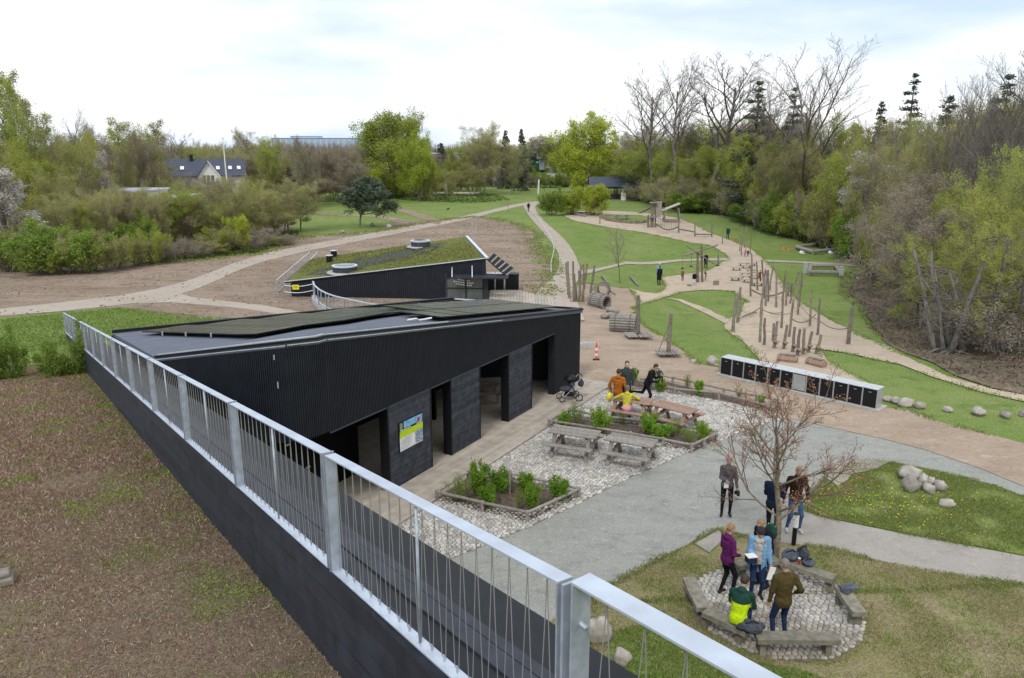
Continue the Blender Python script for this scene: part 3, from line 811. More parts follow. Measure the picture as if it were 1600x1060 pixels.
# --------------------------------------------------- railing
rl = empty('galvanised_railing', LP(0, 0, zb(0)), 'long galvanised steel railing with wire infill running down the black parapet', 'railing')
PINV = Matrix.Translation(-Vector(rl.location))
def rel(p): return Vector(p) - Vector(rl.location)
def cable(mb, P, d, L_, npair, zt, zbot, r=0.0022):
    """zig-zag wire between top hooks and bottom hooks"""
    for i in range(npair):
        s0 = (i + .5) / npair * L_
        top = s0; bl, br = s0 - L_ / npair * .42, s0 + L_ / npair * .42
        for q in (bl, br):
            a = P(top); b = P(q)
            mb.tube([Vector((a[0], a[1], zt(top) - .05)), Vector((b[0], b[1], zbot(q) + .035))], r, 3, caps=False)
def panel(P, s0, s1, ztop, zbase, wtop, npair, mid=True, parent=None):
    """P(s, n) -> xy ; one framed panel from s0 to s1"""
    def bar(mbb, a, b, n0, n1, za0, za1, zb0, zb1):
        pa0, pa1, pb0, pb1 = P(a, n0), P(a, n1), P(b, n0), P(b, n1)
        mbb.hexa([rel((pa0[0], pa0[1], za0)), rel((pb0[0], pb0[1], zb0)), rel((pb1[0], pb1[1], zb0)), rel((pa1[0], pa1[1], za0)),
                  rel((pa0[0], pa0[1], za1)), rel((pb0[0], pb0[1], zb1)), rel((pb1[0], pb1[1], zb1)), rel((pa1[0], pa1[1], za1))])
    h = wtop / 2
    mb = MB(); bar(mb, s0, s1, -h, h, ztop(s0) - .012, ztop(s0), ztop(s1) - .012, ztop(s1)); mb.build('handrail', M['zinc_bright'], parent)
    mb = MB(); bar(mb, s0, s1, -h, h, zbase(s0) + .012, zbase(s0) + .024, zbase(s1) + .012, zbase(s1) + .024); mb.build('base_bar', M['zinc_bright'], parent)
    for q, e in ((s0, .012), (s1, -.012)):
        mb = MB(); a, b = min(q, q + e), max(q, q + e)
        bar(mb, a, b, -h, h, zbase(a) + .024, ztop(a) - .012, zbase(b) + .024, ztop(b) - .012); mb.build('side_bar', M['zinc'], parent)
    L_ = s1 - s0
    if mid:
        mb = MB(); m_ = (s0 + s1) / 2; p = P(m_, 0)
        mb.tube([rel((p[0], p[1], zbase(m_) + .02)), rel((p[0], p[1], ztop(m_) - .012))], .011, 8); mb.build('mid_rod', M['zinc'], parent, smooth=True)
    cb = MB(); hk = MB()
    for i in range(npair):
        c = s0 + .06 + (i + .5) / npair * (L_ - .12); w = (L_ - .12) / npair * .36
        a = P(c, 0)
        hk.tube([rel((a[0], a[1], ztop(c) - .012)), rel((a[0], a[1], ztop(c) - .055))], .0055, 5)
        for q in (c - w, c + w):
            b = P(q, 0)
            cb.tube([rel((a[0], a[1], ztop(c) - .045)), rel((b[0], b[1], zbase(q) + .06))], .0032, 3, caps=False)
        b = P(c + w + (L_ - .12) / npair * .14, 0)
        hk.tube([rel((b[0], b[1], zbase(c) + .024)), rel((b[0], b[1], zbase(c) + .075))], .006, 5)
    cb.build('wire_infill', M['wire'], parent)
    hk.build('wire_hooks', M['zinc'], parent)['kind'] = 'stuff'
NP_ = 13; sp = 3.355
PL = lambda s, n=0: LP(s, n + .0)
for i in range(NP_):
    s0 = 0.03 + i * sp; s1 = s0 + sp - .06
    panel(PL, s0 + .03, s1 - .01, zr, zb, 0.092, 18, True, rl)
    # joint post between panels
    q = s0 + sp - .035
    mb = MB(); a, b = LP(q, -.058), LP(q + .012, .058)
    P8 = [rel(LP(q, -.048, zb(q) + .0)), rel(LP(q + .014, -.048, zb(q))), rel(LP(q + .014, .048, zb(q))), rel(LP(q, .048, zb(q))), rel(LP(q, -.048, zr(q) + .012)), rel(LP(q + .014, -.048, zr(q) + .012)), rel(LP(q + .014, .048, zr(q) + .012)), rel(LP(q, .048, zr(q) + .012))]
    mb.hexa(P8); mb.build('post', M['zinc'], rl)
    for zz in (.2, .85):
        mb = MB(); mb.tube([rel(LP(q - .045, -.0, zb(q) + zz)), rel(LP(q + .06, -.0, zb(q) + zz))], .012, 7); mb.build('bolt', M['zinc'], rl, smooth=True)
# post at the bend and the level panel beyond it
q = -0.0
mb = MB(); mb.hexa([rel(LP(q - .008, -.062, zb(0))), rel(LP(q + .010, -.062, zb(0))), rel(LP(q + .010, .062, zb(0))), rel(LP(q - .008, .062, zb(0))), rel(LP(q - .008, -.062, zr(0) + .012)), rel(LP(q + .010, -.062, zr(0) + .012)), rel(LP(q + .010, .062, zr(0) + .012)), rel(LP(q - .008, .062, zr(0) + .012))])
mb.build('post', M['zinc'], rl)
for zz in (.92, .15):
    mb = MB(); mb.tube([rel(LP(-.11, 0, zb(0) + zz)), rel(LP(.10, 0, zb(0) + zz))], .013, 8); mb.build('bolt', M['zinc'], rl, smooth=True)
q0 = LP(-.055, 0); D2 = Vector((.66, -.75)).normalized(); N2 = Vector((-D2[1], D2[0]))
P2 = lambda s, n=0: Vector((q0[0] + D2[0] * s + N2[0] * n, q0[1] + D2[1] * s + N2[1] * n, 0))
panel(P2, 0.0, 3.4, lambda s: 7.66, lambda s: 6.5, 0.125, 15, True, rl)
# a wooden block lying on the sedum
p = Vector(ray(-2, 912)); 
# intersect the sedum plane
t = 5.0
for _ in range(40):
    X, Y = p[0] * t, p[1] * t
    s = (X - A0[0]) * DR[0] + (Y - A0[1]) * DR[1]
    t += .5 * (((zs(s) + .04) - EYE) / p[2] - t)
bk = empty('roof_block', (p[0] * t, p[1] * t, zs(s) + .03), 'weathered pale block lying on the brown sedum roof at the left edge of the photo', 'block', rz=.5)
mb = MB(); mb.cbox((0, 0, .05), (.34, .26, .10), ch=.02); mb.build('lower_slab', M['oak'], bk)
mb = MB(); mb.cbox((-.02, .01, .125), (.30, .20, .05), .12, ch=.015); mb.build('upper_slab', M['grey_wood'], bk)

# ================================================================== long black hall
B0 = Vector((-4.92, 17.9)); DB = Vector((.5, .866)).normalized(); NB = Vector((-DB[1], DB[0]))
def BP(k, w=0.0, z=0.0): q = B0 + DB * k + NB * w; return Vector((q[0], q[1], z))
def zroof(k): return 5.2 - .1325 * k
hall = empty('black_hall', BP(5.8, 2.4, 0), 'long black timber hall with open bays and solar panels on its sloping roof', 'building')
HL = Vector(hall.location)
def bhex(mb, k0, k1, w0, w1, z0, z1, z0b=None, z1b=None, mi=0):
    z0b = z0 if z0b is None else z0b; z1b = z1 if z1b is None else z1b
    P = [BP(k0, w0, z0), BP(k1, w0, z0b), BP(k1, w1, z0b), BP(k0, w1, z0), BP(k0, w0, z1), BP(k1, w0, z1b), BP(k1, w1, z1b), BP(k0, w1, z1)]
    return mb.hexa([q - HL for q in P], mi)
KE = 15.62; HEAD = 2.66
KF = 0.6
def kpx(px, py):
    u, b, c = ray(px, py); r_ = u / b
    return (r_ * B0[1] - B0[0]) / (DB[0] - r_ * DB[1])
# fascia: backing plus vertical battens
mb = MB(); bhex(mb, KF, KE, 0.03, .28, HEAD, zroof(KF) - .02, None, zroof(KE) - .02); mb.build('fascia', M['batten'], hall)
mb = MB(); bhex(mb, 13.2, KE, 0.03, .28, 0, HEAD - .002); mb.build('end_wall', M['batten'], hall)
mb = MB(); k = KF
while k < KE - .02:
    z0 = 0.0 if k > 13.2 else HEAD - .02
    bhex(mb, k, k + .034, 0.0, .024, z0, zroof(k) - .05); k += .056
o = mb.build('fascia_battens', M['batten'], hall); o['kind'] = 'stuff'
mb = MB(); bhex(mb, KF, 13.2, -.012, .05, HEAD - .06, HEAD - .021); mb.build('head_trim', mat('dark_grey_trim', (.05, .055, .07), .6), hall)
# gable end seen from the playground, far wall
e0, e1 = BP(KE, 0), Vector((-2.57, 31.95, 0))
bl = Vector((-8.62, 17.9, 0))
RRR = Vector((-2.50, 32.0, zroof(13.42))); RFR = Vector((*BP(KE + .03, -.05)[:2], zroof(KE)))
RFL0 = Vector((-9.72, 20.22, 0)); RRL = Vector((-15.60, 29.2, 2.65))
# the facade bends round in a curve at its left end and runs to the walkway
_c = BP(-1.0, 0); _p = BP(KF, 0); _wd = (RFL0 - _c).normalized(); _q = _c + _wd * 1.7
CUR = [_p * (1 - t) ** 2 + _c * 2 * t * (1 - t) + _q * t * t for t in [k / 12 for k in range(13)]] + [_q.lerp(RFL0, k / 7) for k in range(1, 8)]
def zcur(p):
    z = 4.5
    for _ in range(12):
        dz_ = p.y * CP + (EYE - z) * SP; px = 800 + F * p.x / dz_
        yl = 559 + (px - 243) * (530 - 559) / (500 - 243); z = hz(p, yl)
    return z
for q in CUR: q.z = zcur(q)
CUR[0].z = zroof(KF)
RING = [RFR] + CUR + [RRL]
def zr2(p):
    x, y = p[0], p[1]; best = None
    for a, b in zip(RING[:-1], RING[1:]):
        c1 = (a.x - RRR.x) * (y - RRR.y) - (a.y - RRR.y) * (x - RRR.x); c2 = (b.x - RRR.x) * (y - RRR.y) - (b.y - RRR.y) * (x - RRR.x)
        if c1 <= 0 and c2 >= 0 and (y < RRR.y + 1): best = (a, b); break
    if best is None:
        k = (x - B0[0]) * DB[0] + (y - B0[1]) * DB[1]
        best = (RING[0], RING[1]) if k > 8 else (RING[-2], RING[-1])
    a, b = best; n = (a - RRR).cross(b - RRR)
    return RRR.z - (n.x * (x - RRR.x) + n.y * (y - RRR.y)) / n.z
RA = CUR[0]
def wallseg(a, b, th, name, z0=0.0, m_=None, inset=0.02):
    a, b = Vector(a), Vector(b); d = (b - a).normalized(); n = Vector((-d[1], d[0], 0)) * th
    mb = MB(); P = [a, b, b + n, a + n]
    mb.hexa([Vector((q[0], q[1], z0)) - HL for q in P] + [Vector((q[0], q[1], zr2(q) - inset)) - HL for q in P]); return mb.build(name, m_ or M['batten'], hall)
wallseg(BP(KE - .002, .30), Vector((-2.57, 31.95, 0)), .25, 'end_gable')
wallseg(Vector((-2.57, 31.95, 0)), Vector((RRL.x, RRL.y, 0)), .25, 'rear_wall', inset=.06)
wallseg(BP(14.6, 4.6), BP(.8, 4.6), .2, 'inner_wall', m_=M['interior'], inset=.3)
# curved left end of the facade
mw, mb, mt_, md_, mk_ = MB(), MB(), MB(), MB(), MB(); acc = 0.0
for i_, (a, b) in enumerate(zip(CUR[:-1], CUR[1:])):
    d = Vector((b.x - a.x, b.y - a.y, 0)); L_ = d.length; d.normalize(); n = Vector((-d.y, d.x, 0)) * -1.0      # inward
    if n.y < 0: n = -n
    if i_ < 5: n = NB.to_3d() if hasattr(NB, 'to_3d') else Vector((NB[0], NB[1], 0))
    z0 = HEAD if i_ < 9 else -.1
    A_, B_ = Vector((a.x, a.y, 0)) + n * .03, Vector((b.x, b.y, 0)) + n * .03
    P = [A_, B_, B_ + n * .2, A_ + n * .2]; ZT = [a.z - .03, b.z - .03, b.z - .03, a.z - .03]
    mw.hexa([Vector((q.x, q.y, z0)) - HL for q in P] + [Vector((q.x, q.y, z)) - HL for q, z in zip(P, ZT)])
    while acc < L_:
        q = a + d * acc; zt = a.z + (b.z - a.z) * acc / L_ - .05
        mb.box(Vector((q.x, q.y, (z0 + zt) / 2)) + n * .014 - HL, (.034, .026, zt - z0), rz=math.atan2(d.y, d.x)); acc += .056
    acc -= L_
    u_ = Vector((0, 0, 1)); mt_.bar(a + u_ * .03 - HL, b + u_ * .03 - HL, .10, .05); md_.bar(a + n * .06 + u_ * .05 - HL, b + n * .06 + u_ * .05 - HL, .035, .07); mk_.bar(a - n * .06 - u_ * .05 - HL, b - n * .06 - u_ * .05 - HL, .012, .02)
mw.build('curved_wall', M['batten'], hall); o = mb.build('curved_wall_battens', M['batten'], hall); o['kind'] = 'stuff'
mt_.build('curved_flashing', M['black'], hall); md_.build('curved_trim', M['trim'], hall); mk_.build('drip_edge', M['trim'], hall)
# piers of horizontal boards
for (k0, k1) in ((2.84, 4.92), (5.95, 7.70), (9.56, 11.33)):
    mb = MB(); bhex(mb, k0 + .01, k1 - .01, .02, .30, .0, HEAD - .02); mb.build('pier_core', M['black'], hall)
    nB = 16; hB = (HEAD - .03) / nB
    for i in range(nB):
        mb = MB(); o_ = rr.uniform(0, .006)
        bhex(mb, k0 + .05, k1 - .04, -.004 - o_, .02, i * hB + .004, (i + 1) * hB - .004)
        mb.build('pier_board', M['pier_wood'], hall)
    for kk in (k0, k1 - .045):
        mb = MB(); bhex(mb, kk, kk + .045, -.02, .018, 0, HEAD - .02); mb.build('corner_trim', M['black'], hall)
# reveal columns
for kk in (5.62, 8.9, 12.62, 2.3):
    mb = MB(); 
    k1 = {5.62: 5.95, 8.9: 9.0, 12.62: 13.2, 2.3: 2.84}[kk]
# floor boards of the terrace and bays
wn, wi = -1.42, 4.4
k_seg = [(-3.0, .6), (.6, 4.7), (4.7, 8.8), (8.8, 12.9), (12.9, 15.9)]
i = 0; w = wn
while w < .3:
    for a, b in k_seg:
        sh = (i % 3) * .6
        mb = MB(); bhex(mb, a + (sh if a > -2.9 else 0) + .002, b + (sh if b < 15 else 0) - .002, w + .003, w + .117, .0, .085)
        mb.build('deck_board', M['floor_wood'], hall)
    w += .122; i += 1
mb = MB()
while w < wi:
    for a, b in k_seg:
        sh = (i % 3) * .6
        bhex(mb, a + (sh if a > -2.9 else 0) + .002, b + (sh if b < 15 else 0) - .002, w + .003, w + .117, .0, .08)
    w += .122; i += 1
mb.build('bay_floor', M['floor_wood'], hall)['kind'] = 'stuff'
mb = MB(); bhex(mb, -3.0, 15.9, wn - .03, wn, -.05, .09); mb.build('deck_edge', M['grey_wood'], hall)
# partitions between bays and inner cupboards
for kk in (3.9, 8.4):
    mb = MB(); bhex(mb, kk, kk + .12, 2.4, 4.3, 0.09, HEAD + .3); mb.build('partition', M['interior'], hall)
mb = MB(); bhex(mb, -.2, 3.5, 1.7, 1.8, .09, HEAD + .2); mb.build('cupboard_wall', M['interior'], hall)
for kk in (.6, 1.3, 2.0):
    for zz in (1.0, 1.9):
        mb = MB(); bhex(mb, kk, kk + .16, 1.67, 1.70, zz, zz + .05); mb.build('cupboard_handle', M['alu'], hall)
# roof
mb = MB(); rg = RING + [RRR]; n_ = len(rg); top_ = [q - HL for q in rg]; bot_ = [q - Vector((0, 0, .12)) for q in top_]
mb.add(top_ + bot_, [(n_ - 1, i_ + 1, i_) for i_ in range(n_ - 2)][::1] and [(n_ - 1, i_, i_ + 1)[::-1] for i_ in range(n_ - 2)] + [(2 * n_ - 1, n_ + i_, n_ + i_ + 1) for i_ in range(n_ - 2)] + [(i_, (i_ + 1) % n_, n_ + (i_ + 1) % n_, n_ + i_) for i_ in range(n_)])
mb.build('roof_felt', M['felt'], hall)
rp = [RA, RFR, RRR, RRL]
def edge(a, b, w_, h_, name, m_, dz=0.0, side=1):
    a, b = Vector(a), Vector(b); mb = MB()
    a = Vector((a[0], a[1], zr2(a) + dz)) - HL; b = Vector((b[0], b[1], zr2(b) + dz)) - HL
    mb.bar(a, b, w_, h_); mb.build(name, m_, hall)
edge(rp[0], rp[1], .10, .05, 'front_flashing', M['black'], .03)
edge(BP(KF, .06), BP(6.0, .06), .035, .07, 'front_trim', M['trim'], .05)
edge(BP(6.0, .06), BP(KE, .06), .03, .06, 'front_trim', mat('dull_trim', (.16, .18, .2), .5, .3), .05)
edge(BP(KF, -.105), BP(9.0, -.105), .012, .02, 'drip_edge', M['trim'], -.045)
edge(rp[1], rp[2], .10, .08, 'gable_flashing', M['black'], .04)
edge(rp[2], rp[3], .12, .12, 'rear_flashing', M['black'], .08)
edge(Vector((-2.40, 31.80, 0)), Vector((-.6, 31.6, 0)), .05, .05, 'gable_trim', M['trim'], .09)
for x_, y_, h_ in ((427, 555, .12), (433, 597, .16)):
    k = kpx(x_, y_); z_ = hz(BP(k), y_); mb = MB(); bhex(mb, k, k + .025, -.006, -.001, z_ - h_, z_); mb.build('pale_streak', M['white_cover'], hall)
# solar panels: thin boxes on rails, one object each
def zsol(k): return zroof(k) + .13
def panel_solar(k0, w0, dk, dw, tilt=0.0):
    mb = MB(); g_ = .012
    bhex(mb, k0 + g_, k0 + dk - g_, w0 + g_, w0 + dw - g_, zsol(k0), zsol(k0) + .035, zsol(k0 + dk), zsol(k0 + dk) + .035)
    bhex(mb, k0 + g_ + .02, k0 + dk - g_ - .02, w0 + g_ + .02, w0 + dw - g_ - .02, zsol(k0) + .0355, zsol(k0) + .0375, zsol(k0 + dk) + .0355, zsol(k0 + dk) + .0375, mi=1)
    # cell lines
    for j in range(1, 3):
        q = w0 + dw * j / 3
        bhex(mb, k0 + .03, k0 + dk - .03, q - .008, q + .008, zsol(k0) + .038, zsol(k0) + .0395, zsol(k0 + dk) + .038, zsol(k0 + dk) + .0395, mi=2)
    if k0 > 8: bhex(mb, k0 + dk - .035, k0 + dk - .012, w0, w0 + dw, zsol(k0 + dk) + .038, zsol(k0 + dk) + .042, mi=2)
    mb.build('solar_panel', [M['black'], M['solar'], mat('cell_line', (.22, .23, .21), .4)], hall)
k = -1.6
dk = 1.03
fr = {}
def pxsurf(px, py):
    dx, dy, dz = ray(px, py); t = 20.0
    for _ in range(60): t += .5 * ((zr2((dx * t, dy * t)) - EYE) / dz - t)
    return Vector((dx * t, dy * t, 0))
pcell = mat('cell_line', (.22, .23, .21), .4)
O_ = pxsurf(222, 524.5); E_ = pxsurf(347, 529); XD = (E_ - O_).normalized(); YD = Vector((-XD.y, XD.x, 0)); YD = YD if YD.y > 0 else -YD
FP_ = [tuple(v[:2]) for v in (O_ - XD * .3, E_ + XD * .3, pxsurf(597, 500) + XD * .4, pxsurf(640, 487) + XD * .2, pxsurf(566, 486.5), O_ + Vector((.6, 1.1, 0)))]
for iy in range(12):
    for ix in range(9):
        u0, v0 = ix * 1.05, iy * 1.73 - 0.0
        ctr_p = O_ + XD * (u0 + .5) + YD * (v0 + .87)
        if not inside(FP_, ctr_p.x, ctr_p.y): continue
        def SP_(x, y, z): q = O_ + XD * x + YD * y; return Vector((q.x, q.y, zr2(q) + .12 + z)) - HL
        mb = MB()
        def slab(a, b, c, d, z0, z1, mi): mb.hexa([SP_(x, y, z) for z in (z0, z1) for x, y in ((a, c), (b, c), (b, d), (a, d))], mi)
        slab(u0, u0 + 1.035, v0, v0 + 1.715, 0, .035, 0); slab(u0 + .02, u0 + 1.015, v0 + .02, v0 + 1.695, .0355, .038, 1)
        for q in (.57, 1.14): slab(u0 + .03, u0 + 1.0, v0 + q - .008, v0 + q + .008, .0385, .040, 2)
        mb.build('solar_panel', [M['black'], M['solar'], pcell], hall)
for q in (1.6, 3.2, 4.8): mb = MB(); mb.box(SP_(q, -.03, -.02), (.05, .05, .13)); mb.build('panel_clamp', M['alu'], hall)
for i in range(9):                                   # front field, stepped
    kk = 6.15 + i * dk
    if kk + dk > 15.4: continue
    rows = 1 if i == 0 else (2 if i < 4 else (2 if i < 6 else 3))
    w_ = .42
    for j in range(rows):
        if w_ + 1.6 < 4.9:
            panel_solar(kk, w_, dk, 1.58)
        w_ += 1.64
# clamps on the panel edges, cable box
mb = MB(); pts = [BP(5.2, 1.0), BP(5.5, .9), BP(5.7, .95), BP(5.9, .9), BP(6.1, .75)]
mb.tube([Vector((q[0], q[1], zr2(q) + .06 + .04 * math.sin(i * 2))) - HL for i, q in enumerate(pts)], .03, 6); mb.build('roof_cable', M['white'], hall)
for kk, ww in ((8.7, 4.0), (11.2, 4.1)):
    mb = MB(); bhex(mb, kk, kk + 1.2, ww, ww + .04, zroof(kk) + .02, zroof(kk) + .14, zroof(kk + 1.2) + .02, zroof(kk + 1.2) + .14); mb.build('panel_rail', M['black'], hall)

# information board on the first pier
k0, k1 = 3.30, 4.42
bd = empty('information_board', BP(3.86, -.03, 1.6), 'information board with blue photos, a lime band and white text on the dark pier', 'sign')
BL = Vector(bd.location)
def brect(mb, a, b, z0, z1, off, mi=0, skew=0.0):
    P = [BP(a, off, z0), BP(b, off, z0), BP(b, off + .004, z0), BP(a, off + .004, z0), BP(a, off, z1), BP(b, off, z1), BP(b, off + .004, z1), BP(a, off + .004, z1)]
    mb.hexa([q - BL for q in P], mi)
mb = MB()
P = [BP(k0, -.04, 1.12), BP(k1, -.04, 1.12), BP(k1, -.012, 1.12), BP(k0, -.012, 1.12), BP(k0, -.04, 2.02), BP(k1, -.04, 2.02), BP(k1, -.012, 2.02), BP(k0, -.012, 2.02)]
mb.hexa([q - BL for q in P]); mb.build('board', M['black'], bd)
mb = MB(); brect(mb, k0 + .02, k1 - .01, 1.14, 1.64, -.046); mb.build('text_area', M['white'], bd)
mb = MB(); brect(mb, k0 + .02, k1 - .01, 1.54, 1.74, -.052); mb.build('lime_band', mat('lime_print', (.50, .68, .02), .5), bd)
blu = mat('blue_photo_print', (.30, .55, .75), .4, col2=(.10, .32, .58), scale=9)
mb = MB(); brect(mb, k0 + .22, k0 + .86, 1.80, 2.0, -.046); mb.build('photo', blu, bd)
mb = MB(); brect(mb, k0 + .88, k1 - .02, 1.78, 2.0, -.046); mb.build('photo', blu, bd)
mb = MB(); brect(mb, k0 + .86, k0 + .96, 1.80, 1.94, -.050); mb.build('red_mark', M['red'], bd)
mb = MB(); brect(mb, k0 + .04, k0 + .16, 1.76, 1.99, -.046); mb.build('photo', mat('green_photo_print', (.35, .42, .25), .5, col2=(.1, .13, .1), scale=20), bd)
mb = MB(); brect(mb, k1 - .38, k1 - .03, 1.17, 1.56, -.056); mb.build('photo', mat('grey_photo_print', (.42, .50, .62), .5, col2=(.12, .15, .2), scale=16), bd)
mb = MB()
for i in range(9):
    z_ = 1.19 + i * .036
    brect(mb, k0 + .08, k0 + .08 + rr.uniform(.30, .52), z_, z_ + .010, -.0505)
mb.build('text_lines', mat('grey_print', (.38, .4, .42), .7), bd)
mb = MB()
for i in range(11): brect(mb, k0 + .06 + i * .045, k0 + .09 + i * .045, 1.752, 1.782, -.0505)
for i in range(6): brect(mb, k1 - .30 + i * .045, k1 - .27 + i * .045, 1.752, 1.775, -.0505)
mb.build('heading', M['white'], bd)
# ================================================================== trees and shrubs
TREE_TRIS = [0]
def segs_mesh(P0, P1, R0, R1, n):
    """independent tapered tubes, vectorised"""
    P0, P1 = np.asarray(P0, float), np.asarray(P1, float); R0, R1 = np.asarray(R0, float), np.asarray(R1, float)
    d = P1 - P0; l = np.linalg.norm(d, axis=1, keepdims=True); l[l < 1e-6] = 1e-6; d = d / l
    ref = np.where(np.abs(d[:, 2:3]) > .9, np.array([[1., 0, 0]]), np.array([[0, 0, 1.]]))
    sx = np.cross(d, ref); sx /= np.linalg.norm(sx, axis=1, keepdims=True); sy = np.cross(d, sx)
    m = len(P0); V = np.zeros((m, 2 * n, 3))
    for j in range(n):
        a = 2 * math.pi * j / n; o = sx * math.cos(a) + sy * math.sin(a)
        V[:, j] = P0 + o * R0[:, None]; V[:, n + j] = P1 + o * R1[:, None]
    base = (np.arange(m) * 2 * n)[:, None]
    Fs = [np.concatenate([base + j, base + (j + 1) % n, base + n + (j + 1) % n, base + n + j], 1) for j in range(n)]
    return V.reshape(-1, 3), np.stack(Fs, 1).reshape(-1, 4)

def grow(seed, H, trunk_r, counts, angles, lens, crown0=0.3, up=0.25, wig=0.12, taper=.55, droop=0.0, stems=1, spread=0.0, top=1.0, shape=None, splay=0.25):
    """recursive branching; returns segments by level and twig ends"""
    rr = random.Random(seed); seg = {}; tips = []
    nl = len(counts)
    def vec(): return Vector((rr.gauss(0, 1), rr.gauss(0, 1), rr.gauss(0, 1)))
    def branch(p, d, L, r, lev):
        last = lev == nl
        n = 7 if lev == 0 else (5 if lev == 1 else (3 if lev == 2 else 2))
        if last: n = 2
        pts = [p.copy()]; rad = [r]; dirs = [d.copy()]
        for i in range(n):
            t = (i + 1) / n
            d = d + vec() * wig * (0.5 if lev == 0 else 1.0)
            d.z += (up if lev else 0.05) / n * 1.2 - (droop * t if lev >= nl - 1 else 0)
            d.normalize(); p = p + d * (L / n)
            pts.append(p.copy()); dirs.append(d.copy())
            rad.append(r * (1 - t) + r * taper * t * (0.25 if last else (.5 if lev else .6)))
        for i in range(n): seg.setdefault(lev, []).append((pts[i], pts[i + 1], rad[i], rad[i + 1]))
        if last:
            tips.append((pts[1], dirs[1])); tips.append((pts[-1], dirs[-1])); return
        c = counts[lev]; az = rr.random() * 6.28
        t0 = crown0 if lev == 0 else 0.22
        for i in range(c):
            t = t0 + (1 - t0) * ((i + rr.random() * .9) / c)
            t = min(t, .995)
            f = t * n; k = min(int(f), n - 1); f -= k
            q = pts[k].lerp(pts[k + 1], f); dd = dirs[k + 1]; rq = rad[k] + (rad[k + 1] - rad[k]) * f
            az += 2.4 + rr.uniform(-.5, .5)
            ang = angles[lev] * rr.uniform(.75, 1.25) * (1.15 - .45 * t if lev == 0 else 1)
            o = dd.orthogonal().normalized(); o = Matrix.Rotation(az, 3, dd) @ o
            nd = (dd * math.cos(ang) + o * math.sin(ang)).normalized()
            ll = lens[lev] * L * rr.uniform(.7, 1.2)
            if lev == 0: ll *= shape(t) if shape else (1.0 - .45 * ((t - t0) / (1 - t0)))
            else: ll *= 1 - .45 * t
            branch(q, nd, ll, min(rq * .7, r * (.5 if lev < 2 else .45)), lev + 1)
    for k in range(stems):
        a = 6.28 * k / stems + rr.random()
        o = Vector((math.cos(a), math.sin(a), 0))
        d = (Vector((0, 0, 1)) + o * (splay * rr.uniform(.4, 1.3) if stems > 1 else .03)).normalized()
        p = o * spread * rr.random() if stems > 1 else Vector((0, 0, -.1))
        branch(Vector((p.x, p.y, -.1)), d, H * rr.uniform(.8, 1) * top if stems > 1 else H * top, trunk_r, 0)
    return seg, tips

BARK = mat('grey_brown_bark', (0.20, 0.175, 0.145), 0.95, var=0.45, scale=3, objvar=.2)
TWIG_D = mat('bare_twigs', (0.19, 0.165, 0.15), 0.95, var=0.3, scale=1.0, objvar=.15)
BARK_G = mat('mossy_bark', (0.20, 0.175, 0.125), 0.95, col2=(0.10, 0.095, 0.05), scale=4, bump=.01)
BARK_W = mat('birch_bark', (0.50, 0.48, 0.44), 0.85, col2=(0.12, 0.11, 0.10), scale=5, contrast=(.3, .42))
TWIG = mat('fine_twigs', (0.30, 0.26, 0.235), 0.95, var=0.3, scale=1.0, objvar=.18)
TWIG_G = mat('budding_twigs', (0.34, 0.305, 0.19), 0.95, var=0.3, scale=1.0, objvar=.18)
def leafmat(name, c, c2, tr=.35): return mat(name, c, 0.75, col2=c2, scale=.7, trans=tr, spec=0.2, objvar=.14, contrast=(.3, .7), detail=6)
LEAF = dict(
    spring=leafmat('spring_leaf', (0.38, 0.42, 0.075), (0.27, 0.31, 0.06)),
    lime=leafmat('lime_leaf', (0.42, 0.48, 0.055), (0.30, 0.36, 0.045)),
    olive=leafmat('olive_bud', (0.42, 0.41, 0.15), (0.31, 0.30, 0.12)),
    brown=leafmat('brown_bud', (0.37, 0.315, 0.235), (0.26, 0.22, 0.165)),
    white=leafmat('white_blossom', (0.62, 0.575, 0.54), (0.40, 0.37, 0.33), .3),
    dark=leafmat('dark_needles', (0.12, 0.135, 0.095), (0.075, 0.09, 0.065), .1),
    blue=leafmat('pine_needles', (0.14, 0.19, 0.12), (0.08, 0.115, 0.075), .1),
    green=leafmat('fresh_green_leaf', (0.26, 0.36, 0.06), (0.16, 0.24, 0.04)),
    bright=leafmat('bright_green_leaf', (0.24, 0.40, 0.04), (0.13, 0.25, 0.025)),
    bud=leafmat('reddish_bud', (0.48, 0.20, 0.13), (0.30, 0.14, 0.10), .3),
)
def leaf_arrays(tips, per, size, spread, seed, el=1.0, flat=0.0, keep=None):
    g_ = np.random.default_rng(seed)
    T = np.array([t[0][:] for t in tips])
    if keep is not None: T = T[keep(T)]
    C = np.repeat(T, per, 0) + g_.normal(0, spread, (len(T) * per, 3))
    C = C[C[:, 2] > .05]
    m = len(C)
    a = g_.normal(0, 1, (m, 3)); a[:, 2] *= (1 - flat); a /= np.linalg.norm(a, axis=1, keepdims=True) + 1e-9
    b = g_.normal(0, 1, (m, 3)); b -= a * (a * b).sum(1, keepdims=True); b /= np.linalg.norm(b, axis=1, keepdims=True) + 1e-9
    s = size * g_.uniform(.55, 1.35, (m, 1))
    V = np.stack([C - a * s * .5 * el, C + b * s * .32, C + a * s * .5 * el, C - b * s * .32], 1).reshape(-1, 3)
    return V, np.arange(4 * m).reshape(-1, 4)

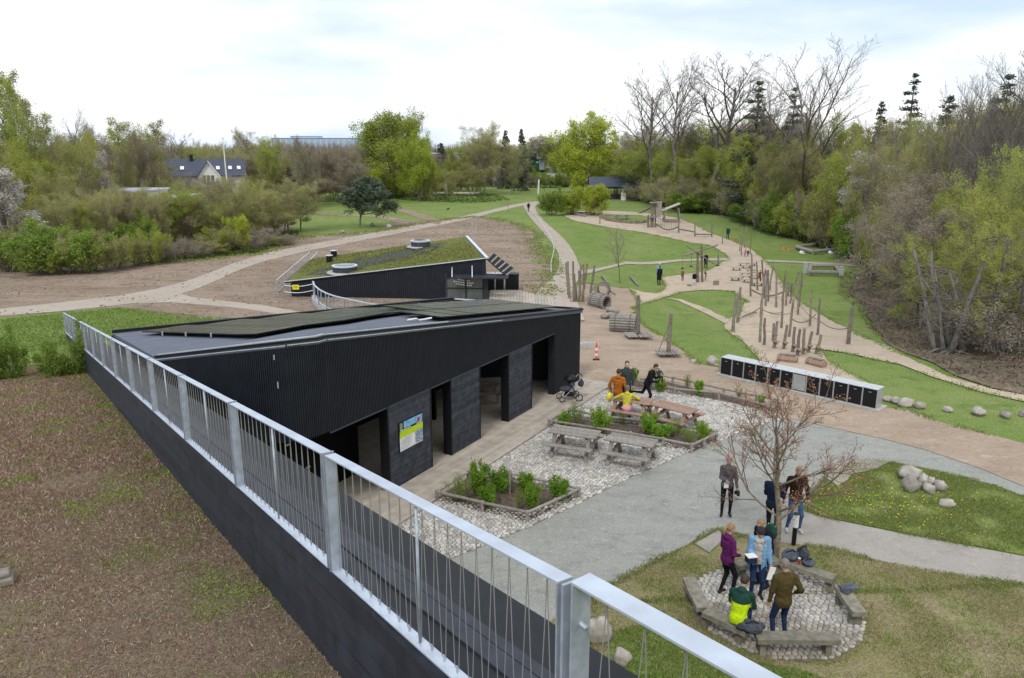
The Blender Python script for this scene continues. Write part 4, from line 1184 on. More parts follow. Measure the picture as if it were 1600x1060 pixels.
class Proto:
    pass
PROTOS = {}
def proto(key, H, seg, tips, leaf=None, bark=None, twig=None, per=3, lsize=.12, lspread=.15, seed=1, trunk_lv=1, rmin=0.006, el=1.0, keep=None, flat=0.0, trunk_name='trunk', crown_name='crown', leaf2=None, frac2=0.0):
    bark = bark or BARK; twig = twig or TWIG
    pr = Proto(); pr.H = H
    a = [s_ for lv in seg if lv <= trunk_lv for s_ in seg[lv]]
    b = [s_ for lv in seg if lv > trunk_lv for s_ in seg[lv]]
    def arr(x, n, rm):
        P0 = np.array([q[0][:] for q in x]); P1 = np.array([q[1][:] for q in x])
        return segs_mesh(P0, P1, np.maximum([q[2] for q in x], rm), np.maximum([q[3] for q in x], rm * .7), n)
    V, Fq = arr(a, 6, rmin * 1.5)
    pr.trunk = np_mesh('trunk', V, Fq, bark, smooth=True)
    Vb, Fb = arr(b, 3, rmin); mats = [twig]; mi = np.zeros(len(Fb), int)
    if leaf:
        k = int(len(tips) * (1 - frac2)); tp = list(tips); random.Random(seed).shuffle(tp)
        Vl, Fl = leaf_arrays(tp[:k], per, lsize, lspread, seed, el, flat, keep)
        Fb = np.vstack([Fb, Fl + len(Vb)]); Vb = np.vstack([Vb, Vl]); mats.append(LEAF[leaf]); mi = np.concatenate([mi, np.ones(len(Fl), int)])
        if leaf2:
            Vl, Fl = leaf_arrays(tp[k:], per, lsize, lspread, seed + 1, el, flat, keep)
            Fb = np.vstack([Fb, Fl + len(Vb)]); Vb = np.vstack([Vb, Vl]); mats.append(LEAF[leaf2]); mi = np.concatenate([mi, np.full(len(Fl), 2)])
    pr.crown = np_mesh('crown', Vb, Fb, mats, mi=mi)
    # measured size
    allv = Vb
    pr.top = float(np.percentile(allv[:, 2], 99.7)); pr.wid = float(np.percentile(np.abs(allv[:, 0]), 97) + np.percentile(np.abs(allv[:, 1]), 97))
    pr.tn, pr.cn = trunk_name, crown_name
    TREE_TRIS[0] += len(Fq) * 2 + len(Fb) * 2
    PROTOS[key] = pr
    return pr

dome = lambda t: 0.55 + 0.75 * math.sin(math.pi * min(1, (t - .2) * 1.1)) if t > .2 else .6
# bare trees
for i in range(3):
    sg, tp = grow(20 + i, 16, .24, [15, 9, 7, 6], [.78, .6, .6, .6], [.50, .52, .48, .42], crown0=.36, up=.26, wig=.11, shape=lambda t: 1.1 - .5 * t)
    proto('bare%d' % i, 16, sg, tp, None, rmin=.0075, seed=i, twig=TWIG_D)
sg, tp = grow(31, 16, .28, [11, 10, 8, 6], [.66, .55, .6, .6], [.66, .5, .46, .45], crown0=.26, up=.30, wig=.13, shape=lambda t: 1.15 - .3 * t)
proto('bare_fan', 16, sg, tp, None, rmin=.0075, bark=BARK_G, twig=TWIG_D)
# budding trees with a light haze of leaf
for i, (lf, tw) in enumerate((('olive', TWIG_G), ('brown', TWIG), ('olive', TWIG), ('brown', TWIG_G))):
    sg, tp = grow(40 + i, 12, .17, [16, 9, 7, 4], [.95, .7, .65, .6], [.42, .5, .48, .42], crown0=.18, up=.15, wig=.13, shape=dome)
    proto('bud%d' % i, 12, sg, tp, lf, twig=tw, per=3, lsize=.14, lspread=.26, seed=i, rmin=.0075)
# leafy spring trees
for i, lf in enumerate(('lime', 'spring', 'spring')):
    sg, tp = grow(50 + i, 12, .20, [18, 9, 7, 3], [1.0, .7, .65, .6], [.44, .5, .48, .42], crown0=.14, up=.12, wig=.13, shape=dome)
    proto('leafy%d' % i, 12, sg, tp, lf, twig=TWIG_G, per=4 if i < 2 else 3, lsize=.20, lspread=.32, seed=i, rmin=.0075, flat=.5)
for i, lf in enumerate(('lime', 'spring')):
    sg, tp = grow(150 + i, 12, .22, [24, 9, 7, 3], [1.15, .75, .7, .65], [.50, .52, .5, .45], crown0=.12, up=.32, wig=.13, top=.80, shape=lambda t: .55 + .75 * math.sin(math.pi * (.12 + .70 * t)))
    proto('round%d' % i, 12, sg, tp, lf, twig=TWIG_G, per=4, lsize=.24, lspread=.36, seed=i + 9, rmin=.0075, flat=.3)
for i in range(2):
    sg, tp = grow(160 + i, 12, .20, [17, 9, 7, 4], [1.0, .7, .65, .6], [.50, .52, .48, .42], crown0=.12, up=.10, wig=.14, shape=dome)
    proto('spray%d' % i, 12, sg, tp, 'spring', twig=TWIG_G, per=4, lsize=.15, lspread=.16, seed=i, rmin=.007, flat=.6, leaf2='olive', frac2=.25)
# birches
for i in range(2):
    sg, tp = grow(60 + i, 17, .15, [22, 6, 5, 3], [.85, .7, .7, .6], [.22, .5, .5, .5], crown0=.22, up=.12, wig=.12, droop=.45, shape=lambda t: 1.15 - .75 * t)
    proto('birch%d' % i, 17, sg, tp, 'olive' if i else 'spring', bark=BARK_W, twig=TWIG, per=3, lsize=.15, lspread=.22, seed=i, trunk_lv=0, rmin=.008)
# white blossom trees
for i in range(2):
    sg, tp = grow(66 + i, 7, .12, [12, 7, 5, 4], [.8, .65, .6, .6], [.45, .55, .5, .42], crown0=.2, up=.30, wig=.10)
    proto('blossom%d' % i, 7, sg, tp, 'white', per=4, lsize=.12, lspread=.11, seed=i, rmin=.008)
# bushes, several stems from the ground
for i, (lf, per, ls, tw) in enumerate((('green', 4, .15, TWIG_G), ('spring', 3, .13, TWIG_G), ('brown', 2, .10, TWIG), ('olive', 3, .11, TWIG_G), ('white', 2, .08, TWIG), ('lime', 5, .14, TWIG_G))):
    sg, tp = grow(70 + i, 4.2, .05, [8, 6, 5], [.75, .7, .65], [.5, .5, .5], crown0=.12, up=.2, wig=.16, stems=9, spread=.7, splay=.6)
    proto('bush%d' % i, 4.2, sg, tp, lf, twig=tw, per=per, lsize=ls, lspread=.16, seed=i, rmin=.007, trunk_lv=0, trunk_name='stems', crown_name='foliage')
# spruces
def spruce(key, seed, H, R, gap=1.0, lf='dark', bare=0.0):
    rr = random.Random(seed); g_ = np.random.default_rng(seed)
    P0, P1, R0, R1 = [], [], [], []; tips = []
    z = H * (.08 + bare)
    while z < H * .985:
        t = (z - H * .08) / (H * .92); r = R * (1 - t) ** .85 * rr.uniform(.75, 1.15) + .12
        for k in range(rr.choice([4, 5, 6])):
            if rr.random() < .15 + bare * .5: continue
            a = rr.random() * 6.28; L_ = r * rr.uniform(.65, 1.1)
            p = Vector((0, 0, z)); d = Vector((math.cos(a), math.sin(a), .15 - .5 * (1 - t)))
            q = p + d * L_ * .55; e = q + Vector((d.x, d.y, d.z * .2 + .18)) * L_ * .45
            P0 += [p[:], q[:]]; P1 += [q[:], e[:]]; R0 += [.035, .022]; R1 += [.022, .008]
            for j in range(int(3 + L_ * 6)):
                f = .2 + .8 * rr.random(); w = p.lerp(q, f / .55) if f < .55 else q.lerp(e, (f - .55) / .45)
                tips.append((w + Vector((rr.gauss(0, .08), rr.gauss(0, .08), -.05 - .08 * rr.random())) * (1 + L_ * .4), d))
        z += H * .028 * gap * rr.uniform(.7, 1.3)
    seg = {0: [(Vector((0, 0, -.1)), Vector((0, 0, H * .5)), .02 * H, .011 * H), (Vector((0, 0, H * .5)), Vector((0, 0, H)), .011 * H, .01)], 1: [(Vector(a), Vector(b), c, d) for a, b, c, d in zip(P0, P1, R0, R1)]}
    proto(key, H, seg, tips, lf, per=4, lsize=.28, lspread=.13, seed=seed, trunk_lv=0, rmin=.01, el=1.3, flat=.5)
spruce('spruce0', 1, 18, 3.9, gap=1.15); spruce('spruce1', 2, 18, 4.0, gap=1.6, bare=.06); spruce('cedar', 3, 10, 3.4, gap=1.3, lf='dark')
# round pine
sg, tp = grow(90, 5.6, .10, [20, 8, 6], [1.15, .75, .7], [.52, .5, .5], crown0=.34, up=.42, wig=.15, top=.80, shape=lambda t: .5 + .62 * math.sin(math.pi * (.1 + .75 * t)))
proto('pine', 5.6, sg, tp, 'blue', per=8, lsize=.15, lspread=.14, seed=4, rmin=.01, el=1.5)
# slender saplings
sg, tp = grow(95, 5.5, .045, [16, 6, 4], [.6, .55, .5], [.30, .5, .45], crown0=.34, up=.25, wig=.10, shape=dome)
proto('sapling', 5.5, sg, tp, 'brown', per=1, lsize=.05, lspread=.05, seed=4, rmin=.006)
sg, tp = grow(96, 3.2, .03, [9, 4, 3], [.7, .6, .5], [.30, .5, .45], crown0=.35, up=.2, wig=.12)
proto('small_sapling', 3.2, sg, tp, 'olive', per=2, lsize=.08, lspread=.08, seed=4, rmin=.006)

def tree(key, px, Y, top, label, wid=None, cat='tree', name=None, group=None, base=None, rz=None, lean=0):
    """px: column of the trunk; Y: forward distance; top: pixel row of the tip; wid: crown width in pixels"""
    pr = PROTOS[key]
    u, b, c = ray(px, (top + (base if base else top + 60)) / 2)
    x = u / b * Y; z0 = hgt(x, Y)
    h = EYE + Y * ray(px, top)[2] / ray(px, top)[1] - z0
    s = max(h, .5) / pr.top; sw = s
    if wid: sw = wid * (Y * 1.0) / F / pr.wid
    sw = min(max(sw, s * .5), s * 2.2)
    nm = name or {'tree': 'tree', 'shrub': 'shrub', 'conifer': 'conifer'}.get(cat, 'tree')
    rz = RNG.random() * 6.28 if rz is None else rz
    e = empty(nm, (x, Y, z0), label, cat, group, rz)
    e.scale = (sw, sw, s)
    t_ = inst(pr.tn, pr.trunk, e); inst(pr.cn, pr.crown, e)
    if pr.tn == 'stems': t_['kind'] = 'stuff'
    return e

# ---- single trees and shrubs one can point at
T = tree
T('bare_fan', 1278, 100, 66, 'tallest wide fan-shaped bare tree standing above the woodland right of centre', 215, name='bare_tree', base=300)
T('bare0', 1112, 124, 82, 'broad leafless tree with a thick trunk, right of two slimmer leafless ones', 205, name='bare_tree', base=300)
T('bare1', 1062, 134, 86, 'middle one of three tall leafless trees right of the black shelter', 115, name='bare_tree', base=300)
T('bare2', 1022, 150, 92, 'leftmost of three tall leafless trees right of the black shelter', 130, name='bare_tree', base=300)
T('bare1', 1200, 108, 125, 'thin bare tree between the broad leafless tree and the tall fan-shaped one', 90, name='bare_tree', base=300, rz=2)
T('bare0', 1572, 62, 62, 'tall bare tree at the right edge of the photo reaching highest there', 200, name='bare_tree', base=450, rz=1)
T('bare2', 1515, 66, 96, 'bare upright tree just left of the highest one at the right edge', 90, name='bare_tree', base=450, rz=3)
T('bare1', 1622, 58, 75, 'bare tree cut off by the upper right corner of the photo', 120, name='bare_tree', base=450, rz=4)
T('bare2', 1455, 95, 150, 'small bare crown rising left of the bare trees at the right edge', 80, name='bare_tree', base=350, rz=5)
T('spruce1', 1422, 120, 116, 'thin spruce with gappy branches standing alone against the white sky on the right', 62, 'conifer', 'spruce', base=260)
T('spruce0', 1373, 112, 160, 'small dark spruce tip left of the gappy spruce', 46, 'conifer', 'spruce', base=260)
T('spruce1', 1238, 108, 138, 'dark spruce behind the left side of the fan-shaped bare tree', 62, 'conifer', 'spruce', base=260)
T('spruce1', 1182, 108, 128, 'olive spruce at the right side of the broad leafless tree', 80, 'conifer', 'spruce', base=260)
T('spruce0', 1478, 90, 152, 'squat dark conifer below the bare trees near the right edge', 74, 'conifer', 'spruce', base=260)
T('spruce1', 1560, 76, 118, 'dark conifer among the bare crowns at the right edge', 84, 'conifer', 'spruce', base=360)
T('round0', 911, 176, 178, 'rounded lime green tree right of the green containers', 88, base=290, name='leafy_tree')
T('round1', 605, 158, 176, 'large broad yellow-green tree above the far lawn, left of centre', 96, base=280, name='leafy_tree')
T('round0', 653, 150, 206, 'smaller lime green tree on the right flank of the large broad one', 50, base=280, name='leafy_tree')
T('bud1', 632, 166, 180, 'brownish budding crown between the two yellow-green trees left of centre', 80, base=280, name='budding_tree')
T('bud0', 756, 168, 191, 'olive grey budding tree left of the dark cedar', 82, base=280, name='budding_tree')
T('bud2', 800, 172, 220, 'low rounded budding tree directly left of the green containers', 50, base=280, name='budding_tree')
T('cedar', 815, 190, 203, 'dark cedar against the sky above the green containers', 26, 'conifer', 'cedar', base=280)
T('cedar', 790, 200, 205, 'dark ragged conifer left of the cedar', 26, 'conifer', 'cedar', base=280)
T('cedar', 690, 196, 225, 'dark low conifer right of the lime green tree', 34, 'conifer', 'cedar', base=280)
T('pine', 560, 99, 278, 'round dark green pine standing alone on the lawn edge by the dirt path', 84, 'conifer', 'pine', base=362, rz=.4)
T('spruce0', 452, 118, 262, 'small dark fir between the brown hedge and the blossom behind', 32, 'conifer', 'fir', base=300)
T('birch0', 48, 84, 116, 'tall slender birch with a white trunk at the left edge', 60, name='birch', base=300)
T('birch0', 22, 86, 124, 'birch between the tall slender one and the left border', 80, name='birch', base=300)
T('birch1', 70, 92, 150, 'olive birch close behind the tall slender one', 76, name='birch', base=300)
T('birch1', 8, 88, 112, 'tall yellowish birch cut by the left edge of the photo', 70, name='birch', base=300)
T('birch1', 78, 90, 180, 'birch right of the tall slender one with drooping olive crown', 62, name='birch', base=300)
T('birch0', 190, 100, 186, 'pale birch with several light trunks above the flat white roof', 66, name='birch', base=300)
T('birch1', 232, 104, 188, 'yellow-brown birch behind the right end of the flat white roof', 60, name='birch', base=300)
T('bare1', 122, 100, 168, 'thin bare crown above the blossom tree on the left', 54, name='bare_tree', base=300)
T('bare2', 285, 150, 196, 'grey bare tree behind the slate roofed house', 64, name='bare_tree', base=300)
T('bud0', 385, 190, 200, 'distant pale green crown left of the far blue building', 44, base=280, name='budding_tree')
T('blossom0', 6, 64, 262, 'white blossoming tree cut by the left edge in front of the birches', 84, name='blossom_tree', base=400)
T('blossom1', 140, 82, 238, 'rounded white blossom tree behind the green hedge on the left', 62, name='blossom_tree', base=330)
T('blossom0', 484, 150, 264, 'small white blossom tree behind the pine, left of it', 22, name='blossom_tree', base=300)
T('blossom1', 564, 160, 262, 'small white blossom tree right behind the pine', 26, name='blossom_tree', base=292)
T('blossom0', 635, 160, 262, 'small white blossom tree by the row of grey posts on the lawn', 24, name='blossom_tree', base=292)
T('sapling', 970, 62, 348, 'slender bare sapling on the lawn in front of the timber play tower', 60, name='sapling', base=440)
T('sapling', 1027, 128, 272, 'reddish bare sapling beside the timber climbing tower', 34, name='sapling', base=312)
T('sapling', 803, 190, 258, 'bare sapling in the middle of the far lawn', 26, name='sapling', base=306)
T('small_sapling', 795, 124, 308, 'tiny sapling on the grass wedge between the two paths', 16, name='sapling', base=336)
T('bush0', 862, 118, 293, 'dark green leafy bush left of the bright ones beside the shelter', 34, 'shrub', base=326)
T('bush5', 924, 118, 289, 'bright yellow-green bush in front of the left end of the black shelter', 52, 'shrub', base=326)
T('bush5', 890, 119, 302, 'low bright bush between the dark green bush and the tall bright one', 36, 'shrub', base=326)
T('bush0', 104, 29.6, 507, 'small green shrub pressed against the black parapet by the lawn', 74, 'shrub', base=566)
T('bush0', -6, 29.5, 512, 'green shrub at the left edge where brown sedum meets grass', 60, 'shrub', base=575)
T('bush0', 95, 61, 342, 'bright green bushy part of the hedge at the left', 105, 'shrub', base=415)
T('bush0', 30, 63, 352, 'green bush left of the brightest one in the left hedge', 90, 'shrub', base=418)
T('bush5', 372, 76, 338, 'small bright green bush inside the brown hedge left of the pine', 34, 'shrub', base=398)
T('bush0', 210, 72, 330, 'dull green bush in the middle of the left hedge', 60, 'shrub', base=408)

# ---- masses whose members look alike: each still a tree of its own
rr = random.Random(77)
def mass(keys, n, x0, x1, Y0, Y1, top0, top1, w0, w1, label, group, cat='tree', name='woodland_tree', base=300, topf=None, yf=None, marks=None):
    for i in range(n):
        px = x0 + (x1 - x0) * (i + rr.uniform(.1, .9)) / n
        f = rr.random(); Y = Y0 + (Y1 - Y0) * f
        if yf: Y = yf(px) + rr.uniform(0, Y1 - Y0)
        tp_ = rr.uniform(top0, top1) if topf is None else topf(px) + rr.uniform(-5, 7)
        ky = rr.choice(keys); lab = label
        if marks:
            lab = [m_ for x_, m_ in marks if px >= x_][-1]
            ad = {'bare': 'leafless grey', 'leaf': 'yellow-green', 'birc': 'drooping olive', 'bush': {'bush0': 'leafy green', 'bush1': 'yellow-green', 'bush5': 'bright lime', 'bush4': 'white flecked'}.get(ky, 'twiggy brown')}.get(ky[:4], {'bud0': 'olive budding', 'bud2': 'olive budding'}.get(ky, 'brown budding'))
            lab = ad + ' ' + lab
        T(ky, px, Y, tp_, lab, rr.uniform(w0, w1), cat, name, group, base=base)
mass(['bud2', 'bud3', 'bud0', 'leafy2'], 28, 90, 475, 64, 74, 276, 318, 60, 92, 'brown-olive budding hedge bush along the bare earth left of the pine', 'hedge bushes on the left', 'shrub', 'hedge_bush', 400, yf=lambda x: 67 + max(0, (x - 150)) * .062, marks=[(0, 'hedge bush in front of the flat white roof'), (250, 'hedge bush in front of the slate roofed house'), (370, 'hedge bush at the right end of the left hedge')])
mass(['bush2', 'bush3', 'bush1', 'bush2'], 22, -20, 460, 61, 63, 352, 376, 48, 76, 'low twiggy bush at the foot of the left hedge beside the earth', 'low bushes at the hedge foot', 'shrub', 'hedge_bush', 405, yf=lambda x: 60.5 + max(0, (x - 150)) * .062, marks=[(-99, 'low bush at the left hedge foot by the photo edge'), (130, 'low bush at the hedge foot below the flat white roof'), (260, 'low bush at the hedge foot below the slate roofed house'), (380, 'low bush at the right end of the left hedge')])
mass(['bud0', 'leafy2', 'birch1'], 16, -30, 150, 74, 92, 195, 270, 60, 90, 'olive budding tree between the birches at the left edge', 'olive trees around the birches', marks=[(-99, 'tree left of the slender white trunked birch'), (50, 'tree right of the slender white trunked birch')])
mass(['bud1', 'leafy2', 'bud2', 'bud0'], 22, 90, 238, 92, 118, 192, 240, 50, 80, 'olive brown budding tree behind the flat white roof', 'trees behind the flat white roof', marks=[(0, 'tree behind the left blossom tree and flat white roof'), (190, 'tree between the flat white roof and the slate roofed house')])
mass(['bud1', 'leafy2', 'bare1', 'bud2', 'bud0'], 24, 235, 480, 128, 165, 208, 248, 44, 70, 'grey-brown bare wood tree around the slate roofed house', 'wood around the slate roofed house', marks=[(0, 'tree behind the left half of the slate roofed house'), (320, 'tree behind the right half of the slate roofed house'), (390, 'tree between the slate roofed house and the pine')])
mass(['bud1', 'bud3', 'bud1'], 20, 370, 570, 135, 170, 222, 262, 44, 64, 'purplish brown bare tree below the far blue building', 'brown trees below the far blue building')
mass(['bush1', 'bush5', 'bud0', 'bush3', 'bush1'], 22, 462, 752, 150, 168, 256, 268, 22, 40, 'pale yellow-green bush in the row along the far lawn', 'yellow-green bushes along the far lawn', 'shrub', 'shrub', 292, marks=[(0, 'bush behind the lone pine along the far lawn'), (600, 'bush behind the four grey posts on the far lawn'), (700, 'bush right of the four grey posts on the far lawn')])
mass(['bud0', 'bud1', 'leafy2', 'bud3'], 24, 545, 760, 172, 196, 215, 256, 40, 64, 'mixed budding tree in the wood beyond the far lawn', 'wood beyond the far lawn', base=285, marks=[(0, 'tree beside the large yellow-green tree beyond the far lawn'), (670, 'tree around the long pale shed beyond the far lawn')])
mass(['bud2', 'bud0', 'bud3', 'leafy2'], 22, 740, 1010, 214, 236, 208, 244, 40, 64, 'olive budding tree behind the green containers and the lime tree', 'wood behind the green containers', base=285, marks=[(0, 'tree left of the green containers'), (850, 'tree behind the rounded lime tree'), (955, 'tree behind the black shelter')])
mass(['bush2', 'bush2', 'bud1', 'bush0'], 20, 745, 935, 206, 218, 262, 280, 20, 34, 'grey twiggy bush along the back of the far lawn', 'twiggy bushes at the back of the lawn', 'shrub', 'shrub', 290)
for i in range(9):
    T('small_sapling', 828 + i * 10.5 + rr.uniform(-2, 2), 186, rr.uniform(268, 276), 'young bare tree in the straight row behind the white pole on the lawn', 14, name='young_tree', group='row of young bare trees', base=295)
# right-hand woodland: edge follows the lawn
def edgeY(px):
    xs_ = [985, 1000, 1063, 1137, 1190, 1240, 1300, 1340, 1400, 1500, 1600, 1750]
    ys_ = [166, 152, 124, 116, 101, 94, 86, 80, 64, 56, 50, 46]
    return float(np.interp(px, xs_, ys_))
skyl = lambda px: float(np.interp(px, [960, 1000, 1040, 1100, 1160, 1240, 1330, 1420, 1500, 1600], [205, 190, 182, 178, 174, 172, 170, 168, 150, 135]))
mass(['leafy2', 'bud0', 'leafy1', 'leafy2'], 24, 985, 1270, 0, 12, 200, 240, 60, 100, 'yellow-green budding tree along the edge of the right woodland', 'woodland edge trees right of the shelter', topf=lambda p: skyl(p) + rr.uniform(25, 70), yf=lambda p: edgeY(p) + 5, marks=[(0, 'tree at the wood edge right beside the black shelter'), (1050, 'tree at the wood edge under the broad leafless tree'), (1150, 'tree at the wood edge left of the fan-shaped tree')])
mass(['bush0', 'bush3', 'bush1', 'bush3', 'bush2', 'bush2', 'bush0'], 46, 985, 1420, 0, 4, 250, 300, 40, 70, 'green bush at the foot of the right woodland beside the lawn', 'bushes at the foot of the right woodland', 'shrub', 'woodland_bush', topf=lambda p: float(np.interp(p, [985, 1137, 1240, 1340, 1400], [282, 292, 305, 312, 320])) + rr.uniform(-12, 12), yf=lambda p: edgeY(p) + 1, marks=[(0, 'bush at the wood foot beside the black shelter'), (1060, 'bush at the wood foot behind the climbing tower'), (1150, 'bush at the wood foot behind the upper tall poles'), (1250, 'bush at the wood foot behind the diamond of logs'), (1340, 'bush at the wood foot beside the brush pile')])
mass(['bud1', 'bud0', 'bare0', 'bud2', 'bud2', 'bare2', 'leafy2'], 60, 970, 1680, 0, 30, 200, 240, 60, 100, 'brown budding tree inside the right woodland', 'brown trees inside the right woodland', topf=lambda p: skyl(p) + rr.uniform(2, 40), yf=lambda p: edgeY(p) + 16, marks=[(0, 'tree in the wood around the three tall leafless trees'), (1150, 'tree in the wood left of the fan-shaped tree'), (1290, 'tree in the wood between fan-shaped tree and gappy spruce'), (1430, 'tree in the wood right of the gappy spruce'), (1540, 'tree in the wood at the right border')])
mass(['bud2', 'bud1', 'leafy2', 'bud0'], 18, 1160, 1440, 0, 8, 230, 290, 60, 86, 'low rounded budding tree with pale twigs in front of the right woodland', 'low budding trees in front of the right woodland', topf=lambda p: float(np.interp(p, [1180, 1300, 1420], [215, 235, 225])) + rr.uniform(-15, 25), yf=lambda p: edgeY(p) + 3, marks=[(0, 'low tree in front of the wood left of the fan-shaped tree'), (1280, 'low tree in front of the wood right of the fan-shaped tree')])
T('blossom0', 1352, 82, 240, 'faded whitish blossom crown in the right woodland left of the yellow-green tree', 70, name='blossom_tree', base=350)
# big near cluster on the right
T('spray0', 1500, 50, 262, 'yellow-green leafy tree hanging over the dark bank on the right', 150, base=420, name='leafy_tree')
T('spray1', 1592, 44, 232, 'yellow-green leafy tree cut by the right edge above the dark bank', 160, base=420, name='leafy_tree')
T('bud3', 1420, 58, 255, 'brown tangled tree with drooping bare branches left above the dark bank', 170, base=420, name='tangled_tree')
T('bud1', 1450, 50, 300, 'low tangled bare tree spreading over the dark bank', 170, base=450, name='tangled_tree')
T('spray0', 1530, 41, 262, 'dense yellow-green tree with a thick trunk at the bottom of the dark bank', 150, base=480, name='leafy_tree')
T('spray1', 1612, 39, 236, 'yellow-green tree at the right border beside the multi-stemmed tree', 150, base=480, name='leafy_tree')
T('spray1', 1560, 37.5, 330, 'low leafy tree with yellow-green sprays in front of the thick trunk', 180, base=480, name='leafy_tree')
T('spray0', 1450, 47, 350, 'low spray of yellow-green foliage at the left of the dark bank', 120, base=480, name='leafy_tree')
T('bush2', 1500, 39, 450, 'bare twiggy bush on the dark bank below the leafy trees', 150, 'shrub', base=540)
T('bush2', 1575, 36, 440, 'bare twiggy bush at the right edge of the dark bank', 150, 'shrub', base=560)
for x, Y, tp_, w, k_, lb_ in ((1488, 58, 120, 110, 'bare1', 'airy bare crown behind the yellow-green tree over the dark bank'), (1545, 52, 92, 130, 'bare2', 'airy bare tree rising behind the tangled trees at the right'), (1600, 48, 105, 150, 'bare0', 'airy bare tree at the right border above the tangled trees'), (1410, 72, 178, 90, 'bare0', 'airy low bare tree left of the highest right ones'), (1350, 84, 172, 80, 'bare2', 'airy bare crown right of the fan-shaped tree')):
    T(k_, x, Y, tp_, lb_, w, name='bare_tree', base=450)
mass(['bud2', 'bud3'], 8, 255, 400, 96, 106, 268, 278, 40, 54, 'olive budding tree screening the walls of the slate roofed house', 'trees screening the slate roofed house', base=330)
mass(['bud2', 'bush3', 'bud0'], 9, 90, 300, 77, 80, 303, 312, 46, 60, 'olive bush screening the wall under the flat white roof', 'bushes screening the flat white roof', 'shrub', 'hedge_bush', 370)
# exposed trunks at the foot of the bank
mb_e = empty('multi_stemmed_tree', pos(1500, 36.5, 560), 'old multi-stemmed tree with bare grey trunks and roots at the foot of the bank', 'tree')
mt, mcw = MB(), MB()
for k in range(13):
    a = rr.uniform(-.9, .9); x = rr.uniform(-1.2, 2.6); y = rr.uniform(-.6, 1.2)
    p = Vector((x, y, -.2)); d = Vector((math.sin(a) * .5, rr.uniform(-.3, .3), 1)).normalized(); pts = [p.copy()]
    L_ = rr.uniform(3.5, 6.5)
    for i in range(6):
        d = (d + Vector((rr.gauss(0, .12), rr.gauss(0, .12), rr.gauss(0, .05)))).normalized(); p = p + d * L_ / 6; pts.append(p.copy())
        if i > 0:
            for j in range(2):
                b = p.copy(); e = Vector((rr.gauss(0, 1), rr.gauss(0, 1) - .5, rr.uniform(-.4, .6))).normalized(); q = [b.copy()]
                for m_ in range(4): e = (e + Vector((rr.gauss(0, .2), rr.gauss(0, .2), -.12))).normalized(); b = b + e * rr.uniform(.3, .6); q.append(b.copy())
                mcw.tube(q, [.03, .024, .018, .012, .006], 4)
    r = rr.uniform(.07, .17); mt.tube(pts, [r * (1 - .11 * i) for i in range(7)], 7)
for k in range(9):
    a = rr.uniform(3.3, 6.1); p = Vector((rr.uniform(-1, 2), 0, .25)); q = [p.copy()]
    for m_ in range(5): p = p + Vector((math.cos(a) * .4, math.sin(a) * .35, -.08 + rr.uniform(-.03, .03))); q.append(p.copy()); a += rr.uniform(-.4, .4)
    mt.tube(q, [.07, .06, .05, .035, .025, .012], 5)
mt.build('trunk', mat('pale_grey_bark', (.20, .185, .16), .9, var=.4, scale=4), mb_e, smooth=True); mcw.build('branches', BARK, mb_e)['kind'] = 'stuff'

# ---- fallen twigs and leaves on the bank, rough herbage on the mound
blades('bank_twigs', px_poly([(1360, 420), (1310, 430), (1310, 460), (1345, 490), (1370, 528), (1412, 550), (1488, 585), (1600, 612), (1650, 560), (1500, 440)]), 9000, .05, .3, [(.16, .13, .10), (.10, .08, .06), (.22, .16, .10), (.06, .08, .02)], 21, zoff=.05, w=.03, lean=1.6)
blades('mound_herbage', px_poly([(600, 303), (650, 297), (720, 299), (780, 306), (800, 313), (740, 318), (680, 316), (620, 312)]), 5000, .1, .35, [(.08, .15, .03), (.11, .19, .04), (.14, .17, .06)], 22, zoff=.0, w=.16, lean=.8, clump=.8)
blades('woodland_undergrowth', [(p[0], p[1]) for p in [pos(x, edgeY(x) + .5) for x in (990, 1063, 1137, 1240, 1340, 1400, 1470)] + [pos(x, edgeY(x) + 9) for x in (1470, 1340, 1200, 1063, 990)]], 16000, .3, 1.1, [(.05, .085, .015), (.07, .12, .02), (.09, .075, .05), (.12, .10, .07)], 23, zoff=0, w=.16, lean=.6, clump=.7)
blades('hedge_foot_grass', px_poly([(-60, 424), (0, 420), (125, 417), (187, 409), (312, 405), (406, 395), (465, 371), (465, 362), (300, 392), (100, 402), (-60, 408)]), 12000, .12, .45, [(.09, .15, .02), (.12, .18, .03), (.13, .12, .06)], 24, zoff=0, w=.09, lean=.6)
blades('earth_edge_grass', px_poly([(0, 500), (94, 490), (187, 482), (240, 487), (340, 497), (430, 500), (300, 520), (100, 540), (0, 560)]), 14000, .04, .12, GR, 25, zoff=.01, w=.02, lean=.6)

sheet('forest_floor', [tuple(pos(x, edgeY(x) + 2)[:2]) for x in (985, 1000, 1063, 1137, 1190, 1240, 1300, 1340, 1380)] + [tuple(pos(x, 60)[:2]) for x in (1600, 1900)] + [(160, 160), (90, 260), (30, 240)], BANK, .10, 6.0, rough=(3, 1.5), seed=30)
sheet('forest_floor', px_poly([(-80, 420), (0, 416), (125, 413), (187, 405), (312, 401), (406, 391), (455, 362), (440, 335), (470, 305), (560, 296), (750, 291)]) + [(-20, 260), (-250, 260), (-200, 80)], BANK, .06, 6.0, rough=(3, 1.0), seed=31)
def ring(name, x0, x1, y0, y1, n, h0, h1, w, cols, seed):
    blades(name, [(x0, y0), (x1, y0), (x1 * 1.3, y1), (x0 * 1.3, y1)], n, h0, h1, cols, seed, zoff=0, w=w, lean=.18)
ring('distant_wood', -330, 330, 250, 330, 60000, 2, 8, .28, [(.20, .17, .14), (.24, .22, .12), (.17, .15, .13), (.26, .26, .10)], 40)
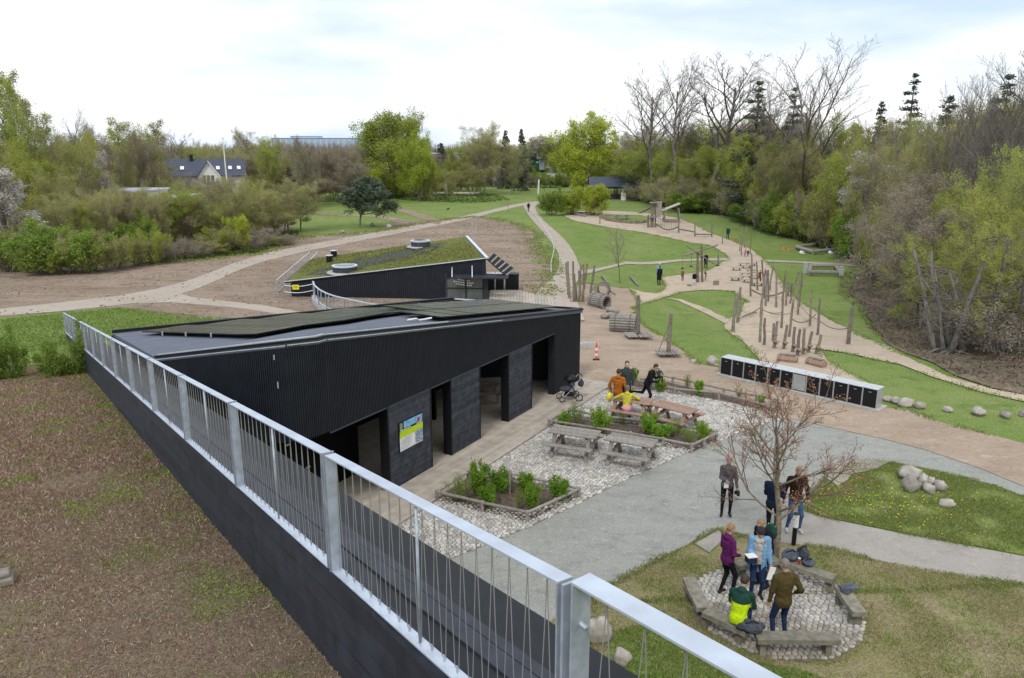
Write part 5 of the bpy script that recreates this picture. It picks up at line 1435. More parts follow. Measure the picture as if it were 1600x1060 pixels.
ring('distant_wood', 60, 260, 120, 250, 40000, 2, 8, .22, [(.20, .17, .14), (.24, .22, .12), (.17, .15, .13)], 41)
ring('distant_wood', -260, -62, 105, 250, 30000, 2, 7, .22, [(.20, .17, .14), (.24, .22, .12), (.17, .15, .13), (.26, .26, .10)], 42)
print('TREE TRIS', TREE_TRIS[0])
# ================================================================== second building: low pavilion with green roof
def c3(x, y): return (820 + x / 3.786, 240 + y / 3.786)
def c5(x, y): return (1100 + x / 3.118, 340 + y / 3.118)
def c6(x, y): return (870 + x / 3.478, 380 + y / 3.478)
def c7(x, y): return (640 + x / 2.857, 560 + y / 2.857)
def c8(x, y): return (1040 + x / 2.523, 640 + y / 2.523)
def cz(x, y): return (1000 + x / 6.667, 370 + y / 6.667)

pav = empty('green_roof_pavilion', (-8, 55, 0), 'low black pavilion with a mossy green roof and round rooflights beside the bare earth', 'building')
V3 = Vector; PVL = V3(pav.location)
a_, b_, c_, d_ = V3((-15.3, 51.1, 1.0)), V3((-1.64, 49.7, 2.78)), V3((-3.6, 60.7, 3.0)), V3((-16.2, 61.2, 1.1))
def quad_solid(mb, top, th, org, mi=0):
    P = [V3(q) - org for q in top]; B = [q - V3((0, 0, th)) for q in P]
    return mb.hexa(B + P, mi)
mb = MB(); quad_solid(mb, [a_, b_, c_, d_], .10, PVL); 
mb.build('roof_slab', M['black'], pav)
GRN = ground_mat('moss_roof', [(0.165, 0.175, 0.045), (0.125, 0.145, 0.035), (0.20, 0.195, 0.07), (0.09, 0.10, 0.035)], .8, 3, 18, bump=.04, fine=.35)
mb = MB(); N_ = 24; ctr_ = (a_ + b_ + c_ + d_) / 4
for i in range(N_ + 1):
    for j in range(N_ + 1):
        u, v = .012 + .976 * i / N_, .012 + .976 * j / N_
        p = a_.lerp(b_, u).lerp(d_.lerp(c_, u), v); p = p + V3((0, 0, .03 + .03 * noise.noise(p * 1.2)))
        mb.v.append(tuple(p - PVL))
for i in range(N_):
    for j in range(N_): k = i * (N_ + 1) + j; mb.f.append((k, k + N_ + 1, k + N_ + 2, k + 1)); mb.m.append(0)
mb.build('moss_roof', GRN, pav, smooth=True)
rp_ = [(q[0], q[1]) for q in (a_.lerp(c_, .02), b_.lerp(d_, .02), c_.lerp(a_, .02), d_.lerp(b_, .02))]
def zpav(x, y):
    # bilinear height from the corner plane
    M_ = np.array([[a_.x, a_.y, 1], [b_.x, b_.y, 1], [c_.x, c_.y, 1], [d_.x, d_.y, 1]]); z_ = np.array([a_.z, b_.z, c_.z, d_.z])
    co = zpav.co if hasattr(zpav, 'co') else np.linalg.lstsq(M_, z_, rcond=None)[0]; zpav.co = co
    return co[0] * x + co[1] * y + co[2]
blades('roof_moss_tufts', rp_, 14000, .03, .10, [(.20, .21, .05), (.15, .18, .04), (.26, .25, .09), (.12, .13, .04)], 51, zoff=.03, w=.03, lean=.8, zf=zpav, parent=None)
# front wall and its boards
fa, fb = V3((-14.9, 51.15, 0)), V3((-1.72, 49.8, 0))
def pz(p): return zpav(p[0], p[1])
def pwall(a, b, th, name, z0=-.3, mt=None, dz=-.10):
    d = (b - a).normalized(); n = V3((-d.y, d.x, 0)) * th
    P = [a, b, b + n, a + n]; mb = MB()
    mb.hexa([V3((q.x, q.y, z0)) - PVL for q in P] + [V3((q.x, q.y, pz(q) + dz)) - PVL for q in P]); return mb.build(name, mt or M['batten'], pav)
pm = fa.lerp(fb, .80)
pwall(fa, pm, .2, 'front_wall'); pwall(fb, V3((-3.6, 60.6, 0)), .2, 'side_wall'); pwall(V3((-3.6, 60.6, 0)), V3((-16.1, 61.1, 0)), .2, 'rear_wall'); pwall(V3((-16.1, 61.1, 0)), fa, .2, 'low_wall')
mb = MB(); n_ = 96
for i in range(n_):
    p = fa.lerp(fb, (i + .5) / n_); q = (i + .5) / n_
    z0 = pz(p) - 1.05 if q > .80 else -.2
    mb.box(V3((p.x, p.y - .03, (z0 + pz(p) - .12) / 2)) - PVL, (.10, .04, pz(p) - .12 - z0), rz=-.1)
mb.build('wall_boards', M['batten'], pav)['kind'] = 'stuff'
pwall(pm, fb, .15, 'window_header', z0=pz(pm) - .95)
# window band and glazing
g0, g1 = pm, fb
mb = MB()
for i in range(2):
    a, b = g0.lerp(g1, i / 2 + .02), g0.lerp(g1, (i + 1) / 2 - .02)
    for (z0, z1) in ((.05, .75), (.80, 1.55)):
        mb = MB(); mb.hexa([V3((q.x, q.y + o_, z)) - PVL for z in (z0, z1) for q, o_ in ((a, .02), (b, .02), (b, .05), (a, .05))]); mb.build('window_pane', M['glass'], pav)
mb = MB(); mb.bar(V3((g0.x, g0.y, .775)) - PVL, V3((g1.x, g1.y, .775)) - PVL, .07, .05); mb.build('window_bar', M['black'], pav)
for f_ in (0, .5, 1):
    p = g0.lerp(g1, f_); mb = MB(); mb.bar(V3((p.x, p.y, 0)) - PVL, V3((p.x, p.y, 1.75)) - PVL, .10 if f_ < 1 else .3); mb.build('window_post', M['cap_wood'], pav)
# white print on the glass
mb = MB(); rr = random.Random(4)
for j, zz in enumerate((1.02, 1.17, 1.32)):
    n_ = (9, 11, 7)[j]
    for i in range(n_):
        f_ = .42 + (i - n_ / 2) * .046; p = g0.lerp(g1, f_ + .05)
        h_ = .085; mb.box(V3((p.x, p.y - .005, zz + .05 * math.sin(f_ * 9))) - PVL, (.085, .01, h_), rz=-.1)
mb.build('window_print', M['white'], pav)
# canopy, its ties
ca, cb_ = V3((-3.95, 49.1, 1.66)), V3((-.3, 48.8, 1.66))
mb = MB(); quad_solid(mb, [ca, cb_, cb_ + V3((.1, .8, .05)), ca + V3((.1, .9, .05))], .10, PVL); mb.build('canopy', M['cap_wood'], pav)
for f_ in (.02, .38):
    p = ca.lerp(cb_, f_); mb = MB(); mb.bar(p - PVL, V3((p.x - .05, p.y + 1.0, pz(p) - .3)) - PVL, .06); mb.build('canopy_tie', M['trim'], pav)
# sloping lattice
la, lb, lc = V3((-1.6, 50.0, 2.66)), V3((-1.3, 53.5, 2.60)), V3((-.38, 49.3, 1.70))
ld = V3((.15, 52.0, 1.70))
for i in range(8):
    f_ = i / 7; mb = MB(); mb.bar(la.lerp(lb, f_) - PVL, lc.lerp(ld, f_) - PVL, .11, .06); mb.build('lattice_bar', M['black'], pav)
for j in range(6):
    f_ = j / 5; a = la.lerp(lc, f_); b = lb.lerp(ld, f_); mb = MB(); mb.bar(a - PVL + V3((0, 0, .05)), b - PVL + V3((0, 0, .05)), .12, .05); mb.build('lattice_slat', M['grey_wood'], pav)
# roof edge trims
mb = MB(); mb.bar(a_ - PVL + V3((0, -.02, .03)), b_ - PVL + V3((0, -.02, .03)), .07, .05); mb.build('roof_edge', M['trim'], pav)
mb = MB(); mb.bar(b_ - PVL + V3((.02, 0, .04)), c_ - PVL + V3((.02, 0, .04)), .20, .08); mb.build('roof_edge', M['trim'], pav)
# rooflights and vents
def pxroof(px, py):
    dx, dy, dz = ray(px, py); t = 50.0
    for _ in range(40): t += .8 * ((zpav(dx * t, dy * t) - EYE) / dz - t)
    return V3((dx * t, dy * t, zpav(dx * t, dy * t)))
for px, py, r in ((657, 386, .72), (539, 426, .82)):
    p = pxroof(px, py) - PVL
    mb = MB(); pr_ = [(r * 1.55, .02), (r * 1.5, .05)]
    mb.tube([p + V3((0, 0, .0)), p + V3((0, 0, .07))], [r * 1.5, r * 1.45], 14); mb.build('gravel_ring', M['concrete'], pav)
    mb = MB(); mb.tube([p, p + V3((0, 0, .42))], [r, r], 28); k = mb.build('rooflight', M['pier_wood'], pav, smooth=False)
    mb = MB(); mb.tube([p + V3((0, 0, .42)), p + V3((0, 0, .50))], [r * 1.05, r * 1.05], 28); mb.build('rim', M['trim'], k)
    mb = MB(); mb.tube([p + V3((0, 0, .50)), p + V3((0, 0, .56))], [r * .85, r * .6], 28); mb.build('dome', M['glass'], k)
for px, py in ((515, 410), (522, 402)):
    p = pxroof(px, py) - PVL; mb = MB(); mb.tube([p, p + V3((0, 0, .5))], .24, 14); mb.build('vent', M['black'], pav)
    mb = MB(); mb.tube([p + V3((0, 0, .5)), p + V3((0, 0, .54))], .27, 14); mb.build('vent_cap', M['trim'], pav)
# terrace decking beside the pavilion
dk_ = empty('pavilion_terrace', (1.0, 50, 0), 'pale timber terrace with broad steps between the pavilion and the bare earth', 'terrace')
DKL = V3(dk_.location)
for i in range(22):
    x = -1.5 + i * .2 - .0; y1 = 52.6 - max(0, (i - 9)) * .28
    mb = MB(); mb.box(V3((x + .1, (44 + y1) / 2, .16)) - DKL, (.185, y1 - 44, .06)); mb.build('terrace_board', M['floor_wood'], dk_)
for i in range(3):
    mb = MB(); mb.box(V3((3.1 + i * .45, 47.2 - i * .5, .10 - i * .03)) - DKL, (.43, 7.0 - i * .8, .05)); mb.build('step', mat('pinkish_decking', (.46, .37, .31), .8), dk_)
# black cabinets beside the pavilion
def cabinet(name, loc, rz, label, group=None, w=.53, d=.55, h=.80, front='black', door=True):
    e = empty(name, loc, label, 'cabinet', group, rz)
    mb = MB(); mb.cbox((0, 0, h / 2), (w - .05, d, h - .04), ch=.01); mb.build('body', M['black'], e)
    mb = MB(); mb.cbox((0, -d / 2 - .012, h / 2 - .005), (w - .075, .022, h - .10), ch=.005)
    mb.build('door', M['black'] if front == 'black' else M['alu'], e)
    mb = MB(); mb.box((0, -d / 2 - .03, h - .13), (.10, .014, .02)); mb.build('handle', M['alu'], e)
    for s_ in (-1, 1):
        mb = MB(); mb.box((s_ * (w / 2 - .014), -d / 2 + .005, h / 2), (.022, .04, h - .02)); mb.build('frame_post', M['alu'], e)
        mb = MB(); mb.box((s_ * (w / 2 - .016), 0, h / 2), (.012, d - .02, h - .03)); mb.build('side_panel', M['alu'], e)
    mb = MB(); mb.cbox((0, 0, h + .005), (w - .008, d + .03, .036), ch=.010); mb.build('lid', M['white_cover'], e)
    return e
for i, (x, lb_) in enumerate(((-1.5, 'black cabinet with a pale frame nearest the pavilion window'), (-.85, 'black cabinet with a pale frame beside the plain black box'))):
    cabinet('storage_cabinet', (x, 53.6, .05), -.05, lb_, None, w=.60, d=.7, h=1.15)
bxx = empty('plain_black_box', (0.0, 53.5, 0), 'plain long black box at the outer end of the pavilion terrace', 'box')
mb = MB(); mb.cbox((0, 0, .58), (.95, .8, 1.1), ch=.02); mb.build('body', M['black'], bxx); mb = MB(); mb.cbox((0, 0, 1.18), (1.0, .86, .06)); mb.build('lid', M['black_wood'], bxx)

# stair railing left of the pavilion
sr = empty('steel_stair_rail', (-16.2, 56, 0), 'slanting galvanised railing of a stair left of the green roof', 'railing')
SRL = V3(sr.location)
p0, p1 = at(434, 458), at(485, 408)
z0_, z1_ = hz(p0, 438), hz(p1, 394)
n_ = 11
for side in (0, .9):
    A_, B_ = V3((p0.x + side, p0.y, 0)), V3((p1.x + side * .8, p1.y, 0))
    mb = MB(); mb.bar(V3((A_.x, A_.y, z0_)) - SRL, V3((B_.x, B_.y, z1_)) - SRL, .07, .06); mb.build('handrail', M['zinc_bright'], sr)
    mb = MB(); mb.bar(V3((A_.x, A_.y, z0_ - .85)) - SRL, V3((B_.x, B_.y, z1_ - .85)) - SRL, .05, .05); mb.build('lower_rail', M['zinc'], sr)
    for i in range(n_ + 1):
        q = A_.lerp(B_, i / n_); zt = z0_ + (z1_ - z0_) * i / n_
        mb = MB(); mb.bar(V3((q.x, q.y, max(-.1, zt - 1.3))) - SRL, V3((q.x, q.y, zt)) - SRL, .06 if i in (0, n_) else .035); mb.build('post' if i in (0, n_) else 'baluster', M['zinc'], sr)
# curved railing on its low wall
cr = empty('curved_railing', (-11, 46, 0), 'curved galvanised railing on a low concrete kerb in front of the pavilion wall', 'railing')
CRL = V3(cr.location)
cpts = [at(x, y, 1.25) for x, y in ((490, 444), (489, 440), (491, 446), (499, 453), (511, 459), (523, 463), (540, 467), (556, 470.5), (571, 473.5), (586, 476), (612, 479), (640, 482))][1:]
kb = MB(); hr = MB()
for i in range(len(cpts) - 1):
    p, q = cpts[i], cpts[i + 1]
    kb.bar(V3((p.x, p.y, .08)) - CRL, V3((q.x, q.y, .08)) - CRL, .3, .5)
    hr.bar(p - CRL, q - CRL, .10, .05); hr.bar(V3((p.x, p.y, .38)) - CRL, V3((q.x, q.y, .38)) - CRL, .10, .03)
hr.build('handrail', M['zinc_bright'], cr); kb.build('kerb', M['concrete'], cr)
for i, p in enumerate(cpts):
    for o_ in (-.09, .09) if i > 1 else (0,):
        mb = MB(); mb.bar(V3((p.x + o_, p.y, .3)) - CRL, V3((p.x + o_, p.y, 1.24)) - CRL, .17, .03); mb.build('post', M['zinc'], cr)
# barrier ropes with a yellow warning plate
wp = empty('warning_plate', at(462, 449, .95), 'small yellow warning plate hung on white ropes by the pavilion corner', 'sign')
mb = MB(); mb.box((0, 0, 0), (.42, .02, .30)); mb.build('plate', M['yellow'], wp)
mb = MB()
for k in range(2): mb.box((0, -.013, .05 - k * .09), (.28, .004, .03))
mb.build('print', M['black'], wp)
for k, (y0, y1) in enumerate(((445, 446), (455, 458))):
    pa, pb = at(444, y0 + 1, .95 - k * .5), at(489, y0 - 1, 1.0 - k * .45)
    mb = MB(); mb.tube([pa.lerp(pb, i / 8) - V3((0, 0, .12 * math.sin(math.pi * i / 8))) for i in range(9)], .025, 5)
    tag(mb.build('barrier_rope', M['white']), ('upper' if k == 0 else 'lower') + ' white barrier rope strung from stair rail to the curved railing', 'rope')
# thin galvanised uprights behind the pavilion roof
lt = empty('steel_ladder', at(741, 385), 'thin galvanised ladder rails rising behind the right end of the green roof', 'ladder')
mb = MB(); 
for o_ in (-.2, .2): mb = MB(); mb.bar((o_, 0, 0), (o_, 0, 3.4), .05); mb.build('rail', M['zinc'], lt)
for i in range(7): mb = MB(); mb.bar((-.2, 0, .6 + i * .42), (.2, 0, .6 + i * .42), .03); mb.build('rung', M['zinc'], lt)

# ================================================================== cabinets in a row by the dirt road
L0, L1 = at(1141, 588), at(1365, 639)
dL = L1 - L0; ang = math.atan2(dL.y, dL.x); NC = 12
pdm = MB(); pdm.cbox((0, 0, .03), (dL.length + .85, .85, .10), ch=.01)
pd_ = pdm.build('concrete_plinth', M['concrete'], loc=(L0 + L1) / 2 + V3((0, .18, 0))); pd_.rotation_euler = (0, 0, ang)
tag(pd_, 'narrow pale concrete plinth under the row of black cabinets', 'plinth')
ordn = ['leftmost', 'second', 'third', 'fourth', 'fifth', 'sixth', 'seventh', 'eighth', 'ninth', 'tenth', 'eleventh']
wcab = dL.length / (NC - 1)
hcab = hz(L0, 562) - L0.z - .02
for i in range(NC):
    p = L0.lerp(L1, i / (NC - 1))
    lb_ = 'rightmost black cabinet of the row, next to the line of boulders' if i == NC - 1 else (ordn[i] + (' black cabinet from the left in the row by the dirt road' if i else ' black cabinet of the row by the dirt road'))
    if i == 6: lb_ = 'seventh cabinet from the left in the row, its door coloured pale for a reflection'
    cabinet('storage_cabinet', (p.x, p.y + .18, p.z + .08), ang, lb_, 'row of black cabinets', w=wcab, d=.6, h=hcab, front='grey' if i == 6 else 'black')  # pale door colour stands in for a white-blue reflection on a black door

# ================================================================== boulders
def boulder(px, py, wpx, hpx, label, seed, material=None, squash=.8, cat='boulder', loc=None):
    p = loc if loc is not None else at(px, py)
    dpt = math.sqrt(p.x ** 2 + p.y ** 2 + 50); r = wpx / 2 * dpt / F; h = hpx / 2 * dpt / F * 1.05
    mb = MB(); mb.ball((0, 0, h * .75), (r, r * squash, h), 12, 9, jit=.20, seed=seed)
    mb.v = [(x, y, max(z, -.05)) for x, y, z in mb.v]
    o = mb.build('boulder', material or M['stone'], smooth=True, loc=p); o.rotation_euler = (0, 0, seed * .3 * (0 if wpx > 30 else 1))
    return tag(o, label, cat)
B = boulder
B(*c8(957, 275), 34, 20, 'large flat pale boulder at the top left of the pile on the grass island', 1, M['stone_w'], .7)
B(*c8(963, 320), 25, 25, 'big round tan boulder at the front left of the pile on the island', 2)
B(*c8(1016, 290), 17, 14, 'small tan boulder behind the middle of the island pile', 3)
B(*c8(1046, 296), 14, 13, 'small brownish boulder at the back right of the island pile', 4)
B(*c8(1080, 320), 18, 17, 'tan boulder at the right end of the island pile', 5)
B(*c8(1036, 328), 21, 15, 'grey mottled boulder at the front of the island pile', 6, M['stone_w'])
B(*c8(1000, 312), 12, 10, 'smallest stone tucked in the middle of the island pile', 7)
B(*c8(1108, 382), 21, 12, 'lone low stone on the grass island right of the pile', 8)
B(*c6(843, 660), 17, 14, 'round pale boulder at the corner of grass and dirt road', 9)
B(*c6(742, 652), 10, 7, 'small pale stone left of the round boulder by the road', 10)
B(*c6(868, 668), 7, 4, 'tiny flat stone beside the round boulder by the road', 11)
B(*c6(916, 682), 7, 9, 'small stone leaning at the left end of the cabinet row', 12)
for i, (x, y, w, h, lb_) in enumerate(((890, 893, 15, 8, 'first boulder right of the cabinet row, half sunk'), (935, 905, 18, 10, 'second boulder right of the cabinet row'), (980, 918, 24, 11, 'widest low boulder in the line right of the cabinets'), (1052, 930, 17, 10, 'pale boulder ending the close group right of the cabinets'),
                                     (1187, 944, 16, 7, 'flat pale stone alone between two boulders along the road'), (1335, 962, 22, 12, 'grey pointed boulder along the road edge near the right'), (1467, 975, 17, 9, 'tan boulder along the road edge near the right border'), (1552, 968, 12, 9, 'boulder cut by the right border along the road'))):
    B(*c5(x, y), w, h, lb_, 20 + i, M['stone_w'] if i in (2, 3, 4) else None)
bp_ = at(936, 1003)
B(936, 1003, 40, 46, 'large white veined boulder beside the walkway, partly behind the steel post', 40, M['stone_w'], .8)
B(973, 1036, 30, 26, 'smooth tan boulder on the grass below the handrail', 41)
for i, (x, y, w, h, lb_) in enumerate(((583, 748, 8, 6, 'left pale stone at the foot of the pine lawn'), (665, 757, 9, 6, 'right pale stone on the lawn by the dirt path'), (525, 790, 5, 3, 'tiny stone on the earth edge below the pine'), (432, 780, 8, 4, 'pale stone at the hedge end left of the pine'), (615, 788, 5, 3, 'tiny stone on the earth right below the pine'))):
    B(400 + x / 3.2, 120 + y / 3.2, w, h, lb_, 50 + i)

# ================================================================== timber play posts
def post(xb, yb, xt, yt, r=.075, label='', group='timber play poles', name='timber_pole'):
    p = at(xb, yb); zt = max(hz(p, yt), p.z + .5)
    u, b, c = ray(xt, yt); xt_ = u / b * p.y
    mb = MB(); h = zt - p.z; lean = max(-.35 * h, min(.35 * h, (xt_ - p.x)))
    k = RNG.uniform(-.04, .04)
    mb.tube([(0, 0, -.15), (lean * .33 + k, 0, h * .33), (lean * .66 - k * .5, k, h * .66), (lean, 0, h)], [r * 1.15, r, r * .95, r * .8], 7)
    o = mb.build(name, M['pole_wood'], smooth=False, loc=p)
    return tag(o, label, 'pole', group)
LEFT = [(62, 285, 50, 105), (68, 302, 60, 98), (94, 330, 88, 98), (106, 315, 95, 165), (120, 322, 131, 120), (128, 290, 119, 150), (138, 322, 165, 112), (150, 250, 143, 115), (180, 303, 205, 120)]
for q in LEFT: post(*c6(*q[:2]), *c6(*q[2:]), label='weathered pole in the cluster between the path and the log tunnels', group='pole cluster by the path')
FLD = [(272, 612, 283, 400), (276, 487, 291, 290), (292, 625, 297, 490), (377, 542, 387, 362), (413, 586, 437, 395), (515, 532, 525, 350), (553, 577, 565, 395), (457, 477, 466, 300), (463, 440, 478, 270), (398, 432, 403, 318),
       (380, 412, 399, 258), (352, 440, 353, 265), (300, 432, 305, 258), (313, 412, 313, 255), (320, 358, 337, 212), (297, 400, 282, 208), (262, 358, 256, 215), (228, 388, 228, 230), (235, 335, 232, 176), (415, 422, 462, 265), (410, 388, 415, 318), (420, 388, 430, 320), (284, 380, 300, 250)]
for q in FLD: post(*c5(*q[:2]), *c5(*q[2:]), r=.07, label='tall weathered pole standing in the grey sand of the balance course', group='tall poles in the balance course')
SH = [(340, 640, 357, 505), (337, 605, 340, 515), (386, 645, 405, 523), (430, 660, 443, 533), (452, 680, 468, 545), (481, 672, 490, 542), (504, 662, 527, 556), (545, 670, 570, 572)]
for q in SH:
    o = post(*c5(*q[:2]), *c5(*q[2:]), r=.075, label='short leaning pole with a foot block behind the black cabinets', group='short poles with foot blocks')
    mb = MB(); mb.cbox((.04, -.16, .42), (.20, .22, .08), ch=.02); mb.build('foot_block', M['red_wood'], o)
    mb = MB(); mb.cbox((.10, .14, .25), (.18, .20, .08), ch=.02); mb.build('foot_block', M['red_wood'], o)
post(*c5(703, 621), *c5(722, 437), r=.10, label='thick lone pole at the right edge of the grey sand by the dark bank', group=None)
post(*c5(140, 560), *c5(158, 370), r=.10, label='left pole of the pair at the tip of the grassy hillock', group=None)
post(*c5(162, 515), *c5(178, 340), r=.10, label='right pole of the pair at the tip of the grassy hillock', group=None)
UP = [(1168, 537, 1173, 455, 'slim pole right of the man in dark clothes by the sand path'), (1270, 580, 1283, 430, 'leftmost of the three tall poles above the child in pink'), (1280, 605, 1291, 480, 'shorter front pole of the group above the child in pink'), (1298, 562, 1312, 430, 'right tall pole of the group above the child in pink'),
      (1332, 600, 1340, 480, 'slim pole right behind the child in pink'), (1146, 668, 1147, 600, 'short thin stake on the grass right of the swing'), (443, 417, 447, 285, 'tall grey pole with a small box at the left of the sand loop')]
for q in UP: post(*c3(*q[:2]), *c3(*q[2:4]), r=.06, label=q[4], group=None)
post(*c6(180, 303), *c6(204, 118), r=.05, label='thin leaning stake right of the pole cluster by the path', group=None)

# ropes of the balance course
def rope(pa, pb, sag, r, label, name='rope', cat='rope', mt=None, n=10):
    mb = MB(); mb.tube([pa.lerp(pb, i / n) - V3((0, 0, sag * math.sin(math.pi * i / n))) for i in range(n + 1)], r, 5)
    return tag(mb.build(name, mt or M['rope']), label, cat)
def c5z(x, y, z): p = at(*c5(x, y)); return p + V3((0, 0, z))
rope(c5z(228, 388, .6), c5z(392, 395, .6), .45, .06, 'thick sagging log rope between poles at the back of the balance course')
rope(c5z(272, 480, .5), c5z(377, 500, .5), .15, .025, 'thin rope between the middle poles of the balance course')
rope(c5z(413, 560, .9), c5z(540, 540, .9), .4, .03, 'chain bridge rope sagging between two poles of the balance course')
rope(c5z(553, 575, .9), c5z(703, 620, .9), .25, .025, 'rope running to the thick lone pole by the dark bank')
rope(c5z(168, 510, .2), c5z(280, 470, .5), .05, .03, 'rope from the paired poles to the tall pole in front')
rope(c5z(276, 540, 1.2), c5z(413, 560, 1.2), .2, .02, 'slack rope in the front of the balance course')
rope(c5z(457, 470, .8), c5z(553, 560, .8), .25, .02, 'rope between two tall right poles of the course')

# ================================================================== stepping platforms
PLT = [(158, 252, 'leftmost upper platform'), (205, 242, 'upper middle platform'), (192, 230, 'backmost left platform'), (230, 229, 'backmost right platform'), (228, 262, 'platform right of the upper middle one'), (200, 278, 'platform in the centre'),
       (243, 275, 'platform right of the centre one'), (205, 294, 'platform in front of the centre one'), (152, 302, 'lower left platform with splayed legs'), (213, 311, 'front middle platform'), (262, 328, 'front right platform by the poles'), (248, 292, 'platform beneath the climbing child')]
for i, (x, y, lb_) in enumerate(PLT):
    p = at(*c5(x, y + 8)); e = empty('stepping_platform', p, lb_ + ' of the low stepping boards in the sand', 'platform', 'stepping platforms', RNG.uniform(-.15, .15))
    mb = MB(); mb.cbox((0, 0, .34), (.92, .62, .09), ch=.02); mb.build('board', M['floor_wood'], e)
    for sx in (-.28, .28): mb = MB(); mb.tube([(sx * 1.2, 0, -.05), (sx, 0, .30)], .06, 6); mb.build('leg', M['pole_wood'], e)

# ================================================================== four-armed swing
p = at(*cz(632, 480)); sw_ = empty('swing_frame', p, 'tall timber swing mast with crossed beams and hanging swings in the sand', 'swing')
def relp(xy, z=None, ref=p):
    u, b, c = ray(*xy); q = V3((u / b * ref.y, ref.y, EYE + ref.y * c / b)); return q - ref
for (a, b) in (((608, 487), (598, 165)), ((650, 480), (640, 92)), ((590, 420), (604, 170))):
    q0, q1 = relp(cz(*a)), relp(cz(*b)); q0.z = -.15
    mb = MB(); mb.tube([q0, q1], [.10, .085], 8); mb.build('mast_post', M['pole_wood'], sw_)
q0, q1 = relp(cz(445, 185)), relp(cz(832, 100)); q0.y -= .8; q1.y += .8
mb = MB(); mb.tube([q0, q1], [.085, .08], 8); mb.build('cross_beam', M['pole_wood'], sw_)
q2, q3 = relp(cz(540, 128)), relp(cz(705, 245)); q2.y += 2.0; q3.y -= 2.0
mb = MB(); mb.tube([q2, q3], [.06, .06], 8); mb.build('cross_beam', M['pole_wood'], sw_)
for (a, b, s_) in (((448, 200), (447, 330), 0), ((540, 150), (538, 310), 1), ((816, 130), (816, 300), 1), ((690, 235), (680, 380), 0)):
    q0, q1 = relp(cz(*a)), relp(cz(*b)); q1.x = q0.x
    mb = MB(); mb.tube([q0, q1], .022, 5); mb.build('swing_chain', M['rope'], sw_)
    mb = MB(); mb.ball(q1, (.16, .16, .06), 8, 5); mb.build('swing_seat', M['rubber'], sw_)
for (x, y, lb_, r) in ((792, 507, 'short upright wooden stump in the sand right of the swing', .26), (515, 520, 'low brown stump in the sand left of the swing', .2)):
    q = at(*cz(x, y)); mb = MB(); mb.tube([(0, 0, -.05), (0, 0, r * 1.5 if r > .22 else .18)], [r, r * .95], 9); tag(mb.build('stump', M['pole_wood'], loc=q), lb_, 'stump')

# ================================================================== log tunnels, logs, mast platforms
def tunnel(xy, L_, r, rz, label):
    p = at(*xy); e = empty('barrel_tunnel', p, label, 'tunnel', None, rz)
    n = 20
    for k in range(n):
        a = 2 * math.pi * k / n; mb = MB()
        c = V3((0, math.cos(a) * r, r + math.sin(a) * r))
        mb.tube([c + V3((-L_ / 2 - RNG.uniform(0, .05), 0, 0)), c + V3((L_ / 2 + RNG.uniform(0, .05), 0, 0))], r * .165, 6); mb.build('slat_log', M['grey_wood'], e)
    for x in (-L_ * .3, L_ * .3):
        mb = MB(); mb.tube([V3((x, math.cos(a) * r * 1.18, r + math.sin(a) * r * 1.18)) for a in [2 * math.pi * k / 20 for k in range(21)]], .03, 5, caps=False); mb.build('hoop', M['rope'], e)
    return e
tunnel(c6(250, 284), .6, .42, 1.25, 'ring-like log tunnel seen end-on nearest the lawn')
tunnel(c6(230, 350), 1.25, .42, -.85, 'dark mouthed log tunnel lying sideways in the middle')
tunnel(c6(358, 482), 1.35, .46, -.25, 'netted log tunnel nearest the mast platforms')
def log(a, b, r, label, name='log', mt=None, dz=.1):
    p, q = at(*a), at(*b); m_ = (p + q) / 2; mb = MB()
    mb.tube([p - m_ + V3((0, 0, dz)), (p + q) / 2 - m_ + V3((0, .05, dz + .06)), q - m_ + V3((0, 0, dz))], [r, r * 1.05, r * .8], 8)
    return tag(mb.build(name, mt or M['grey_wood'], smooth=True, loc=m_), label, 'log')
log(c6(248, 415), c6(330, 408), .16, 'pale forked driftwood log lying in the sand below the tunnels', dz=.18)
log(c6(270, 378), c6(335, 392), .17, 'carved seal-like log in the sand between two tunnels', dz=.2)
log(c6(245, 186), c6(276, 222), .09, 'short log lying on the lawn left of the sapling')
log(c6(400, 190), c6(440, 236), .10, 'longer log lying on the lawn right of the sapling')
log(c6(190, 262), c6(222, 248), .07, 'thin pole leaning against the ring-like tunnel', dz=.2)
log(c6(280, 262), c6(318, 285), .07, 'thin pole lying right of the ring-like tunnel', dz=.1)
log(c6(1010, 408), c6(1085, 382), .05, 'thin bent log on the sand behind the hillock')
log(c6(290, 422), c6(318, 408), .06, 'side branch of the forked driftwood log', dz=.25)
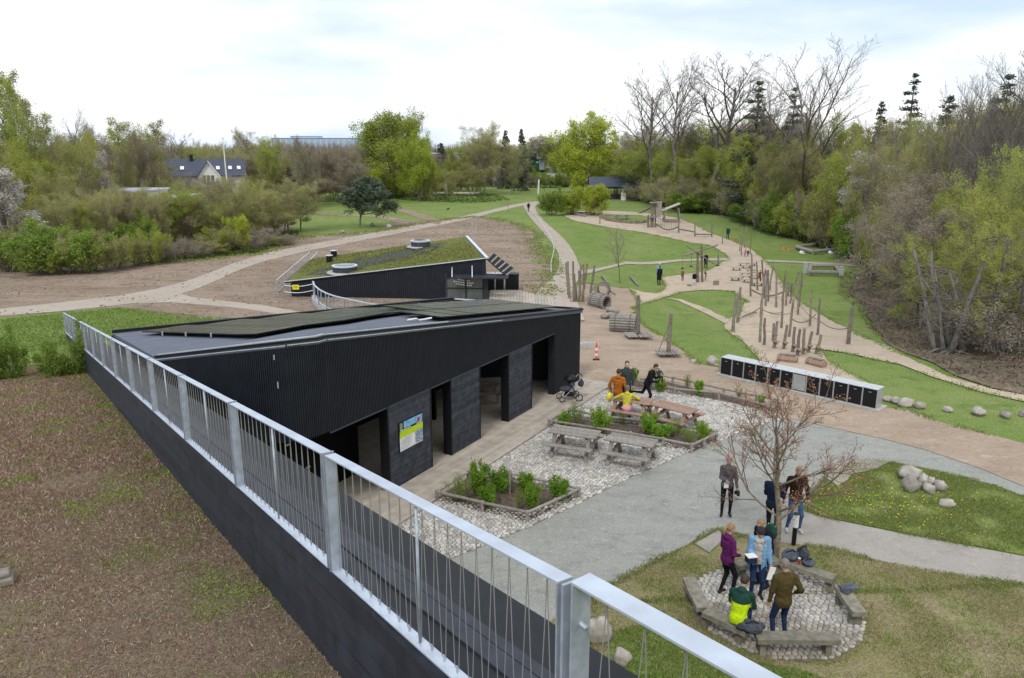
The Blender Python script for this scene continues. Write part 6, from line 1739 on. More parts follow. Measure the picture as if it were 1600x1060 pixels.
for (xb, yt, pc, w, lb_) in (((443, 520), (443, 285), (447, 528), 145, 'mast with a square timber platform, the farther of two'), ((605, 618), (621, 380), (598, 628), 130, 'mast with a square timber platform and guy rope, the nearer of two')):
    p = at(*c6(*xb)); e = empty('mast_platform', p, lb_, 'play platform')
    wd = w / 3.478 * math.hypot(p.x, p.y) / F
    top = hz(p, c6(*yt)[1]) - p.z; u, b, c = ray(*c6(*yt)); lx = u / b * p.y - p.x
    mb = MB(); mb.tube([(0, 0, -.1), (lx * .5, 0, top * .5), (lx, 0, top)], [.11, .10, .08], 8); mb.build('mast', M['pole_wood'], e)
    for i in range(7):
        mb = MB(); mb.cbox(((i - 3) * wd / 7 + RNG.uniform(-.02, .02), 0, .22), (wd / 7 - .03, wd * .72 + RNG.uniform(-.05, .05), .06), rz=.1, ch=.01); mb.build('plank', M['grey_wood'], e)
    for sx in (-1, 1):
        for sy in (-1, 1): mb = MB(); mb.tube([(sx * wd * .3, sy * wd * .22, -.1), (sx * wd * .3, sy * wd * .22, .19)], .07, 6); mb.build('leg', M['pole_wood'], e)
    if xb[0] == 605:
        mb = MB(); mb.tube([(lx * .85, 0, top * .85), (-wd * .42, 0, .25)], .018, 4); mb.build('guy_rope', M['rope'], e)
# log seats behind the cabinets
for (x, y, L_, rz, lb_) in ((405, 705, .9, -.5, 'carved half log trough behind the left cabinets'), (545, 725, .9, -1.0, 'carved half log trough behind the right cabinets')):
    p = at(*c5(x, y)); e = empty('log_trough', p, lb_, 'log seat', None, rz)
    mb = MB(); mb.tube([(-L_ / 2, 0, .16), (L_ / 2, 0, .16)], .20, 9); mb.build('trough_body', M['red_wood'], e)
    mb = MB(); mb.cbox((0, 0, .36), (L_ * .8, .22, .06), ch=.02); mb.build('rim', M['pole_wood'], e)

# ================================================================== picnic tables
def picnic(p, rz, L_, label, mt, name='picnic_table', group=None, planks=5, w=.75, bench=True, sc=1.0, far=False):
    e = empty(name, p, label, 'picnic table', group, rz)
    e.scale = (sc, sc, sc)
    for i in range(planks):
        mb = MB(); mb.cbox((0, (i - (planks - 1) / 2) * w / planks, .74), (L_ + RNG.uniform(-.01, .01), w / planks - .012, .045), ch=.008); mb.build('table_plank', mt, e)
    for s_ in (-1, 1):
        for j in range(1 if far else 2):
            mb = MB(); mb.cbox((0, s_ * (.68 + (j - .5) * .135 * (0 if far else 1)), .455), (L_, .125 if not far else .26, .045), ch=.008); mb.build('bench_plank', mt, e)
    for x in (-L_ * .36, L_ * .36):
        for s_ in (-1, 1):
            mb = MB(); mb.bar((x, s_ * .24, .72), (x, s_ * .66, -.02), .05, .12, up=(1, 0, 0)); mb.build('leg', mt, e)
        mb = MB(); mb.bar((x + .05, -.76, .41), (x + .05, .76, .41), .045, .10); mb.build('cross_beam', mt, e)
        mb = MB(); mb.bar((x + .04, -.36, .69), (x + .04, .36, .69), .045, .08); mb.build('top_beam', mt, e)
        mb = MB(); mb.bar((x - .02 * x, 0, .42), (x * .45, 0, .70), .045, .08); mb.build('brace', mt, e)
    return e
def table_from(tl, tr, br, bl, **k):
    """four pixel corners of the table top"""
    P = [at(*q, .76) for q in (tl, tr, br, bl)]
    c = sum(P, V3((0, 0, 0))) / 4; d = (P[1] + P[2] - P[0] - P[3]) / 2
    return picnic(V3((c.x, c.y, 0.03)), math.atan2(d.y, d.x), min(d.length, 2.6), **k)
table_from(c7(650, 300), c7(855, 330), c7(830, 360), c7(615, 330), label='weathered grey picnic table nearest the black hall on the cobbles', mt=M['grey_wood'])
table_from(c7(905, 338), c7(1115, 370), c7(1080, 400), c7(868, 360), label='weathered grey picnic table right of the other grey one', mt=M['grey_wood'])
table_from(c7(1110, 188), c7(1293, 235), c7(1250, 248), c7(1085, 208), label='reddish brown picnic table at the right with its benches empty', mt=M['red_wood'])
table_from(c7(920, 165), c7(1095, 190), c7(1070, 207), c7(890, 180), label='reddish brown picnic table where a person in yellow sits', mt=M['red_wood'])
p = BP(11.3, 2.3, .085); picnic(p, math.atan2(DB.y, DB.x) - .9, 1.8, 'picnic table standing in the shade inside the third bay of the hall', M['grey_wood'])
p = at(865, 329); picnic(p, .1, 1.9, 'far picnic table on the lawn where someone sits beside the bushes', M['grey_wood'])
p = at(972, 344); picnic(p, .05, 2.2, 'far grey picnic table on the oval grass inside the sand loop', M['grey_wood'])

# ================================================================== planting beds with low rails
def bed(pts, rails, label, posts, name='planting_bed', hr_=.30):
    e = empty(name, at(*pts[0]), label, 'planting bed'); L_ = V3(e.location)
    poly = px_poly(pts)
    mb = MB(); r_ = roughen(poly, .5, .04, 3)
    r = delaunay_2d_cdt([Vector(q) for q in r_], [], [list(range(len(r_)))], 1, 1e-4)
    mb.add([(v[0] - L_.x, v[1] - L_.y, .045) for v in r[0]], [tuple(f) if ((r[0][f[1]] - r[0][f[0]]).x * (r[0][f[2]] - r[0][f[0]]).y - (r[0][f[1]] - r[0][f[0]]).y * (r[0][f[2]] - r[0][f[0]]).x) > 0 else tuple(reversed(f)) for f in r[2]])
    mb.build('soil', M['soil'], e)
    for (a, b) in rails:
        A_, B_ = at(*a), at(*b); mb = MB()
        mb.tube([V3((A_.x, A_.y, hr_)) - V3((L_.x, L_.y, 0)), V3((B_.x, B_.y, hr_ + RNG.uniform(-.02, .02))) - V3((L_.x, L_.y, 0))], .042, 7); mb.build('rail', M['grey_wood'], e)
    for a in posts:
        A_ = at(*a); mb = MB(); mb.tube([(A_.x - L_.x, A_.y - L_.y, 0), (A_.x - L_.x, A_.y - L_.y, hr_ + .05)], .05, 7); mb.build('rail_post', M['grey_wood'], e)
    g_ = random.Random(len(pts)); mb = MB()
    for k in range(500):
        x = g_.uniform(min(q[0] for q in poly), max(q[0] for q in poly)); y = g_.uniform(min(q[1] for q in poly), max(q[1] for q in poly))
        if inside(poly, x, y):
            s_ = g_.uniform(.015, .05); mb.add([(x - L_.x + s_, y - L_.y, .05), (x - L_.x, y - L_.y + s_, .05), (x - L_.x - s_, y - L_.y, .05), (x - L_.x, y - L_.y - s_, .05), (x - L_.x, y - L_.y, .05 + s_)], [(0, 1, 4), (1, 2, 4), (2, 3, 4), (3, 0, 4)])
    if mb.v: mb.build('soil_crumbs', M['soil'], e)['kind'] = 'stuff'
    return e
b1 = [c7(122, 640), c7(325, 690), c7(525, 735), c7(652, 678), c7(755, 625), c7(600, 590), c7(450, 555), c7(262, 550)]
bed(b1, [(b1[i], b1[(i + 1) % 8]) for i in range(8)], 'five-sided planting bed with low pole rails and currant bushes in the foreground', b1)
b2 = [c7(622, 315), c7(712, 262), c7(840, 292), c7(1035, 310), c7(1170, 333), c7(1368, 365), c7(1368, 372), c7(1257, 425), c7(1130, 398), c7(985, 372), c7(860, 352)]
bed(b2, [(b2[i], b2[(i + 1) % 11]) for i in (0, 1, 2, 3, 4, 6, 7, 8, 9, 10)], 'long planting bed with low pole rails between the grey and the brown picnic tables', [b2[i] for i in (0, 1, 3, 5, 7, 8, 9)] + [c7(1314, 405)])
b3 = [c6(322, 765), c6(430, 752), c6(500, 738), c6(628, 768), c6(905, 832), c6(1080, 868), c6(1200, 895), c6(1180, 935), c6(880, 852), c6(640, 828), c6(440, 782)]
bed(b3, [(b3[i], b3[(i + 1) % 11]) for i in (2, 3, 4, 5, 7, 8, 9)], 'narrow planting bed with two pole rails along the dirt road', [b3[i] for i in (2, 3, 4, 5, 6, 8, 9)])
# currant bushes
def cur(seed, H, leafy):
    sg, tp = grow(seed, H, .014, [6, 4], [.5, .7], [.42, .45], crown0=.15, up=.35, wig=.12, stems=9, spread=.16, splay=.32)
    return sg, tp
for i, (lf, per, ls) in enumerate((('bright', 9, .085), ('bright', 8, .08), ('green', 3, .05))):
    sg, tp = cur(200 + i, 1.0, lf)
    proto('currant%d' % i, 1.0, sg, tp, lf, twig=TWIG_G, per=per, lsize=ls, lspread=.055, seed=i, trunk_lv=0, rmin=.0025, trunk_name='stems', crown_name='foliage')
def shrub_px(key, x, y, hpx, wpx, label, group=None):
    p = at(x, y); z = hz(p, y - hpx); h = max(.2, z - p.z); pr = PROTOS[key]
    e = empty('currant_bush', V3((p.x, p.y, p.z + .03)), label, 'shrub', group, RNG.random() * 6.28)
    sx = wpx * math.sqrt(p.x ** 2 + p.y ** 2 + 80) / F / pr.wid * 1.0
    e.scale = (sx, sx, h / pr.top); inst(pr.tn, pr.trunk, e); inst(pr.cn, pr.crown, e)
for x, y, h, w, k, lb_ in ((308, 625, 155, 78, 0, 'tallest lush currant bush at the left of the foreground bed'), (350, 672, 100, 66, 1, 'lush bush in front of the tallest one in the foreground bed'), (405, 606, 108, 80, 1, 'lush bush at the back of the foreground bed beside the stake'),
                        (228, 645, 125, 90, 2, 'sparse twiggy bush at the left corner of the foreground bed'), (515, 600, 80, 70, 0, 'bush at the back middle of the foreground bed'), (488, 685, 100, 50, 2, 'pale small-leaved bush at the front of the foreground bed'), (545, 680, 112, 62, 0, 'lush bush at the front middle of the foreground bed'), (668, 640, 106, 84, 1, 'lush bush at the right corner of the foreground bed')):
    shrub_px('currant%d' % k, *c7(x, y), h / 2.857, w / 2.857, lb_)
for x, y, h, w, k, lb_ in ((690, 305, 56, 58, 0, 'small lush bush at the left end of the middle bed'), (742, 305, 105, 80, 2, 'tall sparse bush beside the deck in the middle bed'), (846, 335, 106, 80, 1, 'largest lush bush of the middle bed'), (950, 300, 62, 50, 2, 'sparse bush behind the seated person in yellow'),
                        (1065, 345, 96, 66, 0, 'lush upright bush in the middle of the middle bed'), (1120, 372, 76, 76, 1, 'low lush bush right of centre in the middle bed'), (1185, 355, 80, 66, 2, 'sparse bush in the right half of the middle bed'), (1240, 388, 80, 70, 2, 'pale sparse bush near the right end of the middle bed'), (1303, 370, 80, 56, 1, 'lush bush at the right end of the middle bed')):
    shrub_px('currant%d' % k, *c7(x, y), h / 2.857, w / 2.857, lb_)
for x, y, h, w, k, lb_ in ((418, 757, 74, 36, 0, 'bush right of the man in the dark green hoodie'), (516, 745, 66, 46, 2, 'sparse bush behind the person holding a baby'), (556, 815, 82, 56, 1, 'bush right of the person holding a baby'), (706, 798, 86, 40, 2, 'thin upright bush in the narrow bed'), (768, 835, 84, 48, 0, 'fullest bush of the narrow bed'), (990, 842, 50, 44, 2, 'small sparse bush in the right half of the narrow bed'), (1108, 893, 62, 36, 0, 'last bush at the right end of the narrow bed')):
    shrub_px('currant%d' % k, *c6(x, y), h / 3.478, w / 3.478, lb_)
st = at(*c7(447, 615)); mb = MB(); mb.tube([(0, 0, 0), (0, .02, .8)], .025, 6); tag(mb.build('wooden_stake', M['grey_wood'], loc=st), 'thin wooden stake standing in the foreground planting bed', 'stake')

# ================================================================== seating circle: thick oak benches
def bench(P, legs, label, th=.10, w=.30, z=.46):
    Q = [at(*q, z) for q in P]; e = empty('oak_bench', V3((Q[0].x, Q[0].y, 0.03)), label, 'bench'); L_ = V3(e.location)
    for a, b in zip(Q[:-1], Q[1:]):
        d = (b - a).normalized(); n = V3((-d.y, d.x, 0)); k = 8; mb = MB()
        rows = []
        for i in range(k + 1):
            c = a.lerp(b, i / k); rows.append((c, w / 2 * (1 + .12 * noise.noise(c * 2.2)), w / 2 * (1 + .12 * noise.noise(c * 2.2 + V3((5, 5, 5)))), .012 * noise.noise(c * 3)))
        for i in range(k):
            (c0, l0, r0, z0), (c1, l1, r1, z1) = rows[i], rows[i + 1]
            t0, t1 = z0, z1
            mb.hexa([c0 - n * r0 - L_ + V3((0, 0, -th)), c1 - n * r1 - L_ + V3((0, 0, -th)), c1 + n * l1 - L_ + V3((0, 0, -th)), c0 + n * l0 - L_ + V3((0, 0, -th)),
                     c0 - n * r0 * .96 - L_ + V3((0, 0, t0)), c1 - n * r1 * .96 - L_ + V3((0, 0, t1)), c1 + n * l1 * .96 - L_ + V3((0, 0, t1)), c0 + n * l0 * .96 - L_ + V3((0, 0, t0))])
        mb.build('seat_plank', M['oak'], e)
    for lg in legs:
        q = at(*lg, z - th); d = (Q[1] - Q[0]).normalized(); mb = MB()
        mb.cbox(V3((q.x, q.y, (z - th) / 2)) - V3((L_.x, L_.y, .03 - .0)), (.12, w * .85, z - th + .06), rz=math.atan2(d.y, d.x), ch=.015); mb.build('leg', M['oak'], e)
    return e
bench([c8(92, 660), c8(150, 782)], [c8(105, 690), c8(146, 775)], 'left oak bench of the cobbled seating circle')
bench([c8(158, 788), c8(330, 868)], [c8(165, 795), c8(300, 860)], 'lower left oak bench where a man in lime green sits')
bench([c8(356, 890), c8(682, 893)], [c8(380, 898), c8(638, 900)], 'front oak bench of the cobbled circle nearest the handrail')
bench([c8(690, 690), c8(765, 800)], [c8(700, 715), c8(750, 790)], 'right oak bench of the circle with a dark folder on it')
bench([c8(458, 588), c8(665, 662)], [c8(462, 592), c8(655, 664)], 'upper right oak bench of the circle with bags on it')
bench([c8(275, 606), c8(440, 585)], [c8(300, 606), c8(425, 590)], 'rear oak bench of the circle hidden behind the standing people')

# bollard lamp, bags
bl_ = empty('bollard_lamp', at(*c8(504, 536)), 'short black bollard lamp with a white head by the gravel path', 'lamp')
hb = hz(V3(bl_.location), c8(0, 408)[1])
mb = MB(); mb.tube([(0, 0, 0), (0, 0, hb * .58)], .055, 12); mb.build('post', M['black'], bl_, smooth=False)
mb = MB(); mb.tube([(0, 0, hb * .58), (0, 0, hb * .96)], .075, 14); mb.build('lamp_head', M['white'], bl_, smooth=False)
mb = MB(); mb.tube([(0, 0, hb * .96), (0, 0, hb)], [.078, .06], 14); mb.build('cap', M['pier_wood'], bl_)
BAGM = mat('grey_blue_fabric', (.10, .125, .165), .85, var=.5, scale=9, bump=.01)
BAGD = mat('dark_grey_fabric', (.07, .078, .10), .85, var=.5, scale=12, bump=.01)
def bag(name, px, r, label, mt, seed, z=.47, cat='bag', strap=True, rz=0):
    p = at(*px, z); e = empty(name, p, label, cat, None, rz)
    mb = MB(); mb.ball((0, 0, r[2] * .85), r, 14, 10, jit=.22, seed=seed); mb.v = [(x, y, max(z_, 0.0)) for x, y, z_ in mb.v]; mb.build('bag_body', mt, e, smooth=True)
    mb = MB(); mb.ball((r[0] * .35, -r[1] * .5, r[2] * .9), (r[0] * .5, r[1] * .5, r[2] * .6), 10, 7, jit=.2, seed=seed + 1); mb.build('pocket', mt, e, smooth=True)
    if strap:
        mb = MB(); mb.tube([(-r[0] * .8, 0, r[2]), (-r[0] * .4, -r[1] * .4, r[2] * 2.0), (r[0] * .2, -r[1] * .2, r[2] * 2.1), (r[0] * .7, 0, r[2] * 1.2)], .016, 5); mb.build('strap', M['rubber'], e)
bag('backpack', c8(490, 592), (.22, .14, .12), 'grey-blue backpack lying at the left on the upper right bench', BAGM, 1)
bag('backpack', c8(540, 590), (.13, .13, .17), 'dark grey backpack standing in the middle of the bags on the bench', BAGD, 2)
bag('backpack', c8(562, 615), (.15, .11, .09), 'small blue-grey bag at the right of the bags on the bench', BAGM, 3)
bag('backpack', c8(335, 872), (.26, .16, .11), 'crumpled grey backpack on the bench behind the man in lime green', BAGD, 4)
p = at(*c8(526, 604), .50); mb = MB(); mb.tube([(0, 0, 0), (0, 0, .10)], .03, 8); e = empty('red_cup', p, 'small red cup between the bags on the bench', 'cup'); mb.build('cup_body', M['red'], e)
mb = MB(); mb.tube([(0, 0, .10), (0, 0, .115)], .033, 8); mb.build('lid', M['white'], e)
p = at(*c8(722, 702), .48); e = empty('folder', p, 'dark blue-grey folder lying across the right bench', 'folder', None, .15); mb = MB(); mb.cbox((0, 0, .02), (.40, .20, .035)); mb.build('cover', BAGM, e); mb = MB(); mb.cbox((-.13, -.12, .012), (.22, .20, .02), .5); mb.build('loose_sheet', BAGD, e)

# pushchair
def wheel(e, c, r):
    w_ = empty('wheel', c, None, None); w_.parent = e
    for k_ in ('label', 'category'):
        if k_ in w_: del w_[k_]
    mb = MB(); mb.tube([V3((math.cos(a) * r, 0, math.sin(a) * r)) for a in [2 * math.pi * k / 18 for k in range(19)]], r * .16, 6, caps=False); mb.build('tyre', M['rubber'], w_)
    mb = MB()
    for k in range(5): a = 6.283 * k / 5; mb.bar((0, 0, 0), (math.cos(a) * r, 0, math.sin(a) * r), .02)
    mb.tube([(0, -.03, 0), (0, .03, 0)], .03, 8); mb.build('rim', M['alu'], w_)
p = at(*c7(712, 196)); p.z = .09
pc = empty('pushchair', p, 'black pushchair parked on the deck by the end of the black hall', 'pushchair', None, math.radians(12)); pc.scale = (.92, .92, .92)
for x, y in ((-.38, -.25), (-.38, .25), (.36, -.27), (.36, .27)): wheel(pc, (x, y, .12 if x < 0 else .15), .11 if x < 0 else .145)
CH = mat('grey_frame', (.35, .36, .38), .35)
for y in (-.25, .25):
    mb = MB(); mb.tube([(-.38, y, .14), (-.05, y, .45), (.30, y, .85), (.48, y, 1.08)], .016, 6); mb.build('frame_tube', CH, pc)
    mb = MB(); mb.tube([(.36, y, .16), (.12, y, .55), (-.02, y, .75)], .016, 6); mb.build('frame_tube', M['black'], pc)
mb = MB(); mb.tube([(.48, -.25, 1.08), (.52, 0, 1.10), (.48, .25, 1.08)], .02, 6); mb.build('push_bar', M['black'], pc)
mb = MB(); mb.ball((-.12, 0, .52), (.34, .22, .12), 12, 8, jit=.08, seed=3); mb.ball((.10, 0, .68), (.14, .22, .24), 12, 8, jit=.06, seed=5); mb.build('seat', BAGD, pc, smooth=True)
mb = MB(); mb.ball((.05, 0, .92), (.28, .25, .20), 14, 9, seed=4); mb.v = [(x, y, max(z, .90 - .6 * (x - .05) * 0)) for x, y, z in mb.v]; mb.build('hood', M['black'], pc, smooth=True)
mb = MB(); mb.ball((.02, 0, .27), (.26, .20, .10), 12, 7, jit=.15, seed=6); mb.build('basket', M['black'], pc, smooth=True)
mb = MB(); mb.ball((.50, 0, .74), (.13, .20, .18), 12, 8, jit=.12, seed=7); mb.build('hanging_bag', BAGD, pc, smooth=True)

# orange marker post and concrete block
p = at(*c6(214, 638)); mk = empty('marker_post', p, 'orange and white marker post on a black foot beside the end of the hall', 'marker post')
h = hz(p, c6(0, 540)[1]) - p.z
mb = MB(); mb.cbox((0, 0, .04), (.32, .20, .07), ch=.03); mb.build('foot', M['rubber'], mk)
for i in range(6):
    mb = MB(); mb.cbox((0, 0, .08 + (h - .08) * (i + .5) / 6), (.11 if i < 5 else .08, .05, (h - .08) / 6 - .001), ch=.004); mb.build('orange_section' if i % 2 == 0 or i == 5 else 'white_section', M['orange'] if (i % 2 == 0 or i == 5) else M['white'], mk)
p = at(*c6(168, 572)); mb = MB(); mb.cbox((0, 0, .12), (1.1, .35, .30), ch=.02); mb.cbox((.1, -.0, .29), (.7, .2, .05), ch=.01); o = mb.build('concrete_block', M['concrete'], loc=p); tag(o, 'pale concrete kerb block lying behind the orange marker post', 'block')

# ================================================================== farther play equipment (sand loop)
p = at(1018, 356); tw = empty('climbing_tower', p, 'timber climbing tower with a ramp, a steep wall and a ladder in the sand loop', 'climbing tower')
def tz(px, py): return relp((px, py), ref=p)
def zc(x, y): return (860 + x / 6.667, 260 + y / 6.667)
for (a, b) in (((1072, 640), (1066, 370)), ((1094, 655), (1090, 352)), ((1018, 640), (1020, 505)), ((1052, 600), (1050, 420))):
    q0, q1 = tz(*zc(*a)), tz(*zc(*b)); q0.z = -.1; mb = MB(); mb.tube([q0, q1], .11, 7); mb.build('tower_post', M['pole_wood'], tw)
q = tz(*zc(1075, 380)); mb = MB(); mb.cbox(q, (1.0, 1.0, .12)); mb.build('upper_platform', M['grey_wood'], tw)
q = tz(*zc(1060, 530)); mb = MB(); mb.cbox(q, (1.1, 1.1, .12)); mb.build('lower_platform', M['grey_wood'], tw)
q0, q1 = tz(*zc(950, 498)), tz(*zc(1060, 425)); q0.y += 1.5; mb = MB(); mb.bar(q0, q1, .9, .06); mb.build('ramp', M['grey_wood'], tw)
a, b, c, d = tz(*zc(1098, 525)), tz(*zc(1152, 530)), tz(*zc(1165, 362)), tz(*zc(1094, 372)); o_ = V3((0, .12, 0))
mb = MB(); mb.hexa([a, b, b + o_, a + o_, d, c, c + o_, d + o_]); mb.build('climbing_wall', mat('sandy_panel', (.34, .31, .26), .9, var=.3, scale=5), tw)
for i in range(9):
    q0, q1 = tz(*zc(1010, 658 - i * 16)), tz(*zc(1062, 658 - i * 16)); mb = MB(); mb.tube([q0, q1], .04, 5); mb.build('rung', M['red_wood'], tw)
for x in (1010, 1062): mb = MB(); mb.tube([tz(*zc(x, 662)), tz(*zc(x, 530))], .05, 5); mb.build('ladder_side', M['red_wood'], tw)
# rope bridge and balance beams to the right
p = at(*zc(1335, 698)); rb = empty('rope_bridge', p, 'sagging rope bridge between the climbing tower and a pole', 'rope bridge')
q1 = relp(zc(1335, 560), ref=p); mb = MB(); mb.tube([(0, 0, -.1), q1], .11, 7); mb.build('end_pole', M['pole_wood'], rb)
A_ = relp(zc(1100, 600), ref=p); B_ = relp(zc(1330, 632), ref=p)
mb = MB(); mb.tube([A_.lerp(B_, i / 10) - V3((0, 0, .55 * math.sin(math.pi * i / 10))) for i in range(11)], .09, 6); mb.build('deck_rope', M['rope'], rb)
A2, B2 = relp(zc(1100, 520), ref=p), relp(zc(1335, 575), ref=p)
mb = MB(); mb.tube([A2.lerp(B2, i / 10) - V3((0, 0, .35 * math.sin(math.pi * i / 10))) for i in range(11)], .03, 5); mb.build('hand_rope', M['rope'], rb)
for i in range(1, 10):
    a = A_.lerp(B_, i / 10) - V3((0, 0, .55 * math.sin(math.pi * i / 10))); b = A2.lerp(B2, i / 10) - V3((0, 0, .35 * math.sin(math.pi * i / 10))); mb = MB(); mb.tube([a, b], .022, 4); mb.build('tie_rope', M['rope'], rb)
for k, (a, b, bt, lb_) in enumerate((((1340, 655), (1505, 685), 585, 'balance beam from the rope bridge pole to the next pole'), ((1510, 708), (1680, 712), 600, 'lower balance beam at the right end of the sand loop'))):
    p = at(*zc(b[0], 735 if k == 0 else 740)); e = empty('balance_beam', p, lb_, 'balance beam'); q = relp(zc(a[0], a[1]), ref=p); r = relp(zc(*b), ref=p)
    mb = MB(); mb.tube([q, r], .09, 7); mb.build('beam', M['pole_wood'], e); mb = MB(); mb.tube([(0, 0, -.1), relp(zc(b[0], bt), ref=p)], .09, 7); mb.build('pole', M['pole_wood'], e)
p = at(*zc(1265, 585)); ph = empty('play_hut', p, 'small tilted timber play hut open at the front on the sand loop', 'play hut')
for x in (-1.1, .9): mb = MB(); mb.cbox((x, 0, 1.0), (.12, 1.2, 2.0), tilt=Matrix.Rotation(-.12, 3, 'Y')); mb.build('hut_wall', M['grey_wood'], ph)
mb = MB(); mb.cbox((-.25, 0, 2.15), (2.6, 1.5, .14), tilt=Matrix.Rotation(-.38, 3, 'Y')); mb.build('roof', M['floor_wood'], ph)
mb = MB(); mb.cbox((0, .1, .35), (1.9, 1.0, .12)); mb.build('floor', M['pole_wood'], ph)
# low balance timbers at the left end of the sand loop
for (a, b, r, lb_) in (((200, 500), (370, 530), .13, 'front sunken timber at the left end of the sand loop'), ((185, 482), (330, 500), .12, 'middle sunken timber at the left end of the sand loop'), ((300, 490), (500, 510), .10, 'rear sunken timber running right at the end of the sand loop')):
    log(zc(*a), zc(*b), r, lb_, name='sunken_timber', dz=.15)
# stake border of the grass oval
sb_ = MB(); sk = random.Random(8)
bp_pts = [zc(530, 535), zc(570, 565), zc(640, 580), zc(720, 592), zc(800, 600), zc(880, 603), zc(950, 600), zc(1010, 592)]
for i in range(len(bp_pts) - 1):
    A_, B_ = at(*bp_pts[i]), at(*bp_pts[i + 1])
    for k in range(9):
        q = A_.lerp(B_, k / 9); sb_.tube([q, q + V3((sk.uniform(-.05, .05), 0, sk.uniform(.3, .6)))], .07, 4)
bo = sb_.build('stake_border', M['pole_wood']); tag(bo, 'low border of upright stakes along the front of the grass oval', 'border', kind='stuff')

# sunken log benches on the right lawn
def logring(quad, label, hh=.35, extra=None):
    P = [at(*q) for q in quad]; c = sum(P, V3((0, 0, 0))) / len(P); e = empty('log_seat_ring', c, label, 'log bench')
    for a, b in zip(P, P[1:] + P[:1]):
        mb = MB(); mb.tube([a - c + V3((0, 0, hh)), b - c + V3((0, 0, hh))], .19, 8); mb.build('seat_log', M['grey_wood'], e)
    for a in P: mb = MB(); mb.tube([a - c, a - c + V3((0, 0, hh))], .15, 6); mb.build('support', M['pole_wood'], e)
logring([c5(450, 158), c5(560, 142), c5(655, 168), c5(530, 182)], 'diamond of low logs with litter on the right lawn, farther from the sand')
logring([c5(520, 252), c5(640, 252), c5(665, 288), c5(512, 284)], 'rectangle of low logs with pale posts on the right lawn')
for k, (x, y) in enumerate(((490, 272), (666, 290))):
    p = at(*c5(x, y)); mb = MB(); mb.cbox((0, 0, .45), (.32, .32, .95), ch=.04); mb.cbox((0, 0, .96), (.36, .36, .06), ch=.02); tag(mb.build('pale_post', M['concrete'], loc=p), ('left' if k == 0 else 'right') + ' pale squat post beside the rectangle of logs', 'post')
p = at(*c5(860, 268)); picnic(p, .1, 1.8, 'low wooden table half hidden under the branches on the right lawn', M['grey_wood'])
# brush pile and litter
p = at(*c5(805, 195)); bpz = empty('brush_pile', p, 'heap of dark branches and rubble on the right lawn by the wood', 'brush pile'); g_ = random.Random(3)
mb = MB()
for k in range(260):
    a = V3((g_.gauss(0, 1.5), g_.gauss(0, .8), g_.uniform(0, .5))); d = V3((g_.gauss(0, 1), g_.gauss(0, 1), g_.uniform(-.2, .6))).normalized() * g_.uniform(.3, 1.1); mb.tube([a, a + d], g_.uniform(.015, .05), 4)
mb.build('branches', BARK, bpz)['kind'] = 'stuff'
mb = MB()
for k in range(50): mb.ball((g_.gauss(0, 1.5), g_.gauss(0, .8), .1), g_.uniform(.08, .22), 6, 4, jit=.2, seed=k)
mb.build('rubble', M['stone'], bpz)['kind'] = 'stuff'
LIT = [((600, 160), 'white', 'white bag on the logs of the diamond'), ((655, 165), 'white', 'white bundle at the right tip of the diamond of logs'), ((615, 180), 'white', 'pale bag in front of the diamond of logs'), ((475, 180), 'white', 'pale small bag left in front of the diamond of logs'), ((388, 156), 'orange', 'small orange cone on the lawn left of the logs'), ((412, 162), 'orange', 'second small orange cone right of the first'), ((663, 128), 'blue_far', 'blue bin at the edge of the wood')]
for (q, m_, lb_) in LIT:
    p = at(*c5(*q)); mb = MB()
    if 'cone' in lb_: mb.tube([(0, 0, 0), (0, 0, .35)], [.16, .03], 8); tag(mb.build('traffic_cone', M['orange'], loc=p), lb_, 'traffic cone')
    elif 'bin' in lb_: mb.cbox((0, 0, .4), (.6, .5, .8), ch=.05); mb.cbox((0, 0, .83), (.66, .56, .07)); tag(mb.build('bin', M[m_], loc=p), lb_, 'bin')
    else: mb.ball((0, 0, .2), (.28, .2, .22), 9, 6, jit=.2, seed=4); mb.ball((.2, 0, .12), (.15, .15, .12), 7, 5, jit=.2, seed=6); tag(mb.build('bag', M['white'], loc=p), lb_, 'bag')

# ================================================================== shelter at the wood edge
p = at(962, 311); sh = empty('open_shelter', p, 'black open-sided shelter with a slate blue pitched roof at the wood edge', 'shelter', None, -.03)
hw, hd = 5.6, 2.2; ze = hz(p, 292) - p.z; zr_ = hz(p, 280.5) - p.z + .4
mb = MB()
mb.hexa([(-hw, -hd - .5, ze), (hw, -hd - .5, ze), (hw, 0, zr_), (-hw, 0, zr_), (-hw, -hd - .5, ze + .12), (hw, -hd - .5, ze + .12), (hw, 0, zr_ + .12), (-hw, 0, zr_ + .12)])
mb.hexa([(-hw, 0, zr_), (hw, 0, zr_), (hw, hd + .5, ze), (-hw, hd + .5, ze), (-hw, 0, zr_ + .121), (hw, 0, zr_ + .121), (hw, hd + .5, ze + .121), (-hw, hd + .5, ze + .121)]); mb.build('roof', M['slate'], sh)
for sx in (-1, 1): mb = MB(); mb.prism([(0, 0), (1, 0), (1, .1), (0, .1)], 0, .01); mb = MB(); mb.add([(sx * (hw - .5), -hd - .2, ze), (sx * (hw - .5), hd + .2, ze), (sx * (hw - .5), 0, zr_ - .02), (sx * (hw - .62), -hd - .2, ze), (sx * (hw - .62), hd + .2, ze), (sx * (hw - .62), 0, zr_ - .02)], [(0, 1, 2), (3, 5, 4), (0, 2, 5, 3), (1, 4, 5, 2), (0, 3, 4, 1)]); mb.build('gable', M['black'], sh)
